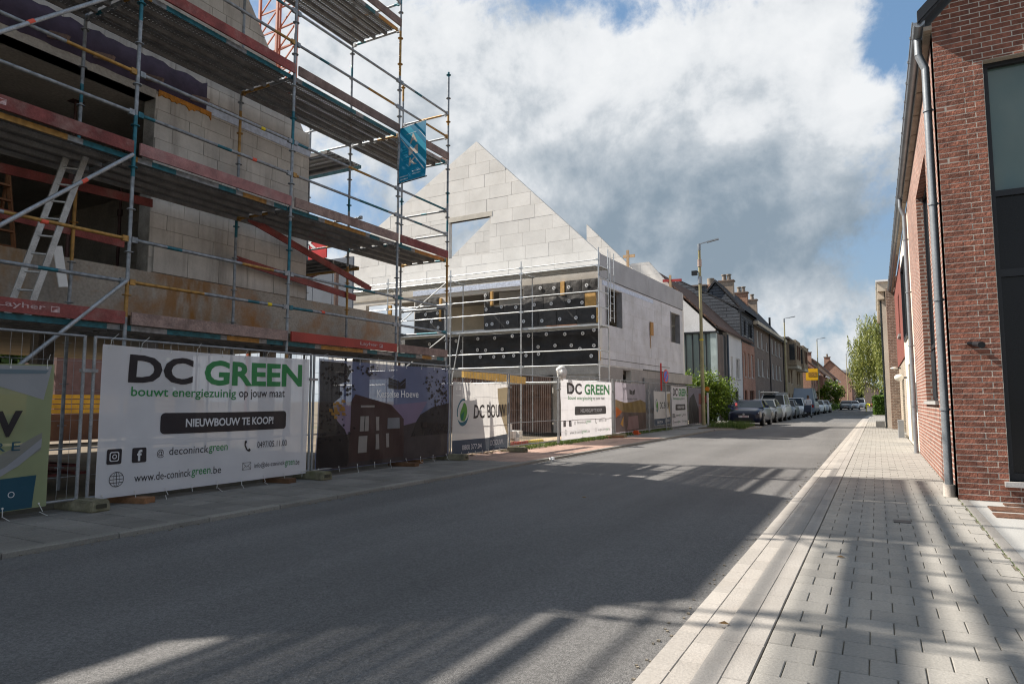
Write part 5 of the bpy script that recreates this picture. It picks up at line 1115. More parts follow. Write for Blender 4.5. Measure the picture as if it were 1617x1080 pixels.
mb = MB(); fS.rect(mb, 5.0, 11.4, 2.70, 2.76, .0, .02); fS.rect(mb, 0, 9, 2.98, 3.0, .0, .012); mb.build('damp_course', black_plastic, h2)
mb = MB(); fS.rect(mb, 5.98, 6.4, 4.42, 5.05, .03, .07); fS.rect(mb, 6.0, 6.04, 3.8, 4.42, .03, .05); mb.build('board_panel', M('osb_board', (.38, .20, .06), .75, var=.2, scale=12), h2)
for (a0, a1, z0, z1) in sh_[:2]:
    for q in ((a0, a0 + .06, z0, z1), (a1 - .06, a1, z0, z1)): mb = MB(); fS.rect(mb, *q, -.22, .03); mb.build('window_reveal', M('grey_reveal', (.24, .24, .25), .7), h2)
mb = MB(); fS.rect(mb, 4.9, 11.4, 0.9, 2.35, .02, .09); mb.build('grey_panel', M('ground_panel', (.25, .24, .23), .85, var=.12), h2)
mb = MB(); fS.rect(mb, 7.6, 11.9, 2.2, 2.68, -.2, .35); mb.build('canopy_slab', concrete, h2)
# ground floor front: brown slatted screen and props
mb = MB(); fF.rect(mb, -2.1, 0, 0, 2.36, -.24, 0); mb.build('front_pier', concrete, h2)
t = thing('slatted_screen', 'brown ribbed screen wall on the ground floor behind the bare fence panel', 'wall', G(-6, -.1, 0))
brs = M('brown_slat', (.19, .125, .10), .75, var=.25, scale=3, bump=.2, rnd=.25)
for k in range(64): a = -8.6 + k * .10; mb = MB(); fF.rect(mb, a, a + .075, 0, 2.3, -.05, .0); mb.build('slat', brs, t)
mb = MB(); fF.rect(mb, -8.6, -2.2, .0, 2.3, -.09, -.055); mb.build('backing', M('screen_backing', (.03, .02, .018), .9), t)
t = thing('timber_beam', 'new yellow timber beam lying behind the fence over the first DC BOUW banner', 'timber', (-9.3, 16, 1.9)); one('beam', M('new_yellow_timber', (.60, .38, .10), .7, var=.12, scale=5), t, 'bar', (-9.2, 14.3, 1.98), (-9.0, 17.3, 1.88), .08, .2)
o = MB().box(-10.2, -9.3, 12.9, 13.5, 0, 2.1).build('grey_container', M('grey_sheet', (.33, .34, .35), .6)); tag(o, 'grey sheet metal cabinet behind the first DC BOUW banner', 'cabinet')
# sandy strip behind the fence
struct(strip('site_ground', -10.2, -8.62, 12.7, 31, .012, M('dry_sand', (.34, .26, .18), .95, var=.2, scale=2, bump=.6, bscale=14), .1))
for k, (y, c_) in enumerate(((17.0, (.30, .06, .04)), (18.0, (.55, .40, .08)), (16.1, (.30, .07, .05)))):
    o = MB().tube((-9.1, y - .4, .08), (-9.0, y + .45, .08), .06, 8).build('plastic_pipe', flat(f'pipe_plastic_{"abc"[k]}', c_)); tag(o, ('dark red pipe lying behind the bare fence panel', 'yellow pipe lying left of the second DC GREEN banner', 'short red pipe lying behind the left end of the bare fence panel')[k], 'pipe')
# orange cone at the foot of the autumn banner
t = thing('traffic_cone', 'orange traffic cone lying at the foot of the autumn banner', 'cone', (-8.15, 25.2, 0)); orange = flat('cone_orange', (.6, .09, .02)); one('body', orange, t, 'tube', (-8.2, 25.0, .08), (-8.15, 25.45, .03), .07, 12, 0, .02); one('base', orange, t, 'box', -8.32, -8.08, 24.96, 25.0, 0, .17)

# ------------------------------------------------------------------ the bright new scaffold on the second house
s2 = thing('new_scaffold', 'bright new silver scaffold in front of the black insulated wall', 'scaffold', G(-5, -1, 0))
def std2(x, y, z1): o = MB(); o.tube(G(x, y, .03), G(x, y, z1), .026, 8); z = .5; mm = o
for x, zt in ((-13.4, 6.9), (-9.95, 6.9), (-6.4, 6.95), (-2.88, 6.95), (.52, 7.15)):
    for y, dzt in ((-1.3, 0), (-.35, -.35 if x < .5 else .1)):
        mb = MB(); p0 = G(x, y, .03); p1 = G(x, y, zt + dzt); mb.tube(p0, p1, .026, 8); z = .6
        while z < zt: mb.tube(G(x, y, z), G(x, y, z + .012), .055, 8); z += .55
        mb.build('standard', bright_steel, s2)
bays = [(-13.4, -9.95), (-9.95, -6.4), (-6.4, -2.88), (-2.88, .52)]
for a, b_ in bays:
    for z in (2.03, 2.66, 3.24, 4.88, 5.47): ledger(G(a, -1.3, z), G(b_, -1.3, z), s2, bright_steel)
    for z in (6.45, 6.68): ledger(G(a, -1.3, z), G(b_, -1.3, z), s2, bright_steel)
    for z in (4.22, 6.5, 2.05):
        if z == 2.05 and a < -7: continue
        for k in range(3):
            y0 = -1.26 + k * .30; mb = MB()
            pts = [G(a + .04, y0, z), G(b_ - .04, y0, z), G(b_ - .04, y0 + .28, z), G(a + .04, y0 + .28, z)]; mb.prism(pts, (0, 0, .012))
            for yy in (y0, y0 + .265): mb.bar(G(a + .04, yy + .008, z - .035), G(b_ - .04, yy + .008, z - .035), .012, .06)
            mb.build('deck_plank', bright_steel, s2)
        ledger(G(a, -.35, z - .05), G(b_, -.35, z - .05), s2, bright_steel)
for x in (-13.4, -9.95, -6.4, -2.88, .52):
    for z in (2.0, 4.17, 6.45): ledger(G(x, -1.3, z), G(x, -.35, z), s2, bright_steel, name='transom')
for z in (4.88, 5.47, 6.0, 3.2, 2.6): ledger(G(.52, -1.3, z), G(.52, -.35, z), s2, bright_steel)
for a, b_ in ((G(-9.95, -1.36, 4.3), G(-6.45, -1.36, 6.5)), (G(-9.95, -1.36, 2.1), G(-6.45, -1.36, 4.2)), (G(-6.3, -1.36, 1.9), G(-5.9, -1.3, 4.1))): one('diagonal_brace', bright_steel, s2, 'tube', a, b_, .024, 8)
# a few loose things: short ladder part at the corner, board stack on the deck
mb = MB()
for s in (-.05, .33): mb.tube(G(.85, -.9 + s, 4.3), G(.85, -.9 + s, 7.0), .02, 6)
t = thing('scaffold_ladder', 'narrow silver ladder at the right corner of the new scaffold', 'ladder', G(.85, -.9, 0)); mb.build('stile', bright_steel, t)
for k in range(9): one('rung', bright_steel, t, 'tube', G(.85, -.95, 4.45 + k * .28), G(.85, -.57, 4.45 + k * .28), .012, 5)
o = MB(); o.bar(G(-1.9, -.9, 4.27), G(-.6, -.8, 4.27), .2, .05); tag(o.build('board_stack', M('orange_board', (.36, .15, .07), .7)), 'orange board lying on the middle deck of the new scaffold', 'board')
for (p, q, m_, lb) in ((G(-1.2, 5.8, 8.3), G(-.6, 5.8, 8.3), wood_new, 'small timber cross brace on the second gable'), (G(-.9, 11, 7.9), G(.15, 11, 7.85), flat('red_rail', (.3, .03, .03)), 'red board sticking out at the rear gable')):
    t = thing('timber_brace', lb, 'timber', p); one('rail', m_, t, 'bar', p, q, .06, .14); one('upright', wood_new, t, 'bar', p + (q - p) * .4 - Vector((0, 0, .8)), p + (q - p) * .4 + Vector((0, 0, .3)), .08, .12)

# ------------------------------------------------------------------ street lamps and signs
pole_m = M('mossy_concrete_pole', (.30, .27, .15), .85, var=.15, scale=3, bump=.2)
def lamp(x, y, h, label, arm=.7, flood=False, r=.085, mat=None):
    t = thing('street_lamp', label, 'street lamp', (x, y, 0), 0, 'street lamps along the left side')
    one('pole', mat or pole_m, t, 'tube', (x, y, 0), (x, y, h - .3), r, 10, 0, r * .62)
    mb = MB(); mb.tube((x, y, h - .35), (x, y, h), r * .8, 8); mb.bar((x, y, h), (x + arm, y, h + .12), .05, .05); mb.build('arm', zinc, t)
    mb = MB(); mb.bar((x + arm * .6, y, h + .06), (x + arm + .35, y, h + .17), .16, .07); mb.build('lamp_head', zinc, t)
    if flood:
        one('floodlight', anth, t, 'box', x - .42, x - .12, y - .14, y + .02, h - 1.72, h - 1.47); one('bracket', anth, t, 'bar', (x - .2, y, h - 1.55), (x, y, h - 1.5), .05, .05)
        mb = MB(); mb.tube((x, y, h - 1.25), (x, y, h - .85), .11, 8); mb.build('junction_sleeve', M('pinkish_sleeve', (.4, .3, .25), .8), t); mb = MB(); mb.tube((x, y, h - 2.2), (x, y, h - 1.8), .12, 8); mb.build('clamp', zinc, t)
        one('yellow_band', flat('band_yellow', (.6, .5, .03)), t, 'tube', (x, y, 4.55), (x, y, 4.63), r * .95, 10)
    return t
lamp(-8.2, 36.5, 9.85, 'tall street lamp with a floodlight, at the right end of the site fence', flood=True, r=.11)
lamp(-7.9, 72, 9.6, 'second street lamp, before the brown brick row', r=.09)
lamp(-7.9 + bend(98), 98, 9.6, 'third street lamp, before the yellow sign', r=.08)
lamp(-7.6 + bend(130), 130, 9.6, 'fourth street lamp, before the brown brick house beyond the yellow sign', r=.08)
lamp(-7.0 + bend(165), 165, 9.6, 'farthest street lamp, before the large orange brick gable', r=.08)
def nopark(x, y, z, label, r=.3, post=True):
    t = thing('parking_sign', label, 'sign', (x, y, 0)); n = Vector((1, -.12, 0)).normalized(); c = Vector((x, y, z))
    MB().disc(c, n, r, .008, 22).build('rim', flat('sign_red', (.55, .02, .02), .5), t); MB().disc(c + n * .006, n, r * .80, .006, 20).build('face', flat('sign_blue', (.03, .10, .50), .5), t)
    side = Vector((0, 0, 1)).cross(n); o = MB().bar(c + n * .016 + (side + Vector((0, 0, 1))) * r * .55, c + n * .016 - (side + Vector((0, 0, 1))) * r * .55, .01, r * .18, 0, up=(-side + Vector((0, 0, 1)))).build('bar', MATS['sign_red'], t)
    if post: one('post', zinc, t, 'tube', (x - .03, y + .04, 0), (x - .03, y + .04, z + r), .028, 8)
nopark(-8.15, 29.2, 2.38, 'round red and blue no parking sign rising over the fence by the pale house corner')
one_ = thing('red_site_sign', 'narrow red board seen edge on beside the no parking sign', 'sign', (-8.25, 28.9, 0)); one('board', flat('sign_red', (.5, .02, .02)), one_, 'box', -8.30, -8.24, 28.85, 28.88, 1.75, 2.95)
t = thing('roadside_marker', 'white post with a small orange lamp at the end of the fence by the bush', 'post', (-8.05, 37.0, 0)); one('post', flat('white_post', (.6, .6, .6)), t, 'box', -8.10, -8.02, 36.96, 37.04, 0, 1.75); one('lamp', flat('amber_lens', (.65, .22, .02), .3), t, 'tube', (-8.06, 36.93, 1.95), (-8.06, 37.0, 1.95), .12, 12)
one('lamp_box', flat('marker_red', (.3, .06, .05)), t, 'box', -8.5, -8.12, 36.9, 36.95, 1.2, 1.6)

# ------------------------------------------------------------------ the row of houses on the left
pane_m = glass('dark_glass', (.03, .035, .04)); whitef = flat('white_frame', (.62, .62, .62), .5)
def windows(fr, lst, parent, framem=whitef, depth=.12, sill=True):
    for (a0, a1, z0, z1) in lst:
        mb = MB(); fr.rect(mb, a0, a1, z0, z1, -depth - .03, -depth); w = mb.build('pane', pane_m, None); w.name = 'window'; w.parent = parent; w.matrix_parent_inverse = Matrix.Identity(4); w.location = tuple(-Vector(parent.location))
        mb = MB(); t = .07
        for q in ((a0, a0 + t, z0, z1), (a1 - t, a1, z0, z1), (a0 + t, a1 - t, z1 - t, z1), (a0 + t, a1 - t, z0, z0 + t), ((a0 + a1) / 2 - t / 2, (a0 + a1) / 2 + t / 2, z0 + t, z1 - t)): fr.rect(mb, *q, -depth, -depth + .05)
        o = mb.build('window_frame', framem, w)
        if sill: mb = MB(); fr.rect(mb, a0 - .05, a1 + .05, z0 - .07, z0, -.02, .06); mb.build('sill', bluestone, w)
slate = brickmat('grey_slate_cladding', (.095, .105, .122), (.078, .088, .104), (.028, .032, .04), course=.27, length=2.6, ms=.030, bump=.8)
slate_roof = brickmat('dark_roof_slates', (.050, .052, .058), (.034, .036, .042), (.018, .018, .02), course=.28, length=.3, ms=.02)
tile_brown = brickmat('brown_roof_tiles', (.13, .075, .055), (.08, .05, .04), (.03, .02, .02), course=.26, length=.25, ms=.02)
tile_red = brickmat('red_roof_tiles', (.21, .085, .055), (.14, .06, .045), (.05, .03, .025), course=.30, length=.28, ms=.02)
brown_brick = brickmat('brown_brickwork', (.17, .125, .105), (.115, .085, .075), (.20, .17, .15), course=.08, ms=.014)
orange_brick = brickmat('orange_brickwork', (.34, .135, .085), (.25, .10, .07), (.34, .28, .23), course=.08, ms=.012)
beige_brick = brickmat('beige_brickwork', (.29, .225, .155), (.235, .18, .125), (.27, .23, .18), course=.08, ms=.012)
white_wall = M('white_render', (.62, .62, .62), .85, var=.05, scale=.6, bump=.1, bscale=30, stain=(.45, .44, .42), stain_amt=.3)
def gable_roof(mb, y0, y1, xf, ze, xr, zr, xb=None, th=.16, over=.25):
    xb = 2 * xr - xf if xb is None else xb
    s = (zr - ze) / (xf - xr)
    P = lambda x, z, y: (x, y, z)
    mb.prism([P(xf + over, ze - over * s, y0), P(xr, zr, y0), P(xb - over, ze - over * s, y0), P(xb - over, ze - over * s + th, y0), P(xr, zr + th * 1.2, y0), P(xf + over, ze - over * s + th, y0)], (0, -(y1 - y0), 0))
def gable_end(mb, y, xf, ze, xr, zr, z0=0, th=.3, xb=None):
    xb = 2 * xr - xf if xb is None else xb
    mb.prism([(xf, y, z0), (xf, y, ze), (xr, y, zr), (xb, y, ze), (xb, y, z0)], (0, -th, 0))
def chimney(x, y, z0, z1, mat, parent, w=.9, pots=1):
    c = one('chimney', mat, parent, 'box', x - w / 2, x + w / 2, y - .35, y + .35, z0, z1 - .12); one('chimney_cap', M('chimney_cap', (.16, .12, .1), .8), c, 'box', x - w / 2 - .1, x + w / 2 + .1, y - .45, y + .45, z1 - .12, z1)
    for k in range(pots): xx = x + (k - (pots - 1) / 2) * .45; one('chimney_pot', M('clay_pot', (.15, .13, .11), .8), c, 'tube', (xx, y, z1), (xx, y, z1 + .5), .22, 10, 0, .17); one('chimney_pot', M('clay_pot', (.15, .13, .11), .8), c, 'tube', (xx, y, z1 + .5), (xx, y, z1 + .6), .25, 10)
# white house with zinc bay
t = thing('zinc_bay_house', 'white rendered house with grey zinc clad corner bay and brown roof edge', 'house', (-9.4, 46, 0))
mb = MB(); gable_end(mb, 46.05, -9.42, 6.15, -13.2, 10.0, 0); mb.build('gable_wall', white_wall, t)
mb = MB(); gable_roof(mb, 45.9, 61, -9.4, 6.38, -13.2, 10.2, over=.2); mb.build('roof', tile_brown, t)
zn = M('zinc_cladding', (.19, .235, .225), .5, var=.12, scale=.8, bump=.05, metal=.25, rnd=.06); zn_side = zn
for k in range(11): x = -14.5 + k * .455; one('zinc_panel', zn, t, 'box', x + .02, x + .44, 45.7, 46.0, .0, 5.85)
for k in range(12): x = -14.5 + k * .455; one('zinc_seam', anth, t, 'box', x - .045, x + .03, 45.63, 45.9, 0, 5.85)
one('zinc_corner', M('pale_zinc', (.35, .42, .42), .5), t, 'box', -9.66, -9.28, 45.62, 45.98, 0, 5.9); one('coping', anth, t, 'box', -14.6, -9.2, 45.55, 46.04, 5.86, 5.98)
for k in range(6): one('cladding_board', M('brown_cladding', (.09, .065, .055), .7, rnd=.25), t, 'box', -9.5, -9.30 - .0, 46.0 + k * .36, 46.32 + k * .36, .0, 5.85)
one('dark_recess', anth, t, 'box', -9.9, -9.5, 48.2, 50.0, 0, 6.0); one('downpipe', flat('dark_blue_pipe', (.05, .07, .10)), t, 'tube', (-9.33, 49.9, 0), (-9.33, 49.9, 6.1), .07, 8)
fW = Frame((-9.4, 50.05, 0), (0, 1, 0), (1, 0, 0)); wl_ = [(1.1, 1.9, 3.0, 4.6), (3.2, 4.9, 3.0, 4.6), (2.6, 4.0, 0, 2.1)]
wall(fW, 0, 6.0, 0, 6.3, .3, wl_, [], M('white_front', (.50, .50, .51), .85, var=.05, scale=.6), t, 'front_wall'); windows(fW, wl_[:2], t); windows(fW, wl_[2:], t, anth, sill=False)
one('gutter', zinc, t, 'tube', (-9.28, 45.9, 6.3), (-9.28, 56, 6.3), .07, 8)
# grey slate clad house
t = thing('slate_clad_house', 'house with grey slate clad gable over red brick ground floor', 'house', (-9.4, 56, 0))
mb = MB(); mb.prism([(-9.38, 56, 0), (-9.38, 56, 8.5), (-11.85, 56, 10.1), (-12.3, 56, 10.2), (-13.4, 56, 10.9), (-14.5, 56, 11.45), (-17, 56, 10), (-17, 56, 0)], (0, -.3, 0)); mb.build('gable_wall', slate, t)
fW = Frame((-9.40, 56.06, 0), (0, 1, 0), (1, 0, 0)); wl_ = [(1.1, 2.2, 6.7, 8.0), (3.4, 5.4, 6.7, 8.0)]
wall(fW, .25, 6.2, 6.1, 8.5, .3, wl_, [], slate, t, 'upper_front'); windows(fW, wl_, t, anth)
wl_ = [(.6, 1.8, .0, 2.2), (.7, 1.5, 3.3, 5.3), (2.6, 3.4, 3.3, 5.3), (4.3, 5.4, 3.3, 5.3), (3.0, 5.4, .0, 2.2)]
wall(fW, .0, 6.2, 0, 6.1, .3, wl_, [], orange_brick, t, 'lower_front', -.03); windows(fW, wl_[1:4], t); windows(fW, [wl_[0], wl_[4]], t, M('brown_frame', (.12, .06, .04)), sill=False)
one('eaves', anth, t, 'box', -9.6, -9.1, 55.9, 62.3, 8.5, 8.66); one('downpipe', anth, t, 'tube', (-9.42, 55.95, 8.5), (-9.42, 55.95, 6.0), .07, 8)
mb = MB(); mb.prism([(-9.1, 56, 8.5), (-14.5, 56, 11.5), (-14.5, 56, 11.65), (-9.1, 56, 8.66)], (0, -6.3, 0)); mb.build('roof', slate_roof, t)
chimney(-13.1, 56.7, 9.3, 11.05, slate, t, 1.7, 0)
one('chimney', brickmat('chimney_brick', (.38, .17, .10), (.30, .13, .08), (.3, .25, .2), course=.08), t, 'box', -14.25, -13.2, 65.4, 66.1, 9, 12.3)
c = one('chimney_top', MATS['chimney_brick'], t, 'box', -14.4, -13.05, 65.3, 66.2, 12.3, 12.55); one('chimney_pot', M('clay_pot', (.2, .17, .14)), t, 'tube', (-13.75, 65.8, 12.5), (-13.75, 65.8, 13.2), .34, 10)
# brown brick row with slate roof
t = thing('brown_brick_row_house', 'long brown brick house with slate side gable, slate roof and paired chimneys', 'house', (-9.4, 62.3, 0))
mb = MB(); gable_end(mb, 62.3, -9.4, 8.25, -12.6, 12.1, 0); mb.build('gable_wall', slate, t)
mb = MB(); gable_roof(mb, 62.1, 84, -9.35, 8.35, -12.6, 12.2, over=.35, th=.2); mb.build('roof', slate_roof, t)
fW = Frame((-9.4, 62.3, 0), (0, 1, 0), (1, 0, 0)); wl_ = []
for z0, z1 in ((.7, 2.3), (3.6, 5.2), (6.2, 7.8)):
    for a, w in ((1.8, 1.3), (4.3, 1.3), (7.6, 1.0), (11.5, 1.4), (14.4, 1.4), (17.3, 1.4)): wl_.append((a, a + w, z0, z1 if w > 1.05 else z0 + .9))
wall(fW, .2, 21.6, 0, 8.25, .3, wl_, [], brown_brick, t, 'front_wall'); windows(fW, wl_, t)
one('gutter', M('cream_gutter', (.45, .40, .32), .7), t, 'box', -9.38, -8.95, 62.0, 84, 8.1, 8.4)
for a in (9.6, 20.9): one('downpipe', anth, t, 'tube', (-9.34, 62.3 + a, 0), (-9.34, 62.3 + a, 8.2), .06, 6)
for x, y, z in ((-12.3, 66, 12.9), (-12.4, 74.6, 13.0)): chimney(x, y, 10.5, z, MATS['chimney_brick'] if y > 70 else M('chimney_render', (.3, .24, .19), .85), t, 1.3, 2)
chimney(-11.9, 78.5, 10.5, 12.7, M('chimney_render', (.3, .24, .19)), t, 1.0, 1)
one('vent_pipe', anth, t, 'tube', (-10.7, 83, 9.8), (-10.7, 83, 11.1), .12, 8)
# beige flats with projecting bays
t = thing('beige_flats', 'beige brick flats with two projecting bays beyond the brown brick row', 'building', (-9.3, 84, 0))
fW = Frame((-9.2, 84.2, 0), (0, 1, 0), (1, 0, 0)); wl_ = [(a, a + 1.1, z, z + 1.6) for a in (2, 5, 12, 15) for z in (.6, 3.5)]
wall(fW, 0, 20, 0, 8.6, .3, wl_, [], beige_brick, t, 'front_wall'); windows(fW, wl_, t, M('brown_frame', (.12, .06, .04)))
one('side_wall', beige_brick, t, 'box', -16, -9.3, 84.1, 84.4, 0, 8.6); one('roof_slab', M('dark_roof_felt', (.09, .08, .075), .8), t, 'box', -16, -8.8, 84, 104.4, 8.6, 8.85)
for a in (1.5, 11):
    b_ = one('bay', beige_brick, t, 'box', -9.2, -8.2, 84.2 + a, 84.2 + a + 5.5, 5.6, 8.6); one('bay_base', M('pale_balcony', (.45, .42, .36)), b_, 'box', -9.2, -8.15, 84.2 + a + .5, 84.2 + a + 5.4, 5.25, 5.6)
    fb = Frame((-8.2, 84.2 + a, 0), (0, 1, 0), (1, 0, 0)); windows(fb, [(1, 1.9, 6.3, 8.0), (3, 4.2, 6.3, 8.0)], t, M('brown_frame', (.12, .06, .04)), -.02, False)
    one('bay_window', pane_m, t, 'box', -8.95, -8.35, 84.2 + a - .02, 84.2 + a, 6.2, 8.1)
t = thing('yellow_sign', 'yellow shop sign board fixed across a red brick front', 'sign', (-8.0, 106, 0)); one('board', flat('sign_yellow', (.75, .42, .01), .5), t, 'box', -8.9, -7.2, 105.3, 105.4, 4.3, 6.0)
pr = Print(lambda u, v, l: Vector((-8.9 + u, 105.3 - l, 4.3 + v)), t, 9, .02); pr.rect(.35, 1.45, .5, 1.2, M('sign_smudge', (.30, .16, .02), .7, var=.4, scale=8)); one('arm', anth, t, 'bar', (-9.2, 105.35, 5.9), (-8.8, 105.35, 5.9), .06, .06)
# farther red brick houses, following the bend
def far_house(x, y0, y1, ze, xr, zr, mat, roofm, label, gable=True, name='brick_house', wins=3, chim=None, wm_=None):
    t = thing(name, label, 'house', (x, y0, 0)); mb = MB(); gable_end(mb, y0, x, ze, xr, zr, 0); mb.build('gable_wall', mat, t)
    fW = Frame((x, y0 + .3, 0), (0, 1, 0), (1, 0, 0)); L_ = y1 - y0 - .3; wl_ = [(L_ * (k + .25) / wins, L_ * (k + .25) / wins + 1.3, z, z + 1.5) for k in range(wins) for z in (.8, ze - 2.3)]
    wall(fW, 0, L_, 0, ze, .3, wl_, [], mat, t, 'front_wall'); windows(fW, wl_, t)
    mb = MB(); gable_roof(mb, y0 - .2, y1, x, ze, xr, zr, over=.4, th=.25); mb.build('roof', roofm, t); one('gutter', whitef, t, 'box', x + .3, x + .5, y0 - .2, y1, ze - .45, ze - .25)
    if chim: chimney(chim[0], chim[1], chim[2] - 3, chim[2], mat, t, 1.2, 1)
    return t
far_house(-8.3, 106.1, 118, 5.9, -11.5, 8.6, orange_brick, tile_red, 'red brick house with orange tile roof right after the beige flats', chim=(-10.6, 112, 9.6))
far_house(-7.4, 118.2, 128, 5.6, -10.6, 8.5, orange_brick, tile_brown, 'red brick house with projecting porch in the middle of the far row', chim=(-9.8, 120, 9.4))
far_house(-6.6, 132, 146, 5.4, -10.0, 8.8, brown_brick, tile_brown, 'brown brick house with dark roof halfway along the far row')
far_house(-4.6, 160, 178, 5.9, -8.6, 10.0, orange_brick, tile_brown, 'large orange brick house gable seen beyond the brown one', chim=(-9.2, 161, 11.0), wins=4)
far_house(-2.9, 186, 200, 5.2, -6.4, 8.2, brown_brick, tile_brown, 'dark brick house, last before the white building', wins=3)
t = thing('white_building', 'tall white flat roofed building closing the street', 'building', (-6, 262, 0)); one('wall', M('white_far_wall', (.66, .66, .66), .8, var=.04), t, 'box', -13, -1.5, 262, 285, 0, 11.4); one('roof', M('grey_roof_edge', (.30, .31, .33)), t, 'box', -13.6, -3.0, 261.4, 286, 11.4, 12.3)
for k, (x0, x1, z0, z1) in enumerate(((-4.6, -3.4, 8.2, 10.2), (-4.6, -3.4, 4.6, 6.6), (-8, -6.8, 4.2, 6.0))): one('window', pane_m, t, 'box', x0, x1, 261.93, 262.02, z0, z1)
far_house(.6, 215, 240, 4.5, -2.6, 6.6, brown_brick, tile_brown, 'low brick house across the end of the street under the willow', wins=4)

# ------------------------------------------------------------------ plants
leaf_g = foliage('bush_leaves', (.035, .075, .010), (.19, .27, .025), .35); leaf_d = foliage('dark_leaves', (.018, .04, .008), (.06, .11, .02), .25); willow_m = foliage('willow_leaves', (.08, .12, .03), (.32, .33, .09), .4); hedge_m = foliage('hedge_leaves', (.04, .09, .012), (.12, .20, .03), .3)
bark = M('bark', (.09, .065, .045), .95, var=.25, scale=6, bump=.6, bscale=20)
def clumps(n, cx, cy, cz, rx, ry, rz, cr):
    c = []
    for _ in range(n):
        while True:
            p = Vector((rng.uniform(-1, 1), rng.uniform(-1, 1), rng.uniform(-1, 1)))
            if .35 < p.length < 1: break
        c.append((Vector((cx + p.x * rx, cy + p.y * ry, cz + p.z * rz)), cr * rng.uniform(.6, 1.3)))
    return c
def crown(cl, total, size, mat, parent, name='crown', droop=0.0, asp=1.6):
    mb = MB()
    def samp():
        c, r = rng.choice(cl)
        while True:
            p = Vector((rng.gauss(0, .5), rng.gauss(0, .5), rng.gauss(0, .45)))
            if p.length < 1.25: break
        q = c + p * r
        return (q.x, q.y, max(q.z, .05))
    leaf_mesh(mb, total, samp, size, droop=droop, aspect=asp); return mb.build(name, mat, parent)
t = thing('green_bush', 'bright green shrub beside the dark blue car at the end of the fence', 'bush', (-8.3, 39.6, 0))
crown(clumps(34, -8.45, 39.8, 1.45, 1.25, 1.3, 1.35, .5), 9000, .085, leaf_g, t, 'foliage')
for k in range(9): a = k * .7; one('stem', bark, t, 'tube', (-8.45 + .2 * cos(a), 39.8 + .2 * sin(a), 0), (-8.45 + .8 * cos(a), 39.8 + .8 * sin(a), 1.9), .03, 5, 0, .01)
t = thing('yellow_green_shrub', 'yellow green shrub behind the fence between the pale house and the zinc bay', 'bush', (-9.6, 38.6, 0)); crown(clumps(18, -9.75, 38.9, 2.0, 1.1, 1.0, 1.0, .45), 3600, .085, leaf_g, t, 'foliage')
one('stem', bark, t, 'tube', (-9.75, 38.9, 0), (-9.75, 38.9, 2.0), .05, 6)
t = thing('street_tree', 'small green tree on the far left pavement beyond the grey van', 'tree', (-6.0, 112, 0)); crown(clumps(16, -6.2, 112, 2.6, 1.5, 1.5, 1.5, .7), 2200, .2, leaf_g, t); one('trunk', bark, t, 'tube', (-6.2, 112, 0), (-6.2, 112, 2.6), .1, 7, 0, .05)
t = thing('conifer', 'dark slim conifer before the far brick houses', 'tree', (-3.5, 165, 0)); crown([(Vector((-3.3, 165, z)), 1.0 - z * .12) for z in (.6, 1.3, 2.1, 3.0, 3.8, 4.4)], 1500, .22, leaf_d, t); one('trunk', bark, t, 'tube', (-3.3, 165, 0), (-3.3, 165, 4.2), .1, 6, 0, .03)
t = thing('verge_shrubs', 'low green planting along the far left verge', 'plant', (-5.6, 104, 0)); crown([(Vector((-6.4 + .02 * k, 90 + k * 4.2, .35)), .8) for k in range(16)], 2600, .16, hedge_m, t, 'foliage')
t = thing('clipped_hedge', 'clipped green box hedge at the end of the right pavement', 'hedge', (.4, 76, 0)); mb = MB()
def hs():
    f_ = rng.choice((0, 0, 1, 2)); x, y, z = rng.uniform(-.25, 1.0), rng.uniform(72, 84), rng.uniform(.05, 1.75)
    if f_ == 0: y = 72 + rng.gauss(0, .04)
    elif f_ == 1: x = -.25 + rng.gauss(0, .04)
    else: z = 1.75 + rng.gauss(0, .04)
    return (x, y, z)
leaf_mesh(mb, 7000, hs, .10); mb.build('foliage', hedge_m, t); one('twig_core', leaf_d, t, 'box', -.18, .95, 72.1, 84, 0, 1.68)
# willow
t = thing('willow_tree', 'large weeping willow hanging over the end of the right pavement', 'tree', (2.6, 100, 0))
mb = MB(); mb.tube((3.0, 100, 0), (2.6, 100, 6), .45, 9, 0, .3); mb.build('trunk', bark, t)
tips = []
for k in range(60):
    a = rng.uniform(0, 6.28); r_ = rng.uniform(.6, 4.4); z = rng.uniform(8.0, 13.9) - r_ * .42; tips.append(Vector((2.4 + r_ * cos(a) * 1.0, 100 + r_ * sin(a), z)))
for k, p in enumerate(tips[:16]): mb = MB(); mb.path([(2.6, 100, 5.5), ((2.6 + p.x) / 2, (100 + p.y) / 2, (5.5 + p.z) / 2 + 1.5), tuple(p)], .09, 5); mb.build('limb', bark, t)
mb = MB()
for p in tips + [Vector((2.0 + 4.3 * cos(a), 100 + 4 * sin(a), rng.uniform(5.5, 9.8))) for a in [rng.uniform(0, 6.28) for _ in range(46)]]:
    for s in range(11):
        q = p + Vector((rng.gauss(0, .5), rng.gauss(0, .5), rng.gauss(0, .3))); L_ = rng.uniform(1.6, 4.6); n = int(L_ * 9)
        for i in range(n):
            c = q + Vector((rng.gauss(0, .07), rng.gauss(0, .07), -L_ * i / n)); 
            if c.z < 1.8: break
            s_ = .17 * rng.uniform(.6, 1.3); d = Vector((rng.gauss(0, .45), rng.gauss(0, .45), -1)).normalized(); w = d.orthogonal().normalized(); w = Matrix.Rotation(rng.uniform(0, 6.28), 3, d) @ w
            mb.add([c, c + d * s_ + w * s_ * .3, c + d * s_ * 2.2, c + d * s_ - w * s_ * .3], [(0, 1, 2, 3)])
mb.build('crown', willow_m, t)
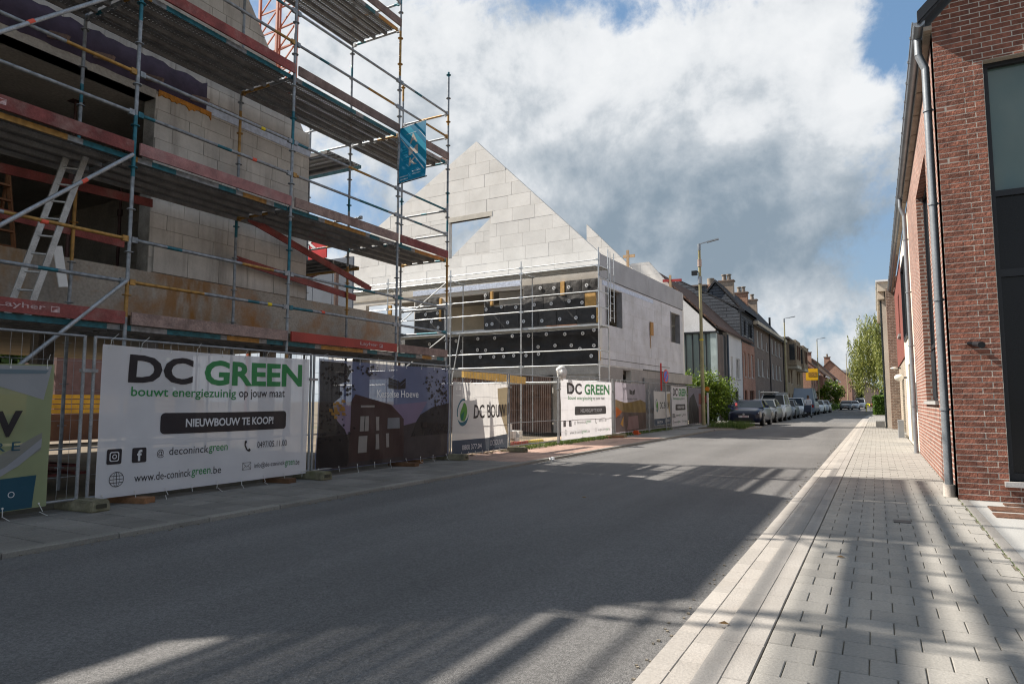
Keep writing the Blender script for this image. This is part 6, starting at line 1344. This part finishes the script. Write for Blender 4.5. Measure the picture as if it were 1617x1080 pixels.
for k, (x, y, r_, h_, lb) in enumerate(((7, 210, 6, 9, 'round tree crown rising behind the willow'), (-9, 300, 7, 12, 'far tree crown behind the white building'), (-42, 17.5, 3.2, 6, 'garden tree seen through the gap in the left fence'), (-44, 28, 4, 6.5, 'second garden tree far behind the left building site'))):
    t = thing('background_tree', lb, 'tree', (x, y, 0)); crown(clumps(14, x, y, h_ * .62, r_ * .7, r_ * .7, h_ * .38, r_ * .35), 2200, .35, leaf_d, t); one('trunk', bark, t, 'tube', (x, y, 0), (x, y, h_ * .6), .3, 7, 0, .15)
mb = MB()
def fw():
    return (rng.uniform(-60, 70), 420 + rng.uniform(0, 20), rng.uniform(0, 9) * (1 + .2 * sin(rng.random() * 6)))
leaf_mesh(mb, 7000, fw, 1.2); o = stuff(mb.build('distant_woodland', leaf_d)); tag(o, 'dark line of distant woodland at the end of the street', 'woodland')

# ------------------------------------------------------------------ cars
tyre = rubber; rim_m = M('alloy_rim', (.35, .35, .36), .35, metal=.7, var=.1, bump=0)
def paint(name, c, metal=.3): return M(name, c, .28, var=.03, bump=0, fine=0, metal=metal * .3, spec=.35, coat=.12)
carglass = M('car_glass', (.008, .011, .014), .1, var=.05, bump=0, fine=0, spec=.22); lamp_w = M('headlight_glass', (.45, .48, .5), .12, var=.1, bump=0); lamp_r = M('rear_light', (.30, .01, .01), .2, bump=0)
def car(x, y, label, pm, name='parked_car', L_=4.35, W_=1.78, H_=1.46, kind='hatch', plate=True, facing=-1, roofbars=False, extra=None):
    """front at y, nose towards the camera; lofted body of shaped cross sections"""
    t = thing(name, label, 'van' if kind in ('van', 'bigvan') else 'car', (x, y, 0), 0, 'cars parked along the left kerb'); gz = -.036
    if kind == 'hatch': st = [(0, .30, .62, .62), (.03, .22, .74, .80), (.35, .20, .84, .90), (.9, .19, .93, .96), (1.25, .19, .98, .99), (2.3, .19, 1.0, 1.0), (3.3, .19, 1.0, 1.0), (3.9, .22, .98, .96), (4.25, .28, .90, .90), (4.35, .36, .8, .82)]; gh = [(1.12, .98, 1.0), (1.85, H_ - .06, .80), (2.5, H_, .78), (3.4, H_ - .05, .78), (4.1, 1.0, .88)]
    elif kind == 'van': st = [(0, .30, .70, .66), (.03, .22, .86, .84), (.3, .20, .98, .93), (.7, .19, 1.08, .98), (1.0, .19, 1.12, 1.0), (2.3, .19, 1.12, 1.0), (3.3, .19, 1.12, 1.0), (4.0, .22, 1.12, .99), (4.3, .26, 1.12, .96), (4.4, .34, 1.1, .93)]; gh = [(.9, 1.1, 1.0), (1.6, H_ - .06, .86), (2.4, H_, .84), (4.0, H_, .84), (4.3, 1.12, .94)]
    else: st = [(0, .34, .95, .75), (.05, .25, 1.12, .9), (.35, .22, 1.25, .97), (.8, .2, 1.35, 1.0), (1.1, .2, 1.4, 1.0), (2.6, .2, 1.4, 1.0), (4, .2, 1.4, 1.0), (5.2, .2, 1.4, 1.0), (5.6, .25, 1.4, .99), (5.7, .3, 1.4, .98)]; gh = [(.9, 1.38, 1.0), (1.7, H_ - .15, .9), (2.3, H_, .88), (5.3, H_, .88), (5.62, 1.4, .98)]
    sx = L_ / st[-1][0]; hw = W_ / 2; fx = 1
    def pt(px_, py_, pz): return (x + px_, (y + py_ if facing < 0 else y + L_ - py_), pz + gz)
    mb = MB(); rings = []
    for (s, zb, zt, w) in st:
        s *= sx; hb = hw * w; r = []
        for k, (fw_, fz) in enumerate(((-.86, 0), (-1.0, .18), (-1.02, .5), (-.99, .78), (-.93, .97), (-.6, 1.01), (0, 1.02), (.6, 1.01), (.93, .97), (.99, .78), (1.02, .5), (1.0, .18), (.86, 0))): r.append(pt(hb * fw_, s, zb + (zt - zb) * fz))
        rings.append(r)
    n = len(rings[0]); vs = [v for r in rings for v in r]; fs = []
    for i in range(len(rings) - 1):
        for k in range(n):
            a, b_, c, d = i * n + k, i * n + (k + 1) % n, (i + 1) * n + (k + 1) % n, (i + 1) * n + k; fs.append((a, b_, c, d) if facing > 0 else (d, c, b_, a))
    fs += [tuple(range(n)), tuple(range(len(vs) - n, len(vs)))[::-1]]
    mb.add(vs, fs, 0, True); body = mb.build('body', pm, t)
    body.data.polygons[-1].use_smooth = False; body.data.polygons[-2].use_smooth = False
    # greenhouse: roof skin, pillars, panes
    g = [(s * sx, z, w) for s, z, w in gh]; N_ = len(g)
    base = lambda s: .90 * hw
    prof = [(s, z, hw * w * (.84 if 0 < i < N_ - 1 else .90)) for i, (s, z, w) in enumerate(g)]
    mb = MB(); zb0 = g[0][1]
    for i in range(1, N_ - 2):      # roof
        (s0, z0, w0), (s1, z1, w1) = prof[i], prof[i + 1]
        mb.prism([pt(-w0, s0, z0), pt(w0, s0, z0), pt(w1, s1, z1), pt(-w1, s1, z1)][::(1 if facing > 0 else -1)], (0, 0, .05))
    bw = .90 * hw
    for sgn in (-1, 1):
        for a, b_ in ((0, 1), (N_ - 2, N_ - 1)):
            mb.bar(pt(sgn * prof[a][2], prof[a][0], prof[a][1]), pt(sgn * prof[b_][2], prof[b_][0], prof[b_][1]), .06, .07)
        mid = (prof[1][0] + prof[-2][0]) / 2; mb.bar(pt(sgn * bw * 1.01, mid, zb0 - .03), pt(sgn * prof[2][2] * 1.0, mid, prof[2][1] - .03), .03, .09)
        for i in range(1, N_ - 2): mb.bar(pt(sgn * prof[i][2], prof[i][0], prof[i][1] - .02), pt(sgn * prof[i + 1][2], prof[i + 1][0], prof[i + 1][1] - .02), .06, .07)
    mb.build('roof', pm, t)
    def quad(nm, a, b_, c, d, m_): q = MB(); nn = (Vector(b_) - Vector(a)).cross(Vector(d) - Vector(a)).normalized() * .01; q.prism([a, b_, c, d], nn); return q.build(nm, m_, t)
    e = .012
    quad('windscreen', pt(-prof[0][2], prof[0][0], prof[0][1]), pt(prof[0][2], prof[0][0], prof[0][1]), pt(prof[1][2], prof[1][0], prof[1][1]), pt(-prof[1][2], prof[1][0], prof[1][1]), carglass)
    sidem = carglass if kind != 'bigvan' else pm
    quad('rear_window', pt(-prof[-1][2], prof[-1][0], prof[-1][1]), pt(prof[-1][2], prof[-1][0], prof[-1][1]), pt(prof[-2][2], prof[-2][0], prof[-2][1]), pt(-prof[-2][2], prof[-2][0], prof[-2][1]), sidem)
    for sgn in (-1, 1):
        q = MB(); poly = [pt(sgn * bw, prof[0][0], zb0 - .04)] + [pt(sgn * prof[i][2], prof[i][0], prof[i][1] - .01) for i in range(1, N_ - 1)] + [pt(sgn * bw, prof[-1][0], prof[-1][1] - .04)]
        q.add(poly, [tuple(range(len(poly)))]); q.build('side_window', sidem, t)
        one('mirror', pm if kind != 'bigvan' else black_plastic, t, 'box', *sorted((x + sgn * (hw * .98), x + sgn * (hw + .17))), y + g[0][0] + .35, y + g[0][0] + .47, .98 + gz + (.35 if kind == 'bigvan' else 0), 1.12 + gz + (.5 if kind == 'bigvan' else 0))
    for sgn in (-1, 1):
        for s in (.86 * sx, (st[-1][0] - .85) * sx if kind != 'bigvan' else (st[-1][0] - 1.2) * sx):
            yy = pt(0, s, 0)[1]; R_ = .325 if kind != 'bigvan' else .36; xo = x + sgn * hw * .99; xi = x + sgn * (hw - .2)
            q = MB(); q.tube((xi, yy, gz + R_), (xo + sgn * .012, yy, gz + R_), R_, 20); wh_ = q.build('wheel', tyre, t)
            q = MB(); q.tube((xo, yy, gz + R_), (xo + sgn * .018, yy, gz + R_), R_ * .66, 16); q.build('rim', rim_m, wh_)
            q = MB(); q.tube((xo - sgn * .06, yy, gz + R_ + .02), (xo + sgn * .006, yy, gz + R_ + .02), R_ * 1.16, 20); q.build('wheel_arch', black_plastic, wh_)
            for a in range(5): t_ = a * 2 * pi / 5; q = MB(); q.bar((xo + sgn * .02, yy, gz + R_), (xo + sgn * .02, yy + R_ * .62 * cos(t_), gz + R_ + R_ * .62 * sin(t_)), .05, .012, up=(1, 0, 0)); q.build('spoke', anth, wh_)
    zf = st[1][2]; fy = y - .0
    yf = y if facing < 0 else y - .0
    if facing < 0:
        for sgn in (-1, 1): q = MB(); xa, xb = x + sgn * hw * .46, x + sgn * hw * .82; q.prism([(xa, y + .03, zf - .10 + gz), (xb, y + .10, zf - .07 + gz), (xb, y + .14, zf - .0 + gz), (xa, y + .05, zf - .02 + gz)][::sgn], (0, -.10, 0)); q.build('headlight', lamp_w, t)
        one('grille', black_plastic, t, 'box', x - hw * .52, x + hw * .52, y - .022, y + .05, .28 + gz, .44 + gz); one('upper_grille', black_plastic, t, 'box', x - hw * .42, x + hw * .42, y - .012, y + .05, zf - .14 + gz, zf - .09 + gz)
        pl = one('number_plate', flat('plate_white', (.6, .6, .6)), t, 'box', x - .26, x + .26, y - .034, y - .022, .46 + gz, .57 + gz)
        for k in range(7):
            if k == 1: continue
            one('plate_mark', flat('plate_red', (.3, .05, .05)), pl, 'box', x - .22 + k * .064, x - .18 + k * .064, y - .038, y - .035, .485 + gz, .545 + gz)
        em = MB(); em.tube((x, y - .02, zf - .11 + gz), (x, y - .03, zf - .11 + gz), .06, 14); em.build('emblem', rim_m, t)
    else:
        for sgn in (-1, 1): one('rear_light', lamp_r, t, 'box', *sorted((x + sgn * hw * .72, x + sgn * hw * .9)), y - .02, y + .1, .75 + gz, 1.0 + gz)
        one('number_plate', flat('plate_white', (.6, .6, .6)), t, 'box', x - .26, x + .26, y - .03, y, .5 + gz, .6 + gz)
    if roofbars:
        for s in (1.9, 3.6): one('roof_bar', zinc, t, 'box', x - hw * .8, x + hw * .8, y + s, y + s + .06, H_ + .02, H_ + .09)
        one('roof_pipe', whitef, t, 'box', x - .8, x + .1, y + 1.4, y + 3.9, H_ + .08, H_ + .14)
    return t
c1 = car(-6.28, 37.4, 'dark blue car with a red tag behind its windscreen, first in the parked row', paint('dark_blue_paint', (.006, .010, .030)), H_=1.40, W_=1.82)
one('red_tag', flat('pink_tag', (.7, .12, .12)), c1, 'box', -6.95, -6.83, 38.72, 38.735, 1.02, 1.2)
car(-6.35, 43.3, 'grey car, second in the parked row behind the dark blue one', paint('grey_paint', (.10, .11, .12)), H_=1.46)
car(-6.35, 48.2, 'silver grey high compact van with a roof rack, third in the parked row', paint('silver_paint', (.35, .38, .41)), 'parked_van', kind='van', H_=1.82, W_=1.80, roofbars=True)
car(-6.35, 54.6, 'small dark grey car between the compact van and the white car', paint('grey_paint2', (.13, .15, .17)), H_=1.46, L_=4.0)
car(-6.3, 60.6, 'white high car parked in front of the large grey van', paint('white_paint', (.55, .58, .60), .0), H_=1.64, W_=1.84, L_=4.4)
car(-6.45 + bend(70), 70.0, 'large blue grey panel van with its back to the camera', paint('blue_grey_paint', (.17, .21, .26)), 'parked_van', kind='bigvan', H_=2.6, W_=2.05, L_=5.9, facing=1)
car(-6.4 + bend(80), 80, 'white car parked beyond the large grey van', paint('white_paint', (.55, .58, .6)))
car(-6.4 + bend(86), 86, 'light grey car, second beyond the large grey van', paint('silver_paint', (.35, .38, .41)))
car(-6.2 + bend(112), 116, 'dark car far down the left side of the street', paint('grey_paint2', (.13, .15, .17)))
car(-5.9 + bend(120), 124, 'silver car, farthest of the parked cars', paint('silver_paint', (.35, .38, .41)))
car(-6.4 + bend(135), 140, 'small white van far down the street by the planting', paint('white_paint', (.55, .58, .6)), 'parked_van', kind='van', H_=1.9)

# ------------------------------------------------------------------ people
skin = M('skin', (.42, .24, .17), .6, var=.05, bump=0); hair_m = M('brown_hair', (.06, .035, .02), .7, var=.3, bump=.2)
def limb_mesh(name, pts, edges, mats, matfn, parent, sub=2):
    me = bpy.data.meshes.new(name); me.from_pydata([p[0] for p in pts], edges, []); o = bpy.data.objects.new(name, me); C.objects.link(o)
    o.modifiers.new('skin', 'SKIN'); 
    for i, p in enumerate(pts): me.skin_vertices[0].data[i].radius = (p[1], p[2] if len(p) > 2 else p[1])
    me.skin_vertices[0].data[0].use_root = True
    ss = o.modifiers.new('sub', 'SUBSURF'); ss.levels = sub; ss.render_levels = sub
    dg = bpy.context.evaluated_depsgraph_get(); m2 = bpy.data.meshes.new_from_object(o.evaluated_get(dg)); bpy.data.objects.remove(o)
    m2.name = name
    for m_ in mats: m2.materials.append(m_)
    for p in m2.polygons: p.use_smooth = True; p.material_index = matfn(p.center)
    r = bpy.data.objects.new(name, m2); C.objects.link(r); r.parent = parent; return r
def head(parent, c, r=.105, hair=hair_m, face=Vector((0, -1, 0))):
    c = Vector(c); bm = bmesh.new(); bmesh.ops.create_uvsphere(bm, u_segments=20, v_segments=14, radius=r)
    for v in bm.verts: v.co.z *= 1.22; v.co.x *= .86
    me = bpy.data.meshes.new('head'); bm.to_mesh(me); bm.free(); me.materials.append(skin); 
    for p in me.polygons: p.use_smooth = True
    h = bpy.data.objects.new('head', me); C.objects.link(h); h.parent = parent; h.location = c; h.rotation_euler = (0, 0, atan2(face.x, -face.y) if False else 0)
    bm = bmesh.new(); bmesh.ops.create_uvsphere(bm, u_segments=20, v_segments=12, radius=r * 1.1)
    for v in bm.verts: v.co.z = v.co.z * 1.22 + .01; v.co.x *= .9
    bmesh.ops.delete(bm, geom=[v for v in bm.verts if v.co.y * (-face.y) * -1 < -.02 * 1 and v.co.z < .05], context='VERTS')
    me = bpy.data.meshes.new('hair'); bm.to_mesh(me); bm.free(); me.materials.append(hair); o = bpy.data.objects.new('hair', me); C.objects.link(o); o.parent = h
    mb = MB(); mb.tube((0, -r * .95, -.01), (0, -r * 1.16, -.03), .016, 6, 0, .012); mb.build('nose', skin, h, world=False)
    mb = MB(); mb.box(-.03, .03, -r * 1.0, -r * .93, -.068, -.058); mb.build('mouth', M('lips', (.25, .09, .07)), h, world=False)
    for s in (-1, 1): mb = MB(); mb.disc((s * .035, -r * .90, .012), (s * .25, -1, 0), .012, .006, 8); mb.build('eye', black_plastic, h, world=False); mb = MB(); mb.disc((s * r * .86, 0, -.005), (1, 0, 0), .028, .01, 8); mb.build('ear', skin, h, world=False)
    return h
def hand(parent, c, d, k=1):
    c = Vector(c); d = Vector(d).normalized(); s = d.orthogonal().normalized(); mb = MB(); mb.bar(c, c + d * .085, .08, .028, up=d.cross(s))
    for i, l in enumerate((.065, .075, .07, .055)): o = c + d * .08 + s * (-.03 + .02 * i); mb.tube(o, o + d * l * .6 + Vector((0, 0, -.01)), .009, 6, 0, .008); mb.tube(o + d * l * .6 + Vector((0, 0, -.01)), o + d * l * .8 + Vector((0, 0, -.035)), .008, 6, 0, .007)
    mb.tube(c + d * .02 + s * .04, c + d * .06 + s * .07, .011, 6, 0, .009); return mb.build('hand', skin, parent)
px_, py_ = -5.05, 61.0
pm = thing('person', 'person in white shirt and dark trousers walking and pushing a dark pushchair', 'person', (px_, py_, 0))
O = Vector((0, 0, -.035))
P_ = [(O + Vector((0, 0, .98)), .15, .11), (O + Vector((0, 0, 1.2)), .14, .10), (O + Vector((0, -.02, 1.42)), .18, .11), (O + Vector((0, -.03, 1.55)), .055), (O + Vector((0, -.04, 1.64)), .06),
      (O + Vector((-.2, -.02, 1.43)), .065), (O + Vector((-.24, -.10, 1.17)), .05), (O + Vector((-.17, -.36, 1.06)), .035), (O + Vector((.2, -.02, 1.43)), .065), (O + Vector((.24, -.10, 1.17)), .05), (O + Vector((.17, -.36, 1.06)), .035),
      (O + Vector((-.1, 0, .88)), .10), (O + Vector((-.1, -.16, .50)), .065), (O + Vector((-.1, -.08, .10)), .045), (O + Vector((-.1, -.24, .05)), .04), (O + Vector((.1, 0, .88)), .10), (O + Vector((.1, .06, .48)), .065), (O + Vector((.1, .28, .13)), .045), (O + Vector((.1, .20, .05)), .04)]
limb_mesh('body', P_, [(0, 1), (1, 2), (2, 3), (3, 4), (2, 5), (5, 6), (6, 7), (2, 8), (8, 9), (9, 10), (0, 11), (11, 12), (12, 13), (13, 14), (0, 15), (15, 16), (16, 17), (17, 18)],
          [skin, M('white_shirt', (.58, .58, .60), .85, bump=.2), M('dark_trousers', (.03, .035, .05), .85)], lambda c: 0 if c.z > 1.46 or (c.y < -.27 and c.z > .9) else 1 if c.z > .93 else 2, pm)
head(pm, (0, -.05, 1.66)); hand(pm, Vector((px_ - .17, py_ - .36, .995)), (.1, -1, -.1)); hand(pm, Vector((px_ + .17, py_ - .36, .995)), (-.1, -1, -.1))
pc = thing('pushchair', 'dark pushchair pushed by the person in the white shirt', 'pushchair', (px_, py_ - .8, 0)); dkb = M('pushchair_fabric', (.015, .02, .035), .8, bump=.2)
mb = MB(); mb.prism([(px_ - .25, py_ - 1.15, .42), (px_ - .25, py_ - .6, .38), (px_ - .25, py_ - .45, .92), (px_ - .25, py_ - .72, .98), (px_ - .25, py_ - .95, .80)], (-.5, 0, 0)); mb.build('seat', dkb, pc)
mb = MB(); 
for s in (-.28, .28): mb.path([(px_ + s, py_ - .42, .97), (px_ + s, py_ - .6, .55), (px_ + s, py_ - 1.1, .12)], .016, 6); mb.path([(px_ + s, py_ - .62, .55), (px_ + s, py_ - .42, .12)], .016, 6)
mb.tube((px_ - .28, py_ - .43, .975), (px_ + .28, py_ - .43, .975), .018, 6); mb.build('frame', steel, pc)
for s in (-.28, .28):
    for yy, r_ in ((-1.1, .10), (-.42, .15)): one('wheel', rubber, pc, 'tube', (px_ + s - .02, py_ + yy, r_ - .035), (px_ + s + .02, py_ + yy, r_ - .035), r_, 14)
one('basket', black_plastic, pc, 'box', px_ - .22, px_ + .22, py_ - .95, py_ - .5, .12, .28)
def bent(x, y, label, shirt, trous, s=1):
    t = thing('person', label, 'person', (x, y, 0))
    P_ = [(Vector((0, 0, .92)), .15, .12), (Vector((s * .22, 0, .98)), .14, .11), (Vector((s * .42, 0, .92)), .17, .11), (Vector((s * .52, 0, .86)), .055), (Vector((s * .58, 0, .80)), .06),
          (Vector((s * .42, -.2, .84)), .06), (Vector((s * .44, -.18, .58)), .045), (Vector((s * .46, -.12, .36)), .033), (Vector((s * .42, .2, .84)), .06), (Vector((s * .44, .18, .58)), .045), (Vector((s * .46, .12, .36)), .033),
          (Vector((0, -.12, .85)), .10), (Vector((s * .06, -.14, .48)), .07), (Vector((0, -.14, .09)), .045), (Vector((s * .13, -.14, .05)), .045), (Vector((0, .12, .85)), .10), (Vector((s * .04, .14, .48)), .07), (Vector((-s * .03, .14, .09)), .045), (Vector((s * .1, .14, .05)), .045)]
    limb_mesh('body', P_, [(0, 1), (1, 2), (2, 3), (3, 4), (2, 5), (5, 6), (6, 7), (2, 8), (8, 9), (9, 10), (0, 11), (11, 12), (12, 13), (13, 14), (0, 15), (15, 16), (16, 17), (17, 18)],
              [skin, shirt, trous], lambda c: 0 if (abs(c.x) > .49) or (c.z < .5 and abs(c.x) > .36) else 1 if c.z > .6 and abs(c.x) > .05 else 2, t)
    head(t, (s * .60, 0, .78)); hand(t, Vector((x + s * .46, y - .12, .35)), (0, 0, -1)); hand(t, Vector((x + s * .46, y + .12, .35)), (0, 0, -1)); return t
bent(-1.25, 95, 'worker in bright yellow bending down at the far end of the right pavement', M('hi_vis_yellow', (.65, .62, .02), .8), M('hi_vis_trousers', (.40, .38, .05), .8), 1)
bent(-.15, 95.5, 'worker in red top and dark trousers bending beside the worker in yellow', M('red_jacket', (.42, .02, .03), .8), M('navy_trousers', (.03, .03, .05), .8), -1)
nopark(.1, 104, 2.6, 'far no parking sign above the clipped hedge', r=.35)

# ------------------------------------------------------------------ small things of the building site
pal_w = M('pallet_wood', (.24, .16, .10), .85, var=.25, scale=6, bump=.3, rnd=.2)
def pallet(x, y, z, label, rz=0.0):
    t = thing('pallet', label, 'pallet', (x, y, z), rz)
    for k in range(5): o = MB().box(-.6, .6, -.4 + k * .175, -.3 + k * .175, .12, .14).build('top_board', pal_w, t, world=False)
    for k in (-.55, 0, .55): MB().box(k - .05, k + .05, -.4, .4, 0, .12).build('bearer', pal_w, t, world=False)
pallet(-9.6, 16.4, .012, 'grey wooden pallet lying behind the bare fence panel', .3)
pallet(-12.0, 9.0, -.13, 'wooden pallet under the floor slab behind the blue banner', .1)
t = thing('block_pile', 'small pile of pale blocks on the ground behind the bare fence panel', 'blocks', (-9.7, 17.2, .012))
for k in range(7): a = MB().box(-.3, .3, -.1, .1, 0, .2).build('block', aac_lit, t, world=False); a.location = ((k % 2) * .1, (k % 3) * .22, .2 * (k // 3)); a.rotation_euler = (0, 0, rng.uniform(-.2, .2))
mb = MB(); pts = [(-9.0 + .25 * sin(k * .7), 15.2 + k * .28, .05) for k in range(14)]; mb.path(pts, .018, 6)
tag(mb.build('garden_hose', flat('hose_green', (.05, .20, .10))), 'green hose snaking over the sand behind the bare fence panel', 'hose')
mb = MB()
for _ in range(420):
    x, y, s_ = -8.75 + rng.gauss(0, .25), rng.uniform(13, 30), rng.uniform(.008, .035); x = max(-10, min(-8.4, x)); mb.box(x - s_, x + s_, y - s_, y + s_, .01, .012 + s_)
o = stuff(mb.build('rubble', M('rubble', (.33, .27, .21), .95, var=.3, scale=20))); tag(o, 'loose rubble scattered on the sandy strip behind the fence', 'rubble')
mb = MB()
for _ in range(500):
    x, y, s_ = rng.choice((-6.43, -1.08)) + rng.gauss(0, .05), rng.uniform(3, 26), rng.uniform(.003, .009); mb.box(x - s_, x + s_, y - s_, y + s_, -.035, -.035 + s_ * 1.2)
o = stuff(mb.build('grit', M('road_grit', (.16, .14, .11), .95, var=.4, scale=30))); tag(o, 'fine grit and small stones along both road edges', 'grit')
leafm = M('dry_leaf', (.16, .09, .03), .8, var=.3)
for k, (x, y, z, lb) in enumerate(((-.86, 4.05, .004, 'dead leaf on the kerb strip nearest the camera'), (-.35, 6.2, .004, 'dead leaf on the right pavement between the shadow bars'), (-3.6, 8.6, -.03, 'dark leaf lying on the road in front of the blue banner'))):
    mb = MB(); mb.add([(x, y, z), (x + .035, y + .02, z + .012), (x + .07, y + .01, z), (x + .035, y - .02, z + .006)], [(0, 1, 2, 3)]); tag(mb.build('dead_leaf', leafm), lb, 'leaf')
